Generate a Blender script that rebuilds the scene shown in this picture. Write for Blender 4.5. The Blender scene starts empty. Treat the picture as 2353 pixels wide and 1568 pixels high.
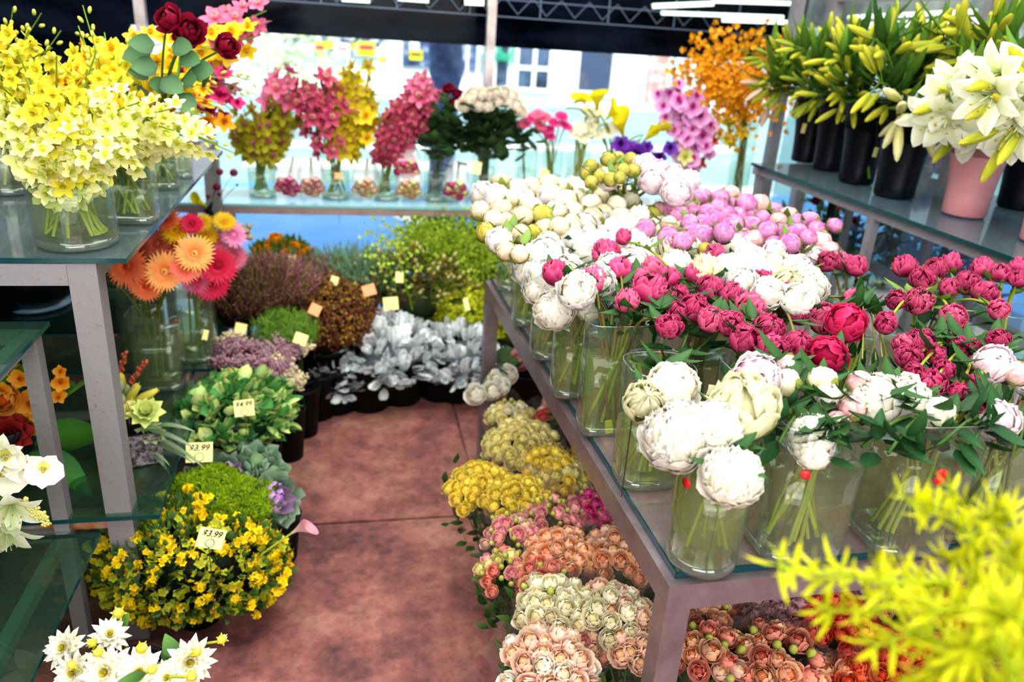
import bpy, math, random
import numpy as np
from mathutils import Vector, Matrix
PI = math.pi
rng = random.Random(7)
nr = np.random.default_rng(5)
C = bpy.context.scene.collection

# ------------------------------------------------------------------ camera
FPX, CX, CY, EYE = 1806.0, 1176.5, 784.0, 1.6
_v = Vector((800-CX, 20-CY, FPX)).normalized()
_d = Vector((880-CX, 5200-CY, FPX)).normalized()
_z = -_d
_y = (_v - _v.dot(_z)*_z).normalized()
_x = _y.cross(_z)
RW = Matrix((_x, _y, _z))            # world = RW @ (right, down, forward)
def ray(px, py): return RW @ Vector(((px-CX)/FPX, (py-CY)/FPX, 1))
def at(px, py, z):
    d = ray(px, py); t = (z-EYE)/d.z
    return Vector((d.x*t, d.y*t, z))
def aty(px, py, y):
    d = ray(px, py); t = y/d.y
    return Vector((d.x*t, y, EYE+d.z*t))
def depth(p): return (RW.transposed() @ (Vector(p)-Vector((0, 0, EYE)))).z
cam_d = bpy.data.cameras.new('camera'); cam = bpy.data.objects.new('camera', cam_d); C.objects.link(cam)
_M = Matrix((RW @ Vector((1, 0, 0)), RW @ Vector((0, -1, 0)), RW @ Vector((0, 0, -1)))).transposed().to_4x4()
_M.translation = (0, 0, EYE)
cam.matrix_world = _M
cam_d.sensor_width = 36; cam_d.lens = FPX/2353*36; cam_d.clip_start = .05; cam_d.clip_end = 200
cam_d.dof.use_dof = True; cam_d.dof.focus_distance = 1.55; cam_d.dof.aperture_fstop = 2.5
bpy.context.scene.camera = cam

# ------------------------------------------------------------------ colour and materials
def lin(h):
    if isinstance(h, str):
        h = h.lstrip('#'); r = [int(h[i:i+2], 16)/255 for i in (0, 2, 4)]
    else: r = h
    return np.array([c/12.92 if c <= .04045 else ((c+.055)/1.055)**2.4 for c in r])
def newmat(name):
    m = bpy.data.materials.new(name); m.use_nodes = True
    nt = m.node_tree; nt.nodes.clear()
    o = nt.nodes.new('ShaderNodeOutputMaterial')
    return m, nt, o
def N(nt, t, **k):
    n = nt.nodes.new(t)
    for a, b in k.items():
        if a.startswith('_'): setattr(n, a[1:], b)
        else: n.inputs[a.replace('__', ' ')].default_value = b
    return n
def attr_mat(name, rough, trans, spec=.3, coat=0, var=.12):
    m, nt, o = newmat(name); L = nt.links.new
    a = N(nt, 'ShaderNodeAttribute', _attribute_name='Col')
    oi = N(nt, 'ShaderNodeObjectInfo')
    mr = N(nt, 'ShaderNodeMapRange'); mr.inputs[3].default_value = 1-var; mr.inputs[4].default_value = 1+var*.6
    L(oi.outputs['Random'], mr.inputs[0])
    hs = N(nt, 'ShaderNodeHueSaturation'); L(a.outputs['Color'], hs.inputs['Color']); L(mr.outputs[0], hs.inputs['Value'])
    p = N(nt, 'ShaderNodeBsdfPrincipled', Roughness=rough); p.inputs['Specular IOR Level'].default_value = spec
    L(hs.outputs[0], p.inputs['Base Color'])
    t = N(nt, 'ShaderNodeBsdfTranslucent'); L(hs.outputs[0], t.inputs[0])
    mx = N(nt, 'ShaderNodeMixShader'); mx.inputs[0].default_value = trans
    L(p.outputs[0], mx.inputs[1]); L(t.outputs[0], mx.inputs[2]); L(mx.outputs[0], o.inputs[0])
    return m
PETAL = attr_mat('petal', .55, .32, .25)
LEAF = attr_mat('leaf', .5, .14, .25)
def solid(name, col, rough=.5, metal=0, spec=.5, noise=None, col2=None, scale=8, bump=0, thr=(.4, .7)):
    m, nt, o = newmat(name); L = nt.links.new
    p = N(nt, 'ShaderNodeBsdfPrincipled', Roughness=rough, Metallic=metal); p.inputs['Specular IOR Level'].default_value = spec
    c = lin(col); p.inputs['Base Color'].default_value = (*c, 1)
    if col2 is not None:
        tc = N(nt, 'ShaderNodeTexCoord'); n = N(nt, 'ShaderNodeTexNoise', Scale=scale, Detail=8, Roughness=.65)
        L(tc.outputs['Object'], n.inputs['Vector'])
        r = N(nt, 'ShaderNodeValToRGB'); r.color_ramp.elements[0].position = thr[0]; r.color_ramp.elements[1].position = thr[1]
        r.color_ramp.elements[0].color = (*c, 1); r.color_ramp.elements[1].color = (*lin(col2), 1)
        L(n.outputs[0], r.inputs[0]); L(r.outputs[0], p.inputs['Base Color'])
        if bump:
            b = N(nt, 'ShaderNodeBump', Strength=bump, Distance=.01); L(n.outputs[0], b.inputs['Height']); L(b.outputs[0], p.inputs['Normal'])
    L(p.outputs[0], o.inputs[0])
    return m
def clear(name, tint, refl=.12, rough=.02, diff=0, dcol='#ffffff', ior=1.45, wr=0):
    """thin clear sheet: tinted see-through with a fresnel reflection, and some haze"""
    m, nt, o = newmat(name); L = nt.links.new
    t = N(nt, 'ShaderNodeBsdfTransparent'); t.inputs[0].default_value = (*lin(tint), 1)
    g = N(nt, 'ShaderNodeBsdfGlossy', Roughness=rough)
    f = N(nt, 'ShaderNodeFresnel', IOR=ior)
    a0 = N(nt, 'ShaderNodeMath', _operation='ADD', _use_clamp=True); a0.inputs[1].default_value = refl; L(f.outputs[0], a0.inputs[0])
    ge = N(nt, 'ShaderNodeNewGeometry'); iv = N(nt, 'ShaderNodeMath', _operation='SUBTRACT'); iv.inputs[0].default_value = 1; L(ge.outputs['Backfacing'], iv.inputs[1])
    ad = N(nt, 'ShaderNodeMath', _operation='MULTIPLY'); L(a0.outputs[0], ad.inputs[0]); L(iv.outputs[0], ad.inputs[1])
    mx = N(nt, 'ShaderNodeMixShader'); L(ad.outputs[0], mx.inputs[0]); L(t.outputs[0], mx.inputs[1]); L(g.outputs[0], mx.inputs[2])
    last = mx
    if wr:
        tc = N(nt, 'ShaderNodeTexCoord'); n = N(nt, 'ShaderNodeTexNoise', Scale=wr, Detail=3); L(tc.outputs['Object'], n.inputs['Vector'])
        b = N(nt, 'ShaderNodeBump', Strength=.6, Distance=.02); L(n.outputs[0], b.inputs['Height'])
        L(b.outputs[0], g.inputs['Normal']); L(b.outputs[0], f.inputs['Normal'])
    if diff:
        d = N(nt, 'ShaderNodeBsdfDiffuse'); d.inputs[0].default_value = (*lin(dcol), 1)
        m2 = N(nt, 'ShaderNodeMixShader'); m2.inputs[0].default_value = diff
        L(mx.outputs[0], m2.inputs[1]); L(d.outputs[0], m2.inputs[2]); last = m2
    L(last.outputs[0], o.inputs[0])
    return m
def emis(name, col, s):
    m, nt, o = newmat(name)
    e = N(nt, 'ShaderNodeEmission', Strength=s); e.inputs[0].default_value = (*lin(col), 1)
    nt.links.new(e.outputs[0], o.inputs[0]); return m
VGLASS = clear('vase glass', '#f2f7f2', .04, .03, .03, '#f4faf4')
RIMG = clear('thick glass rim', '#dfe8e2', .12, .05, .07, '#e8f0ea')
WATER = clear('vase water', '#eaf0d8', .02, .03, .045, '#dce8b0')
WATERG = clear('cloudy vase water', '#dfe8bc', .02, .03, .11, '#c8d488')
SHEET = clear('glass shelf', '#c4dccc', .03, .03, .05, '#7fa898')
SHEETB = clear('blue glass shelf', '#9cb4b8', .16, .06, .34, '#74868c')  # grey-teal surface reflection mixed in as diffuse colour
SHEETF = clear('glass table top', '#e2e2de', .05, .05, .18, '#c8b8ba')
SHEETC = clear('far glass shelf', '#dcf8f8', .10, .05, .3, '#d8fafa')  # reflected bright sky mixed in as a pale diffuse colour
GEDGE = solid('glass edge', '#0d3f45', .15, 0, .8)
GEDGEL = solid('pale glass edge', '#7fb9b9', .2, 0, .8)
FILM = clear('clear wrapping film', '#fffcfa', .0, .16, .03, '#f8ece6', ior=1.22, wr=9)
STEEL = solid('painted grey steel', '#8f8c92', .42, .25, .5, col2='#7a7378', scale=30, thr=(.5, .75), bump=.1)
RUST = solid('rust-specked steel', '#8b878c', .5, .2, .4, col2='#7a4834', scale=55, thr=(.62, .74), bump=.15)
RUSTB = solid('rusty rail', '#a89a94', .6, .1, .3, col2='#a8622c', scale=12, thr=(.4, .6), bump=.15)
BRUSH = solid('brushed steel', '#9a8f96', .33, .6, .5, col2='#7d6a70', scale=14, thr=(.35, .8))
POLE = solid('pale pole', '#c9c2c4', .4, .35, .5, col2='#9a8a86', scale=12)
POLEB = solid('brown metal pole', '#a08a86', .5, .3, .4, col2='#8a7470', scale=12)
BLACK = solid('black plastic', '#060712', .4, 0, .35)
BPOT = solid('matt black pot', '#08080c', .6, 0, .25)
PINKB = solid('dusty pink plastic', '#c98f95', .45, 0, .4, col2='#bd8088', scale=5)
TAGY = solid('yellow card', '#efe79a', .6)
TAGO = solid('orange card', '#f0a878', .6)
TAGB = solid('bright yellow tag', '#f2ea2a', .5)
INK = solid('black ink', '#15130f', .7)
WIRE = solid('wire', '#6b6060', .35, .7)
REDS = solid('red sticker', '#e8202c', .5)
SLEEVE = clear('milky plastic sleeve', '#ffffff', .05, .1, .28, '#ffffff', ior=1.3, wr=20)
WATERC = clear('clear vase water', '#f4faf6', .01, .03, .02, '#e8f4ec')
WHITE = solid('white board', '#f4f6f8', .6)
STONE = solid('speckled stone', '#4c454b', .85, 0, .2, col2='#a79ca3', scale=90, thr=(.42, .6), bump=.6)

# ------------------------------------------------------------------ geometry kit:  G = (verts, quads, vertex colours)
def G_(V, F, Cc): return (np.asarray(V, float).reshape(-1, 3), np.asarray(F, int).reshape(-1, 4), np.asarray(Cc, float).reshape(-1, 3))
_fc = {}
def gridF(nu, nv, wrap=False):
    k = (nu, nv, wrap)
    if k not in _fc:
        F = []
        for j in range(nv-1):
            for i in range(nu if wrap else nu-1):
                a = j*nu+i; b = j*nu+(i+1) % nu
                F.append((a, b, b+nu, a+nu))
        _fc[k] = np.array(F)
    return _fc[k]
def lerpc(c0, c1, t): return c0[None]*(1-t[:, None])+c1[None]*t[:, None]
def petal(L, W, c0, c1, curl=.3, cup=.2, ruf=0, p=.75, q=.6, base=.15, nu=4, nv=5, mid=None):
    """a petal or leaf along +Y from the origin, face up +Z"""
    v = np.linspace(0, 1, nv); u = np.linspace(-1, 1, nu)
    w = W/2*(base*(1-v)+np.clip(np.sin(PI*np.clip(v, 0, 1)**p), 0, 1)**q); w[-1] = W*.03
    ph = curl*v; dl = L/(nv-1)
    y = np.concatenate([[0], np.cumsum(np.cos(ph[:-1]))*dl]); z = np.concatenate([[0], np.cumsum(np.sin(ph[:-1]))*dl])
    U, Vv = np.meshgrid(u, v)
    X = U*w[:, None]; Y = y[:, None]+0*U; f = rng.random()*6
    Z = z[:, None]+cup*np.abs(U)**1.5*w[:, None]+ruf*W*np.sin(3.5*U+f+3*Vv)*Vv**2
    t = Vv.ravel()
    cc = lerpc(lin(c0), lin(c1), t)
    if mid is not None:
        k = (1-np.abs(U.ravel()))**2*.6; cc = cc*(1-k[:, None])+lin(mid)[None]*k[:, None]
    return G_(np.stack([X, Y, Z], -1), gridF(nu, nv), cc)
def sph(az, hw, t1, r0, r1, c0, c1, ruf=.03, t0=.15, nu=5, nv=6, zs=1., edge=None):
    """cupped petal lying on a sphere; polar angle from the bottom (t0) to the tip (t1)"""
    U, V = np.meshgrid(np.linspace(-1, 1, nu), np.linspace(0, 1, nv))
    T = t0+(t1-t0)*V*(1-.16*U**2)
    wd = hw*(.45+.55*np.sin(PI*np.clip(V*.8+.12, 0, 1)))
    A = az+U*wd/np.clip(np.sin(np.clip(T, 0, PI)), .35, 1)
    f = rng.random()*6
    Rr = r0+(r1-r0)*V**1.6+ruf*np.sin(4*U+f)*V**2+ruf*.6*np.sin(9*U+f*2)*V**3
    S = np.sin(T)*Rr
    P = np.stack([S*np.cos(A), S*np.sin(A), -np.cos(T)*Rr*zs], -1)
    t = V.ravel()**1.3
    cc = lerpc(lin(c0), lin(c1), t)
    if edge is not None:
        k = np.clip((np.abs(U.ravel())**3*.6+V.ravel()**4*.7), 0, 1); cc = cc*(1-k[:, None])+lin(edge)[None]*k[:, None]
    cc = cc*(1+.16*(rng.random()-.6))
    return G_(P, gridF(nu, nv), cc)
def ball(r, c, n=8, m=6, sc=(1, 1, 1), c2=None, loc=(0, 0, 0), bump=0):
    th = np.linspace(.04, PI-.04, m); ph = np.linspace(0, 2*PI, n, endpoint=False)
    T, P = np.meshgrid(th, ph, indexing='ij')
    R = r*(1+bump*nr.standard_normal(T.shape))
    X = np.stack([R*np.sin(T)*np.cos(P)*sc[0]+loc[0], R*np.sin(T)*np.sin(P)*sc[1]+loc[1], -R*np.cos(T)*sc[2]+loc[2]], -1)
    cc = lerpc(lin(c), lin(c2 or c), (T.ravel()/PI))
    return G_(X, gridF(n, m, True), cc)
def tube(pts, rad, c, c2=None, n=5):
    pts = [Vector(p) for p in pts]; k = len(pts)
    rad = rad if hasattr(rad, '__len__') else [rad]*k
    V = []; T = None
    up = Vector((.13, .31, .94))
    for i, p in enumerate(pts):
        t = (pts[min(i+1, k-1)]-pts[max(i-1, 0)])
        t = t.normalized() if t.length > 1e-9 else Vector((0, 0, 1))
        a = t.cross(up if abs(t.dot(up)) < .97 else Vector((1, 0, 0))).normalized(); b = t.cross(a)
        for j in range(n):
            q = 2*PI*j/n; V.append(p+(a*math.cos(q)+b*math.sin(q))*rad[i])
    cc = lerpc(lin(c), lin(c2 or c), np.repeat(np.linspace(0, 1, k), n))
    return G_([tuple(v) for v in V], gridF(n, k, True), cc)
def lathe(prof, c, n=24, sx=1, sy=1, c2=None, sq=0, closed=False):
    """profile [(r, z)]; sq>0 squares the section off"""
    ph = np.linspace(0, 2*PI, n, endpoint=False)+PI/n
    k = 1.0
    if sq:
        e = 1+sq*3; k = (np.abs(np.cos(ph))**(2*e)+np.abs(np.sin(ph))**(2*e))**(-1/(2*e))
    V = [np.stack([r*np.cos(ph)*k*sx, r*np.sin(ph)*k*sy, np.full(n, z)], -1) for r, z in prof]
    m = len(prof)
    return G_(np.stack(V), gridF(n, m, True), lerpc(lin(c), lin(c2 or c), np.repeat(np.linspace(0, 1, m), n)))
def box(x0, x1, y0, y1, z0, z1, c='#ffffff'):
    V = [(x, y, z) for z in (z0, z1) for y in (y0, y1) for x in (x0, x1)]
    F = [(0, 2, 3, 1), (4, 5, 7, 6), (0, 1, 5, 4), (2, 6, 7, 3), (0, 4, 6, 2), (1, 3, 7, 5)]
    return G_(V, F, np.tile(lin(c), (8, 1)))
def xf(G, M, tint=None):
    A = np.array(M); V = G[0]@A[:3, :3].T+A[:3, 3]
    return (V, G[1], G[2] if tint is None else G[2]*tint)
def join(gs):
    V, F, Cc, o = [], [], [], 0
    for g in gs:
        V.append(g[0]); F.append(g[1]+o); Cc.append(g[2]); o += len(g[0])
    return (np.concatenate(V), np.concatenate(F), np.concatenate(Cc))
def mesh(name, G, mat, smooth=True):
    V, F, Cc = G
    me = bpy.data.meshes.new(name); n, f = len(V), len(F)
    me.vertices.add(n); me.vertices.foreach_set('co', V.astype(np.float32).ravel())
    me.loops.add(f*4); me.loops.foreach_set('vertex_index', F.astype(np.int32).ravel())
    me.polygons.add(f); me.polygons.foreach_set('loop_start', np.arange(0, f*4, 4, dtype=np.int32))
    me.polygons.foreach_set('use_smooth', np.full(f, smooth))
    me.update(calc_edges=True)
    ca = me.color_attributes.new('Col', 'FLOAT_COLOR', 'POINT')
    ca.data.foreach_set('color', np.concatenate([np.clip(Cc, 0, 1), np.ones((n, 1))], 1).astype(np.float32).ravel())
    if mat: me.materials.append(mat)
    return me
def aim(d, spin=None, s=1., loc=(0, 0, 0)):
    """matrix taking +Z to direction d"""
    q = Vector(d).normalized().to_track_quat('Z', 'Y')
    M = q.to_matrix().to_4x4() @ Matrix.Rotation(rng.random()*2*PI if spin is None else spin, 4, 'Z')
    S = Matrix.Diagonal((s, s, s, 1)) if not hasattr(s, '__len__') else Matrix.Diagonal((*s, 1))
    return Matrix.Translation(Vector(loc)) @ M @ S
def TR(loc=(0, 0, 0), rz=0, s=1.): return Matrix.Translation(Vector(loc)) @ Matrix.Rotation(rz, 4, 'Z') @ Matrix.Scale(s, 4)
def obj(name, data, parent=None, M=None, kind=None, label=None):
    o = bpy.data.objects.new(name, data); C.objects.link(o)
    if parent is not None: o.parent = parent
    if M is not None: o.matrix_basis = M
    if kind: o['kind'] = kind
    if label: o['label'] = label
    return o
def thing(name, label, cat, loc=(0, 0, 0), group=None, rz=0, data=None):
    o = obj(name, data, None, TR(loc, rz))
    o['label'] = label; o['category'] = cat
    if group: o['group'] = group
    return o
def part(name, G, mat, parent, M=None, kind=None, label=None, smooth=True):
    return obj(name, mesh(name, G, mat, smooth), parent, M, kind, label)
def struct(name, G, mat, smooth=False):
    return obj(name, mesh(name, G, mat, smooth), None, None, 'structure')
def rdir(up=0., a=None):
    a = rng.random()*2*PI if a is None else a; z = rng.uniform(up, 1); s = math.sqrt(max(0, 1-z*z))
    return Vector((s*math.cos(a), s*math.sin(a), z))
def curve(ps, k=8):
    """smooth path through points (Catmull-Rom)"""
    ps = [Vector(p) for p in ps]; q = [ps[0]*2-ps[1]]+ps+[ps[-1]*2-ps[-2]]; out = []
    for i in range(1, len(q)-2):
        for j in range(k):
            t = j/k; a, b, c, d = q[i-1:i+3]
            out.append(.5*((2*b)+(c-a)*t+(2*a-5*b+4*c-d)*t*t+(3*b-a-3*c+d)*t**3))
    return out+[ps[-1]]

def textmesh(body, size, mat, shear=0, off=0, ext=.0002):
    """lettering turned into an ordinary mesh"""
    cu = bpy.data.curves.new('lettering', 'FONT'); cu.body = body; cu.size = size; cu.align_x = 'CENTER'; cu.align_y = 'CENTER'; cu.extrude = ext; cu.shear = shear; cu.offset = off
    o = bpy.data.objects.new('lettering', cu); C.objects.link(o); bpy.context.view_layer.update()
    me = bpy.data.meshes.new_from_object(o.evaluated_get(bpy.context.evaluated_depsgraph_get())); bpy.data.objects.remove(o)
    me.materials.clear(); me.materials.append(mat); return me
# ------------------------------------------------------------------ flower heads (unit radius about 1, opening to +Z)
def sepals(c='#6f8a3a', n=4, t=1.2, r=1.04, hw=.42):
    return [sph(i*2*PI/n+rng.random()*.5, hw*rng.uniform(.7, 1.1), t*rng.uniform(.75, 1.15), r, r*1.02, c, '#8fa04a', .01, zs=.95) for i in range(n)]
def peony_bud(cb, ct, edge=None, sep='#8f9f4a', ns=4, tight=1.):
    g = [ball(.86, cb, 10, 7, c2=ct)]
    for k, (n, r, t1) in enumerate([(5, 1., 2.3), (5, .97, 2.6), (5, .93, 2.85)]):
        for i in range(n):
            g.append(sph(i*2*PI/n+k*.6+rng.random()*.3, .78, t1*rng.uniform(.93, 1.04), r*rng.uniform(.97, 1.03), r*rng.uniform(.9, .98)*tight, cb, ct, .025, edge=edge))
    g += sepals(sep, ns, 1.9, 1.07)
    return join(g)
def peony_half(cb, ct, edge, cin, ns=3):
    g = [ball(.7, cin, 10, 6, sc=(1, 1, .9))]
    for i in range(5): g.append(sph(i*1.257+rng.random()*.3, .85, rng.uniform(1.7, 2.2), 1., rng.uniform(1.0, 1.14), cb, ct, .07, nu=7, nv=6, edge=edge))
    for i in range(6): g.append(sph(i*1.05+rng.random()*.4, .6, rng.uniform(2.1, 2.45), .95, rng.uniform(.9, 1.04), cb, ct, .09, nu=7, edge=edge))
    for i in range(34):
        a = rng.random()*2*PI; t = rng.uniform(2.1, 3.35)
        g.append(sph(a, rng.uniform(.16, .32), t, .78, rng.uniform(.86, 1.05), cin, ct, .13, t0=1.5, nu=6, nv=5, edge=edge))
    g += sepals('#7f8a4a', ns, 1.25, 1.06, .36)
    return join(g)
def peony_open(cb, ct, edge, cin, spread=1.3, nin=44, outer=9, fr=.06, pw=(.3, .55)):
    g = [ball(.8, cin, 12, 8, sc=(1, 1, .92))]
    for i in range(outer): g.append(sph(i*2*PI/outer+rng.random()*.3, .8, rng.uniform(1.35, 1.8), .95, rng.uniform(spread*.85, spread*1.0), cb, ct, .05, nu=7, edge=edge))
    for i in range(10): g.append(sph(i*.63+rng.random()*.4, .6, rng.uniform(1.8, 2.2), .92, rng.uniform(.98, 1.1), cb, ct, .05, nu=7, edge=edge))
    for i in range(nin):
        a = rng.random()*2*PI; t = rng.uniform(1.9, 3.4)
        g.append(sph(a, rng.uniform(*pw), t, .84, rng.uniform(.9, 1.06), cin, ct, fr, t0=max(.9, t-1.1), nu=6, nv=5, edge=edge))
    return join(g)
def rose_head(cb, ct, cin, openn=1., sep=True):
    g = [ball(.5, cin, 8, 5, sc=(1, 1, 1.1))]
    for k, (n, r, t1, fl, w) in enumerate([(5, .95, 1.75, 1.18*openn, .85), (5, .86, 2.1, 1.0, .75), (4, .74, 2.35, .8, .85), (4, .6, 2.5, .62, .9), (3, .45, 2.65, .45, 1.1), (3, .3, 2.7, .32, 1.2)]):
        for i in range(n):
            cc0 = cb if k < 3 else cin
            g.append(sph(i*2*PI/n+k*.7+rng.random()*.25, w, t1, r, r*fl/r if k == 0 else r*rng.uniform(.96, 1.06), cc0, ct if k < 4 else cin, .03, nu=5, nv=5, zs=1+.16*k))
    if sep: g += sepals('#6f9a35', 5, 1.1, 1.0, .2)
    return join(g)
def star_flower(n, L, W, c0, c1, rows=2, elev=(.1, .35), p=.9, q=.6, curl=.1, ruf=.03, cup=.15, disc=None, dr=.25, mid=None, nv=4):
    g = []
    for k in range(rows):
        e = elev[0]+(elev[1]-elev[0])*k/max(1, rows-1)
        for i in range(n):
            pt = petal(L*(1-.16*k)*rng.uniform(.93, 1.05), W, c0, c1, curl, cup, ruf, p, q, .25, 3 if W < .3 else 4, nv, mid)
            M = Matrix.Rotation((i+.5*k)*2*PI/n+rng.random()*.1, 4, 'Z') @ Matrix.Translation((0, .08, .02*k)) @ Matrix.Rotation(e+rng.uniform(-.07, .07), 4, 'X')
            g.append(xf(pt, M))
    if disc:
        g.append(ball(dr, disc[0], 12, 6, sc=(1, 1, .4), c2=disc[1], loc=(0, 0, .03), bump=.06))
        if len(disc) > 2:
            g.append(ball(dr*.5, disc[2], 8, 5, sc=(1, 1, .5), loc=(0, 0, .08*dr/.25), bump=.05))
    return join(g)
def gerbera(c0, c1, eye, ring=None):
    r = ring or c0
    g = star_flower(30, 1., .16, c0, c1, 2, (.06, .22), 1.1, .3, .02, .02, .1, (r, r, eye), .2)
    h = [xf(petal(.34, .07, c0, c1, .4, nv=3, nu=3), Matrix.Rotation(i*2*PI/22, 4, 'Z') @ Matrix.Translation((0, .17, .05)) @ Matrix.Rotation(.6, 4, 'X')) for i in range(22)]
    return join([g]+h+[ball(.16, '#6f8a3a', 8, 5, sc=(1, 1, .8), loc=(0, 0, -.1))])
def dahlia(cb, ct, eye):
    g = []
    for k, (n, L, e) in enumerate([(12, 1., .02), (12, .88, .3), (10, .7, .6), (9, .45, .95), (7, .28, 1.25)]):
        for i in range(n):
            g.append(xf(petal(L*rng.uniform(.9, 1.08), .34 if k < 3 else .2, cb if k < 3 else eye, ct if k < 4 else eye, .12, .35, .02, .85, .62, .2, 4, 5),
                        Matrix.Rotation((i+.5*(k % 2))*2*PI/n+rng.random()*.15, 4, 'Z') @ Matrix.Translation((0, .05, .04*k)) @ Matrix.Rotation(e, 4, 'X')))
    g.append(ball(.2, eye, 8, 5, sc=(1, 1, .6), loc=(0, 0, .05)))
    return join(g)
def orchid(cs, ct, lipc, lipt, W=.5, L=1., pw=None, cup=.2, curl=.25, mid=None, q=.42):
    g = []; pw = pw or W
    for i, (a, w) in enumerate([(0, W), (2*PI*.2, pw), (-2*PI*.2, pw), (2*PI*.4, W), (-2*PI*.4, W)]):
        g.append(xf(petal(L*rng.uniform(.92, 1.05), w*1.2, cs, ct, curl*rng.uniform(.4, 1.5), cup, .04, .95, q, .25, 4, 5, mid),
                    Matrix.Rotation(a+rng.uniform(-.08, .08), 4, 'Z') @ Matrix.Rotation(.12+rng.random()*.2, 4, 'X')))
    for s in (-1, 1): g.append(xf(petal(.45, .35, lipc, lipt, .9, .3, .05, .8, .6, .3, 4, 4), Matrix.Rotation(PI+s*.45, 4, 'Z') @ Matrix.Translation((0, .02, .08)) @ Matrix.Rotation(.8, 4, 'X')))
    g.append(xf(petal(.5, .42, lipc, lipt, -.5, .35, .06, .8, .5, .4, 4, 4), Matrix.Rotation(PI, 4, 'Z') @ Matrix.Translation((0, .04, .12)) @ Matrix.Rotation(.5, 4, 'X')))
    g.append(ball(.11, lipt, 6, 5, sc=(1, 1, 1.6), loc=(0, .03, .2)))
    return join(g)
def lily_open(c0, c1, mid):
    g = []
    for i in range(6):
        g.append(xf(petal(1.15, .5 if i % 2 else .38, c0, c1, 1.5, .25, .06, .75, .65, .3, 5, 8, mid),
                    Matrix.Rotation(i*PI/3, 4, 'Z') @ Matrix.Translation((0, .04, 0)) @ Matrix.Rotation(1.25, 4, 'X') @ Matrix.Rotation(PI, 4, 'Y')))
    for i in range(6):
        a = i*PI/3+.3; e = (.24*math.cos(a), .24*math.sin(a), .75)
        g.append(tube([(0, 0, 0), (.1*math.cos(a), .1*math.sin(a), .4), e], .012, '#cfe0a0', n=4)); g.append(ball(.035, '#c8b870', 6, 4, sc=(1.6, .7, .6), loc=e))
    g.append(tube([(0, 0, 0), (0, 0, .85)], .02, '#d8e6b0', n=5))
    return join(g)
def lily_bud(c0, c1, c2='#e8e6a0'):
    g = [lathe([(.03, -1), (.14, -.8), (.2, -.4), (.24, .1), (.2, .55), (.1, .9), (.02, 1.02)], c0, 9, c2=c1)]
    for i in range(3):
        a = i*2*PI/3
        g.append(tube([(.15*math.cos(a), .15*math.sin(a), -.8), (.235*math.cos(a), .235*math.sin(a), 0), (.09*math.cos(a), .09*math.sin(a), .9)], .035, c1, c2, n=4))
    return join(g)
def calla(c0, c1, spad='#f0c020'):
    U, V = np.meshgrid(np.linspace(0, 1, 15), np.linspace(0, 1, 7))
    A = U*2*PI*1.02; R = .08+.42*V**1.8*(1+.5*np.cos(A-PI)*V); Z = V*1.1+.45*V**3*(np.cos(A-PI)*.5+.5)**2
    P = np.stack([R*np.cos(A)+.25*V**3*np.cos(PI)*(np.cos(A-PI)*.5+.5), R*np.sin(A), Z], -1)
    return join([G_(P, gridF(15, 7), lerpc(lin(c0), lin(c1), V.ravel())), tube([(0, 0, .1), (0, 0, .95)], [.06, .03], spad, n=6)])
def small_star(c, c2, eye, n=5, L=1., W=.7):
    return star_flower(n, L, W, c, c2, 1, (.2, .2), .8, .5, .2, .03, .1, (eye, eye), .2, nv=4)
def leafG(L, W, c0, c1, curl=.5, cup=.25, mid=None, nv=6, ruf=.02, p=.7, q=.8): return petal(L, W, c0, c1, curl, cup, ruf, p, q, .1, 4, nv, mid)

def variants(fn, n, nm, mat=None):
    return [mesh(nm, fn(), mat or PETAL) for _ in range(n)]
MG, MG2, MGE = '#b0184a', '#d8246a', '#f07aa6'
PRO = {}
PRO['magenta'] = variants(lambda: peony_half('#8c0a40', '#c8206a', '#e878a4', '#880a3c'), 5, 'magenta_peony') + variants(lambda: peony_half('#b81c54', '#da3a78', '#f498b8', '#b02454', 5), 2, 'magenta_peony_bud')
PRO['magopen'] = variants(lambda: peony_open('#b80f4c', '#e22a6c', '#f0558c', '#b01048', 1.2, 16, 8), 2, 'magenta_open')
PRO['pinkbud'] = variants(lambda: peony_bud('#b44a90', '#e080c0', '#f4c0e2', '#a0a840', 4), 4, 'pink_bud')
PRO['creambud'] = variants(lambda: peony_bud('#bcae50', '#f2e6c0', '#fbe8e0', '#a8a438', 6), 4, 'cream_bud') + variants(lambda: peony_half('#f2dfe0', '#fff4f2', '#ffffff', '#fbf0dc', 2), 2, 'blush_half')
PRO['greenbud'] = variants(lambda: peony_bud('#968e20', '#c4bc4c', '#dcd480', '#8a9428', 5), 3, 'green_bud')
PRO['whitebud'] = variants(lambda: peony_bud('#d8d078', '#f8f4e4', '#fbf8f0', '#98a040', 3), 3, 'white_bud')
PRO['white'] = variants(lambda: peony_open('#efe8c6', '#fffdf6', '#fffdf8', '#ece2b8', 1.2, 46), 4, 'white_open')
PRO['whitemid'] = variants(lambda: peony_open('#f2ecd0', '#ffffff', '#ffffff', '#f4eccc', 1.2, 34), 3, 'white_open_bright')
PRO['whitebig'] = variants(lambda: peony_open('#efe8c6', '#fffcf2', '#fffdf8', '#e8dcae', 1.22, 150, 10, .08, (.2, .36)), 2, 'white_full')
PRO['whitegreen'] = variants(lambda: peony_half('#c8c860', '#f6f4dc', '#f4f2d0', '#e8e4b8', 3), 2, 'white_half')
PRO['blush'] = variants(lambda: peony_open('#f2b8cc', '#fbe4ee', '#ffffff', '#f6cfdc', 1.15, 34), 3, 'blush_open')
PRO['blushbud'] = variants(lambda: peony_bud('#e8e0a0', '#fbeae4', '#e89ab0', '#b0b058', 4), 2, 'blush_bud')
PR = {}
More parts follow.
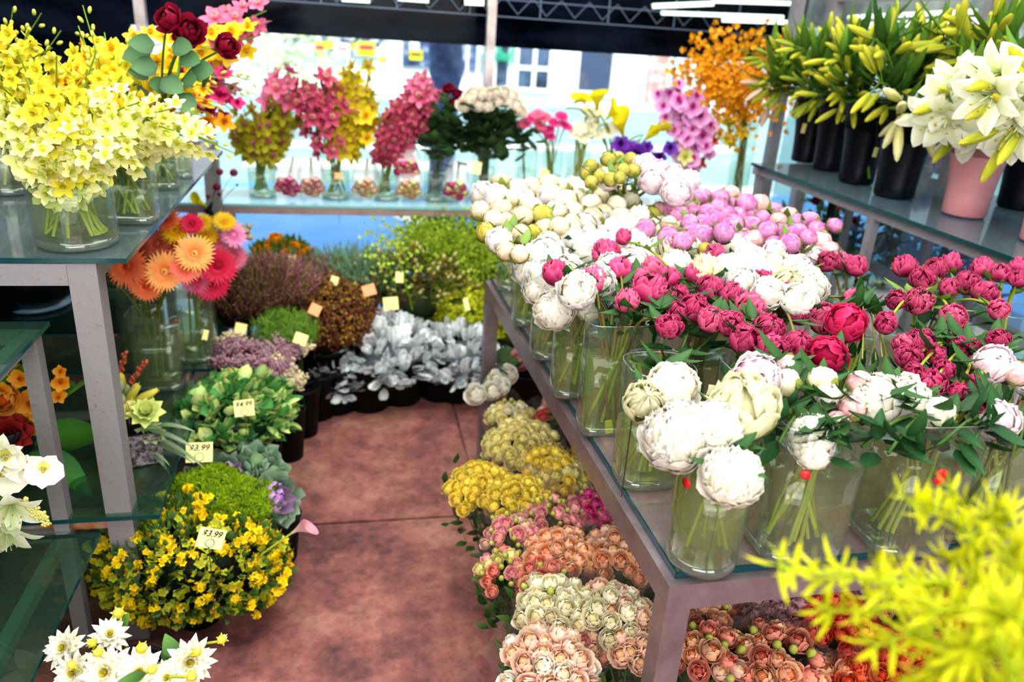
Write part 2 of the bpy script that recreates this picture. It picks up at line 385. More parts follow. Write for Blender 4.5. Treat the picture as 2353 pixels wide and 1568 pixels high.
def rosevar(key, cb, ct, cin, n=3, o=1.): PR[key] = variants(lambda: rose_head(cb, ct, cin, o), n, 'rose_'+key)
rosevar('yellow', '#e6c63a', '#fbec7a', '#f0d23c'); rosevar('pale', '#e4da86', '#f8f0b8', '#e8dc80'); rosevar('gold', '#eab020', '#f8d050', '#e8a828', 2)
rosevar('pinkbud', '#e0909a', '#f8c4c0', '#e88aa0'); rosevar('hot', '#d83a8a', '#f070b4', '#c82a78', 2); rosevar('peach', '#eeb088', '#fbd4b4', '#e89a6c')
rosevar('cream', '#e8e2b8', '#fbf8e2', '#eee2b0'); rosevar('blush', '#eeb4a8', '#fbe0cc', '#f0c89c'); rosevar('salmon', '#dc7a70', '#f4b09c', '#d86a5c')
rosevar('mauve', '#b48a98', '#dcb4bc', '#a87a88', 2); rosevar('coral', '#d8443a', '#f07058', '#cc3a30'); rosevar('orange', '#e8603c', '#f88a5c', '#e05430', 2)
rosevar('red', '#6c0c24', '#951c3c', '#5c081c', 2, 1.05); rosevar('ivory', '#f6e8d4', '#fffaf0', '#f8e4c8'); rosevar('white', '#f0ecd8', '#fffdf4', '#f0ead0', 2)
PR['greenbud'] = variants(lambda: join([ball(.55, '#8aa03a', 8, 6, sc=(1, 1, 1.3), c2='#c8c86a')]+sepals('#7a9a30', 5, 2., .6, .35)), 2, 'rose_bud')
GB = {}
for k, (a, b, e, r) in dict(peach=('#f28a50', '#fbc87a', '#5a2a20', '#f8c070'), orange=('#ee6a3c', '#f89a6a', '#4a1a18', '#e05a30'), salmon=('#f0705a', '#f79a80', '#3a1616', '#f08a60'), red=('#c81848', '#e2355e', '#2a0a14', '#b01038'), crimson=('#c81a4a', '#f290b4', '#30101c', '#b01440'), pink=('#e0509a', '#f8b8dc', '#e0b050', '#f0a0c8'), rose=('#dc5a80', '#f490aa', '#c8a060', '#e87090'), yellow=('#f0b818', '#fbdc38', '#a06a10', '#f0b010'), hotpink=('#d82a80', '#f060a8', '#f0a0b0', '#d83078')).items():
    GB[k] = variants(lambda: gerbera(a, b, e, r), 2, 'gerbera_'+k)
ORC = {}
def orcvar(k, fn, n=3): ORC[k] = variants(fn, n, 'orchid_'+k)
orcvar('cream', lambda: orchid('#e6ea70', '#fcfac4', '#ecec70', '#d0dc50', .42, 1., .52), 4)
orcvar('lemon', lambda: orchid('#dcd02c', '#f8f05a', '#e8dc38', '#c8c030', .42, 1., .5), 4)
orcvar('yellow', lambda: orchid('#e8c420', '#f8e040', '#e0b818', '#d8a010', .42, 1., .5))
orcvar('amber', lambda: orchid('#e89a18', '#f8c030', '#e08a10', '#c87010', .42, 1., .5))
orcvar('cymgreen', lambda: orchid('#8f8a14', '#b8b02c', '#c09080', '#c87080', .4, 1., .4))
orcvar('cymyellow', lambda: orchid('#b8a814', '#dcc82c', '#e8d880', '#d8a060', .4, 1., .4))
orcvar('cympink', lambda: orchid('#a02850', '#d0607e', '#e8c0a0', '#d88a90', .42, 1., .42))
orcvar('cymrose', lambda: orchid('#d05a84', '#ee90ae', '#f8e0c8', '#e88aa0', .42, 1., .42), 2)
orcvar('moth', lambda: orchid('#dc7ac8', '#fbcaf0', '#e04aa0', '#c03090', .5, 1., .85), 2)
orcvar('purple', lambda: orchid('#5a1a90', '#8a48c0', '#4a1080', '#3a0a68', .55, 1., .7), 2)
orcvar('mothwhite', lambda: orchid('#f4f2d8', '#fffef4', '#f0e890', '#d8c860', .6, 1., 1.0), 2)
orcvar('orange', lambda: orchid('#f08a18', '#fbb840', '#e89020', '#c86010', .55, 1., .75), 2)
orcvar('magenta', lambda: orchid('#c81a68', '#e04a90', '#b01050', '#900840', .45, 1., .6), 2)
orcvar('bicolor', lambda: orchid('#f0e0c0', '#d070b0', '#b03090', '#902070', .42, 1., .5), 2)
FL = {}
FL['lily'] = variants(lambda: lily_open('#e8eec0', '#fffefa', '#dfe8a0'), 2, 'lily')
FL['lilybud'] = variants(lambda: lily_bud('#a0b43a', '#d8d440', '#f0e888'), 2, 'lily_bud')
FL['lilybudg'] = variants(lambda: lily_bud('#7c9a34', '#b4bc40', '#c8cc60'), 2, 'lily_bud_green')
FL['lilybudw'] = variants(lambda: lily_bud('#d8d860', '#f8f4d0', '#e0d850'), 1, 'lily_bud_white')
FL['lilybudp'] = variants(lambda: lily_bud('#c8b890', '#f0ccc0', '#e8d8b0'), 1, 'lily_bud_pink')
FL['dahlia'] = variants(lambda: dahlia('#e8e4c0', '#f8f6ec', '#d8cc4c'), 3, 'dahlia')
FL['dahliabud'] = variants(lambda: join([ball(.6, '#d8c82c', 10, 6, c2='#f4e460')]+[xf(petal(.9, .3, '#b8b830', '#d8d040', .5, nv=4), Matrix.Rotation(i*1.05, 4, 'Z') @ Matrix.Rotation(-.25+rng.random()*.6, 4, 'X')) for i in range(6)]+[xf(petal(.6, .2, '#f0e8a0', '#fbf8e0', .4, nv=4), Matrix.Rotation(i*.7, 4, 'Z') @ Matrix.Translation((0, .2, .25)) @ Matrix.Rotation(1.1, 4, 'X')) for i in range(9)]), 2, 'dahlia_bud')
FL['callay'] = variants(lambda: calla('#d8c818', '#f6ea28'), 1, 'calla_yellow')
FL['callap'] = variants(lambda: calla('#e8e0c0', '#e8a0b8'), 1, 'calla_pink')
FL['daffodil'] = variants(lambda: small_star('#f8f4c8', '#fffef0', '#f4e8a8', 6, 1., .65), 2, 'freesia')
FL['alyssum'] = variants(lambda: join([xf(small_star('#f0c81c', '#fff030', '#f4b818', 5, 1, .8), aim(rdir(-.1), None, .46, rdir(-.1)*.62)) for _ in range(12)]), 3, 'blossom_cluster')
FL['oncid'] = variants(lambda: join([xf(petal(1, 1.1, '#f0a018', '#fbc030', .3, .2, .08, .8, .4, .4, 4, 4), Matrix.Rotation(PI, 4, 'Z')), xf(petal(.6, .35, '#e89018', '#f0a828', nv=3), Matrix.Rotation(.7, 4, 'Z')), xf(petal(.6, .35, '#e89018', '#f0a828', nv=3), Matrix.Rotation(-.7, 4, 'Z')), ball(.16, '#a85010', 6, 4)]), 2, 'oncidium')
FL['ranunc'] = variants(lambda: rose_head('#e88a10', '#fbb820', '#e07808', 1.05), 2, 'ranunculus')
FL['scabiosa'] = variants(lambda: join([ball(.7, '#5a1030', 9, 6, sc=(1, 1, .7), c2='#8a2048', bump=.12)]+[xf(petal(.9, .35, '#5a1030', '#7a2044', .2, nv=3), Matrix.Rotation(i*.6, 4, 'Z')) for i in range(10)]), 2, 'scabiosa')
FL['thistle'] = variants(lambda: ball(.8, '#a89a70', 9, 7, c2='#c8b898', bump=.08), 2, 'seed_head')
# ================================================================== the setting
def atx(px, py, x):
    d = ray(px, py); t = x/d.x
    return Vector((x, d.y*t, EYE+d.z*t))
def slab(cs, z0, z1, c='#ffffff'):
    V = [(x, y, z) for z in (z0, z1) for x, y in cs]
    return G_(V, [(3, 2, 1, 0), (4, 5, 6, 7)]+[(i, (i+1) % 4, (i+1) % 4+4, i+4) for i in range(4)], np.tile(lin(c), (8, 1)))
def bar(a, b, w, h=None, c='#ffffff'):
    """square bar from a to b"""
    a, b = Vector(a), Vector(b); d = (b-a); L = d.length; h = h or w
    q = d.normalized()
    s = q.cross(Vector((0, 0, 1))) if abs(q.z) < .95 else Vector((1, 0, 0))
    s.normalize(); u = s.cross(q).normalized()
    M = Matrix((s, q, u)).transposed().to_4x4(); M.translation = a
    return xf(box(-w/2, w/2, 0, L, -h/2, h/2, c), M)
def floor_mat():
    m, nt, o = newmat('stamped concrete'); L = nt.links.new
    tc = N(nt, 'ShaderNodeTexCoord'); p = N(nt, 'ShaderNodeBsdfPrincipled', Roughness=.62)
    n1 = N(nt, 'ShaderNodeTexNoise', Scale=2.6, Detail=10, Roughness=.7); n2 = N(nt, 'ShaderNodeTexNoise', Scale=38, Detail=6, Roughness=.7)
    n3 = N(nt, 'ShaderNodeTexNoise', Scale=9, Detail=8, Roughness=.75)
    for n in (n1, n2, n3): L(tc.outputs['Object'], n.inputs['Vector'])
    r1 = N(nt, 'ShaderNodeValToRGB'); e = r1.color_ramp.elements
    e[0].position = .34; e[0].color = (*lin('#4e3034'), 1); e[1].position = .66; e[1].color = (*lin('#b08272'), 1)
    e2 = r1.color_ramp.elements.new(.5); e2.color = (*lin('#945f58'), 1)
    L(n1.outputs[0], r1.inputs[0])
    r2 = N(nt, 'ShaderNodeValToRGB'); e = r2.color_ramp.elements; e[0].position = .30; e[0].color = (.28, .22, .26, 1); e[1].position = .56; e[1].color = (1, 1, 1, 1)
    L(n2.outputs[0], r2.inputs[0])
    r3 = N(nt, 'ShaderNodeValToRGB'); e = r3.color_ramp.elements; e[0].position = .33; e[0].color = (.42, .36, .42, 1); e[1].position = .58; e[1].color = (1, 1, 1, 1)
    L(n3.outputs[0], r3.inputs[0])
    m1 = N(nt, 'ShaderNodeMix', _data_type='RGBA', _blend_type='MULTIPLY'); m1.inputs[0].default_value = .45
    m2 = N(nt, 'ShaderNodeMix', _data_type='RGBA', _blend_type='MULTIPLY'); m2.inputs[0].default_value = .8
    L(r1.outputs[0], m1.inputs[6]); L(r2.outputs[0], m1.inputs[7]); L(m1.outputs[2], m2.inputs[6]); L(r3.outputs[0], m2.inputs[7])
    L(m2.outputs[2], p.inputs['Base Color'])
    b = N(nt, 'ShaderNodeBump', Strength=.35, Distance=.01); L(n3.outputs[0], b.inputs['Height']); L(b.outputs[0], p.inputs['Normal'])
    L(p.outputs[0], o.inputs[0]); return m
FLOOR = floor_mat()
# slabs of the floor with real open joints between them
JX, JY, gp = .43, 2.266, .006
fl = [slab([(a, b), (c, b), (c, d), (a, d)], -.05, 0) for a, c in ((-3.2, JX-gp), (JX+gp, 3.4)) for b, d in ((-2.2, JY-gp), (JY+gp, 3.98))]
fl.append(slab([(-3.2, -2.2), (3.4, -2.2), (3.4, 3.98), (-3.2, 3.98)], -.08, -.014))
struct('floor', join(fl), FLOOR)
WALK_SHADE = solid('shaded sidewalk', '#78aef0', .7, 0, .2, col2='#6098e0', scale=2.5)  # blue of the shade put into the sidewalk colour
ROAD_SHADE = solid('asphalt', '#6ea8e4', .75, 0, .2, col2='#84b8ea', scale=1.4)  # near road in shade, its blue cast put into the colour
ROAD_SUN = solid('sunlit asphalt', '#98b8bc', .75, 0, .2, col2='#86a8ac', scale=.8)  # lit copy of the road, sunlight's paleness put into the colour
struct('sidewalk', join([slab([(-9, 3.98), (-.22, 3.98), (-.22, 5.35), (-9, 5.85)], -.12, -.01), slab([(-.2, 3.98), (9, 3.98), (9, 5.3), (-.2, 5.35)], -.12, -.01)]), WALK_SHADE)
struct('street', slab([(-30, 4), (30, 4), (30, 8.2), (-30, 8.2)], -.3, -.06), ROAD_SHADE)
struct('street_far', slab([(-30, 8.2), (30, 8.2), (30, 16.9), (-30, 16.9)], -.3, -.06), ROAD_SUN)
LINE = solid('road paint', '#eef4ee', .6)
def paint(a, b, w, label):
    a = at(*a, -.055); b = at(*b, -.055); d = (b-a).normalized(); s = Vector((-d.y, d.x, 0))*w/2
    t = thing('road_marking', label, 'road marking', data=mesh('road_marking', slab([tuple((a-s)[:2]), tuple((b-s)[:2]), tuple((b+s)[:2]), tuple((a+s)[:2])], -.058, -.052), LINE, False))
paint((862, 473), (1015, 537), .13, 'white parking line painted on the blue shaded street')
paint((590, 330), (1700, 345), .5, 'white road line nearest the white building')
paint((560, 372), (1120, 385), .55, 'broad white stripe across the sunlit road')
paint((1130, 430), (1760, 440), .5, 'white stripe on the road beyond the far glass shelf')

ROOF = solid('dark roof', '#0a0c14', .6, 0, .2)
struct('ceiling', slab([(-5.2, -3.2), (5, -3.2), (5, 4.7), (-5.2, 4.7)], 3.2, 3.3), ROOF)
# dark glossy panel closing the stall above the back shelf
def panel_mat():
    m, nt, o = newmat('dark mirror glass'); L = nt.links.new
    tc = N(nt, 'ShaderNodeTexCoord'); mp = N(nt, 'ShaderNodeMapping'); mp.inputs['Scale'].default_value = (.9, 1, 3.2)
    n = N(nt, 'ShaderNodeTexNoise', Scale=2.2, Detail=4); L(tc.outputs['Object'], mp.inputs[0]); L(mp.outputs[0], n.inputs['Vector'])
    r = N(nt, 'ShaderNodeValToRGB'); e = r.color_ramp.elements; e[0].position = .4; e[0].color = (*lin('#02030c'), 1); e[1].position = .75; e[1].color = (*lin('#1d2636'), 1)
    L(n.outputs[0], r.inputs[0])
    p = N(nt, 'ShaderNodeBsdfPrincipled', Roughness=.1); p.inputs['Specular IOR Level'].default_value = .07; L(r.outputs[0], p.inputs['Base Color']); L(p.outputs[0], o.inputs[0]); return m
struct('wall_back', join([slab([(-3.6, 4.0), (2.3, 4.0), (2.3, 4.03), (-3.6, 4.03)], 1.475, 3.2), slab([(-3.6, 4.0), (-.95, 4.0), (-.95, 4.03), (-3.6, 4.03)], 0, 1.475)]), panel_mat())
TR_ = solid('roof truss steel', '#5c6a80', .5, .3)  # bars shaped after the roof truss mirrored in the panel
tb = []
za, zb = 1.70, 1.625
for z in (za, zb, 1.79): tb.append(bar((-2.6, 3.97, z), (2.2, 3.97, z-.02), .006, .006))
for i in range(34):
    x = -2.5+i*.14; tb.append(bar((x, 3.97, za), (x+.07, 3.97, zb), .004)); tb.append(bar((x+.07, 3.97, zb), (x+.14, 3.97, za), .004))
for i in range(14):
    x = -2.5+i*.34; tb.append(bar((x, 3.975, zb-.01), (x, 3.975, 1.86), .007))
struct('trim_1', join(tb), TR_)
LAMP_REFL = emis('fluorescent tube', '#e6f2e4', 1.6)  # glowing bars stand in for lamp reflections in the panels
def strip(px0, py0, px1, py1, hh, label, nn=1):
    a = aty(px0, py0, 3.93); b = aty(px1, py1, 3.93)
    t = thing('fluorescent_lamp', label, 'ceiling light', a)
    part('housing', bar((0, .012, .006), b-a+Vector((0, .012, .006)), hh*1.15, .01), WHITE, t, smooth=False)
    part('tube', bar((0, 0, 0), b-a, .012, hh), LAMP_REFL, t, smooth=False)
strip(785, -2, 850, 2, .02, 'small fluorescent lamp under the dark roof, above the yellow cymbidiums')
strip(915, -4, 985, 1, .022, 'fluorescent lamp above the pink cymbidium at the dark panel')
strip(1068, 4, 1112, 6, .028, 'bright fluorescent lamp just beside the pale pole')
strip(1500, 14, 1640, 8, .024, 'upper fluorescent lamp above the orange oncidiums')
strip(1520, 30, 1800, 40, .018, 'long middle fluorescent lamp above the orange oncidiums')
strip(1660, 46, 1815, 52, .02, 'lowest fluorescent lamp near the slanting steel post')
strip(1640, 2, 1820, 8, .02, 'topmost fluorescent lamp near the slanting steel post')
# left, dark back of the stall
DARKL = solid('dark stall wall', '#05060c', .5, 0, .4, col2='#121c1e', scale=3)
struct('wall_left', join([slab([(-2.2, -2), (-2.15, -2), (-2.15, 3.9), (-2.2, 3.9)], 0, 3.2)]), DARKL)
struct('wall_rear', slab([(-5, -3.1), (5, -3.1), (5, -3), (-5, -3)], 0, 3.2), solid('rear wall', '#3a3c40', .8))
# panes and posts at the right
PANE = clear('window pane', '#d5e4e6', .06, .02, .14, '#c6d2d4')
PALE = solid('pale reflecting panel', '#b8c4be', .3, 0, .4, col2='#5c6870', scale=2.2, thr=(.42, .62))  # streaky reflections put into the panel's base colour
pw = 2.3
struct('window_1', slab([(pw, 1.2), (pw+.01, 1.2), (pw+.01, 4.0), (pw, 4.0)], .7, 1.66), PANE)
def pole(name, label, p, z0, z1, w, mat, sq=True):
    t = thing(name, label, 'post', (p.x, p.y, z0))
    part('shaft', box(-w/2, w/2, -w/2, w/2, 0, z1-z0) if sq else lathe([(w/2, 0), (w/2, z1-z0)], '#ffffff', 12), mat, t, smooth=not sq)
    part('foot_plate', box(-w*.8, w*.8, -w*.8, w*.8, -.004 if z0 > .1 else 0, .008), mat, t, smooth=False)
    return t
pole('post', 'pale slim metal pole rising behind the cream roses', aty(1124, 150, 3.82), 0, 3.2, .04, POLE)
pole('post', 'pale metal pole behind the dark red roses at the top', aty(323, 30, 3.82), 0, 3.2, .042, POLE)
pole('post', 'brownish square pole carrying the far glass shelf beside the gerberas', aty(524, 430, 3.62), 0, .76, .042, POLEB)
pole('post', 'slanting steel post between the orange oncidiums and the lily buckets', aty(1802, 185, 3.7), 0, 3.2, .05, STEEL)
pole('post', 'steel post rising behind the lily buds, second from the orange flowers', atx(1903, 100, pw-.05), 0, 3.2, .055, STEEL)
pole('post', 'thin steel post rising behind the lilies near the white blooms', atx(2255, 100, pw-.05), 0, 3.2, .035, STEEL)
q0 = atx(1905, 12, pw-.06)
struct('trim_2', join([bar((pw-.05, 1.1, q0.z+.03), (pw-.05, 3.8, q0.z+.03), .03), bar((pw-.02, 1.1, .68), (pw-.02, 4, .68), .04)]), STEEL)
struct('wall_right', slab([(pw+.02, .4), (pw+.04, .4), (pw+.04, 4.1), (pw+.02, 4.1)], 1.66, 3.2), PALE)
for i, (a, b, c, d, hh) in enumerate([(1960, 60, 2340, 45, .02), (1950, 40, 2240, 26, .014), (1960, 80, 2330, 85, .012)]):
    p0 = atx(a, b, pw-.0); p1 = atx(c, d, pw-.0)  # glowing streaks again, in place of lamps reflected on the pale panel
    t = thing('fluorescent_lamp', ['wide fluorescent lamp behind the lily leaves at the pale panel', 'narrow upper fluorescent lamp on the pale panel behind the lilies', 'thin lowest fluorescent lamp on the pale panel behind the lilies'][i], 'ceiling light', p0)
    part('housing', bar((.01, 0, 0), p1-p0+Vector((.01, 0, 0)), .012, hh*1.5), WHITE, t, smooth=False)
    part('tube', bar((0, 0, 0), p1-p0, .012, hh), LAMP_REFL, t, smooth=False)

# ------------------------------------------------------------------ across the street
FAC = solid('white facade', '#fbfbfb', .8, col2='#e8ecf2', scale=.4)
DGL = solid('dark shop window', '#46546e', .12, 0, .5, col2='#a08468', scale=1.1, thr=(.55, .72))
DGL2 = solid('shop window', '#5a6c88', .15, 0, .5, col2='#1c2438', scale=1.6, thr=(.45, .6))
BRICK = solid('brick', '#c98f8a', .8, col2='#f0dcd8', scale=5, thr=(.45, .6))
FY = 16.9
b = thing('shop_building', 'white shop building with framed windows across the street', 'building', (aty(1110, 200, FY).x, FY, 0))
bx0 = b.location.x
def fp(px, py): p = aty(px, py, FY); return p.x-bx0, p.z
x1 = aty(1560, 200, FY).x-bx0
part('wall', box(0, x1, .06, .4, 0, 4.2), FAC, b, smooth=False)
def win(par, px0, py0, px1, py1, mat, mull=(), bars=(), fw=.1):
    xa, za_ = fp(px0, py0); xb, zb_ = fp(px1, py1); za_ = max(za_, 0.3); 
    if par is not b: xa -= par.location.x-bx0; xb -= par.location.x-bx0
    z0, z1 = sorted((za_, zb_))
    f = part('window', join([box(xa-fw, xa, -.05, .05, z0-fw, z1+fw), box(xb, xb+fw, -.05, .05, z0-fw, z1+fw), box(xa, xb, -.05, .05, z0-fw, z0), box(xa, xb, -.05, .05, z1, z1+fw)]+[box(xa+(xb-xa)*m-fw/2, xa+(xb-xa)*m+fw/2, -.05, .05, z0, z1) for m in mull]+[box(xa, xb, -.04, .05, z0+(z1-z0)*m-fw/2, z0+(z1-z0)*m+fw/2) for m in bars]), FAC, par, smooth=False)
    part('pane', box(xa, xb, 0, .03, z0, z1), mat, f, smooth=False)
win(b, 1118, 222, 1172, 60, DGL2, (.3,), (), .08)
win(b, 1186, 222, 1268, 60, DGL2, (.52,), (.32,), .08)
win(b, 1325, 214, 1415, 60, DGL, (), (), .12)
part('brick_column', box(*[aty(x, 200, FY).x-bx0 for x in (1487, 1525)], -.05, .06, .0, 4), BRICK, b, smooth=False)
win(b, 1530, 260, 1562, 60, DGL2)
dk = thing('corner_shop', 'dark glazed shop front with posters across the street at the tree', 'building', (aty(590, 200, FY).x, FY, 0))
def fq(px, py): p = aty(px, py, FY); return p.x-dk.location.x, p.z
part('wall', box(0, bx0-dk.location.x, .1, .3, 0, 4.2), FAC, dk, smooth=False)
part('shop_window', box(fq(640, 0)[0], fq(888, 0)[0], .02, .06, .75, 4), solid('cluttered shop window', '#dfe9f2', .2, 0, .6, col2='#2a4668', scale=5.5, thr=(.46, .56)), dk, smooth=False)
part('shop_window', box(fq(925, 0)[0], fq(1105, 0)[0], .02, .06, .6, 4), solid('dim shop window', '#4a5c84', .2, 0, .6, col2='#c8d4e4', scale=4, thr=(.5, .66)), dk, smooth=False)
part('pillar', box(fq(890, 0)[0], fq(925, 0)[0], -.05, .1, 0, 4), FAC, dk, smooth=False)
for x in (1079, 1104): part('mullion', box(fq(x-3, 0)[0], fq(x+3, 0)[0], -.02, .05, 0, 4), FAC, dk, smooth=False)
for i, (px, py, w, h, c1, c2, lb) in enumerate([(700, 115, 34, 26, '#ffffff', None, 'plain white poster in the shop window, first of the row'), (733, 112, 28, 30, '#f0e030', '#e03060', 'yellow and red poster with white top in the shop window'), (757, 103, 20, 16, '#f0c040', None, 'small orange-yellow poster high in the shop window'), (785, 115, 34, 30, '#ffffff', '#f080b0', 'white poster with pink lower corner in shop window'), (842, 112, 40, 30, '#e8d820', '#d83060', 'largest yellow poster with red and white bands'), (956, 127, 30, 20, '#f4e420', '#2a2a40', 'yellow poster with dark lettering left of the tree trunk'), (812, 104, 10, 18, '#e8b020', None, 'narrow amber poster between two white ones'), (952, 105, 22, 18, '#f4f8f0', None, 'small white notice above the yellow lettered poster'), (878, 138, 18, 12, '#f0b83a', None, 'small orange card low in the shop window')]):
    p = aty(px, py, FY-.1); k = depth(p)/FPX; w *= k/2; h *= k/2
    t = thing('poster', lb, 'poster', p)
    part('sheet', box(-w, w, 0, .02, -h, h), solid('poster paper', c1, .6), t, smooth=False)
    if c2: part('printed_band', box(-w*.8, w*.8, -.012, 0, -h*.1, h*.5), solid('poster print', c2, .6), t, smooth=False)
# green sign reading SERVICE
GREEN = emis('green sign light', '#4fc8a0', 1.1)
p = aty(1147, 134, FY-.15); k = depth(p)/FPX
t = thing('shop_sign', 'green lettered sign reading SERVICE in the shop window', 'sign', p)
cu = textmesh('SERVICE', 20*k, GREEN, 0, .006, .01)
obj('lettering', cu, t, Matrix.Rotation(PI/2, 4, 'X'))
for s in (-1, 1): part('ring', xf(lathe([(17*k+3*k*math.cos(a), 3*k*math.sin(a)) for a in np.linspace(0, 2*PI, 7)], '#ffffff', 24), Matrix.Translation((s*16*k, 0, 24*k)) @ Matrix.Rotation(PI/2, 4, 'X')), GREEN, t)
# street tree
BARK = solid('blue grey bark', '#5a6a88', .85, col2='#8c9cb4', scale=9, bump=.5)
tp = Vector((aty(1010, 535, 6.2).x, 6.2, -.01))
t = thing('street_tree', 'blue-grey tree trunk standing by the kerb behind the far shelf', 'tree', tp)
part('trunk', tube(curve([(0, 0, 0), (.0, 0, .5), (.02, 0, 1.1), (-.0, 0, 1.7), (.05, 0, 3)], 5), [.16]+[.105]*4+[.1]*6+[.13]*10, '#ffffff', n=12), BARK, t)
part('branch', tube(curve([(0, 0, 1.45), (.35, .0, 1.9), (.8, 0, 2.6)], 5), [.06]*6+[.03]*5, '#ffffff', n=7), BARK, t)
LC = join([xf(leafG(.07, .045, '#3a9a5a', '#6cc080'), aim(rdir(-.5), None, 1, (rng.gauss(.0, .3), rng.gauss(0, .2), rng.gauss(1.95, .2)))) for _ in range(420)])
part('leaves', LC, LEAF, t)
# pale planters of flowers across the street, and a bush in the shop front
for i, (px, py, w, lb) in enumerate([(660, 130, 60, 'pale leafy shrub in bright sun behind the pink and white orchids'), (1560, 240, 40, 'dark bicycle-height shrub before the street wall')][:1]):
    p = aty(px, py, 11); k = depth(p)/FPX
    t = thing('street_shrub', lb, 'shrub', (p.x, 11, -.06))
    g = [xf(leafG(.1, .06, '#cfe0a8', '#f4f8e0'), aim(rdir(-.5), None, 1, (rng.gauss(0, .35), rng.gauss(0, .3), p.z+.05+rng.gauss(0, .33)))) for _ in range(420)]
    part('foliage', join(g), LEAF, t); part('stem', tube([(0, 0, 0), (0, 0, p.z)], .04, '#9a8a70'), LEAF, t)

# ================================================================== display furniture
def turned(A, ang, pts): 
    c, s = math.cos(ang), math.sin(ang); return [(A[0]+x*c-y*s, A[1]+x*s+y*c) for x, y in pts]
TA, TANG, TW, TL = (.505, .968), math.radians(1.75), 1.15, 1.62
t = thing('display_table', 'long glass-topped steel table holding the vases of peonies', 'table', (TA[0], TA[1], 0), rz=TANG)
fr = [box(0, TW, 0, .045, .70, .752), box(0, TW, TL-.045, TL, .70, .752), box(0, .045, .045, TL-.045, .70, .752), box(TW-.045, TW, .045, TL-.045, .70, .752)]
part('frame', join(fr), BRUSH, t, smooth=False)
for x in (0, TW-.045):
    for y in (0, TL-.045): part('leg', box(x, x+.045, y, y+.045, 0, .70), BRUSH, t, smooth=False)
part('glass_top', box(.02, TW-.02, .02, TL-.02, .753, .765), SHEETF, t, smooth=False)
part('glass_edge', join([box(.018, TW-.018, .0165, .02, .7531, .7649), box(.0165, .02, .018, TL-.018, .7531, .7649)]), GEDGE, t, smooth=False)
TZ = .766
# main rack on the left: two glass levels
GX, GY0 = -.487, 1.79
t = thing('display_rack', 'rust-specked grey steel rack with a high and a low glass shelf', 'shelving unit', (-.58, 1.82, 0))
ox, oy = -.58, 1.82
def L_(g): return xf(g, Matrix.Translation((-ox, -oy, 0)))
for x, y in ((-.58, 1.82), (-.58, 3.55), (-1.55, 1.82), (-1.55, 3.55)):
    part('post', L_(box(x-.03, x+.03, y-.028, y+.028, 0, 1.05)), RUST, t, smooth=False)
part('upper_rail', L_(join([box(-2.0, -.61, 1.79, 1.83, 1.0, 1.05), bar((-.58, 1.85, 1.025), (-.58, 3.52, 1.025), .045, .05), box(-1.52, -.61, 3.53, 3.57, 1.0, 1.05)])), RUST, t, smooth=False)
part('lower_rail', L_(join([box(-1.52, -.61, 1.80, 1.84, .355, .392), box(-.595, -.56, 1.85, 3.52, .355, .392), box(-1.52, -.61, 3.53, 3.57, .355, .392)])), RUSTB, t, smooth=False)
for x0, x1, y0, y1, z, m, e in ((-2.0, GX, GY0-.0, 3.25, 1.052, SHEETB, GEDGE), (-1.9, -.484, 1.775, 2.56, .393, SHEET, GEDGE), (-1.9, -.484, 2.63, 3.7, .405, SHEET, GEDGE)):
    s = part('glass_shelf', L_(box(x0, x1, y0, y1, z, z+.011)), m, t, smooth=False)
    part('glass_edge', L_(join([box(x0, x1+.002, y0-.002, y0, z, z+.011), box(x1, x1+.002, y0, y1, z, z+.011)])), e, s, smooth=False)
# near left stand
t = thing('glass_stand', 'smaller grey steel stand with two glass shelves in the near corner', 'shelving unit', (-.7, 1.66, 0))
ox, oy = -.7, 1.66
part('leg', L_(box(-.725, -.69, 1.775, 1.81, 0, .89)), RUST, t, smooth=False)
part('leg', L_(box(-.725, -.69, .55, .585, 0, .89)), RUST, t, smooth=False)
for z in (.365, .895):
    xr = -.615 if z < .5 else -.672
    part('rail', L_(join([box(-.722, -.695, .585, 1.775, z-.03, z), box(-1.6, -.722, 1.78, 1.80, z-.03, z)])), RUST, t, smooth=False)
    yy = 1.75 if z < .5 else 1.815
    s = part('glass_shelf', L_(box(-1.6, xr, .5, yy, z+.002, z+.012)), SHEET, t, smooth=False)
    part('glass_edge', L_(join([box(xr, xr+.002, .5, yy, z+.002, z+.012), box(-1.6, xr, yy, yy+.002, z+.002, z+.012)])), GEDGE, s, smooth=False)
# far shelf
SB = .775
t = thing('far_shelf', 'long pale glass shelf on a steel rail along the open front', 'shelf', (0, 3.6, 0))
part('glass_shelf', box(-.78, 1.95, 0, .36, SB-.012, SB-.001), SHEETC, t, smooth=False)
part('rail', join([box(-.78, 1.95, .0, .03, SB-.045, SB-.013), box(-.78, 1.95, .33, .36, SB-.045, SB-.013)]), POLEB, t, smooth=False)
part('glass_edge', box(-.78, 1.95, -.002, 0, SB-.012, SB-.001), GEDGEL, t, smooth=False)
part('leg', box(1.2, 1.235, .1, .135, 0, SB-.045), STEEL, t, smooth=False)
part('leg', box(-.76, -.72, .3, .335, 0, SB-.045), STEEL, t, smooth=False)
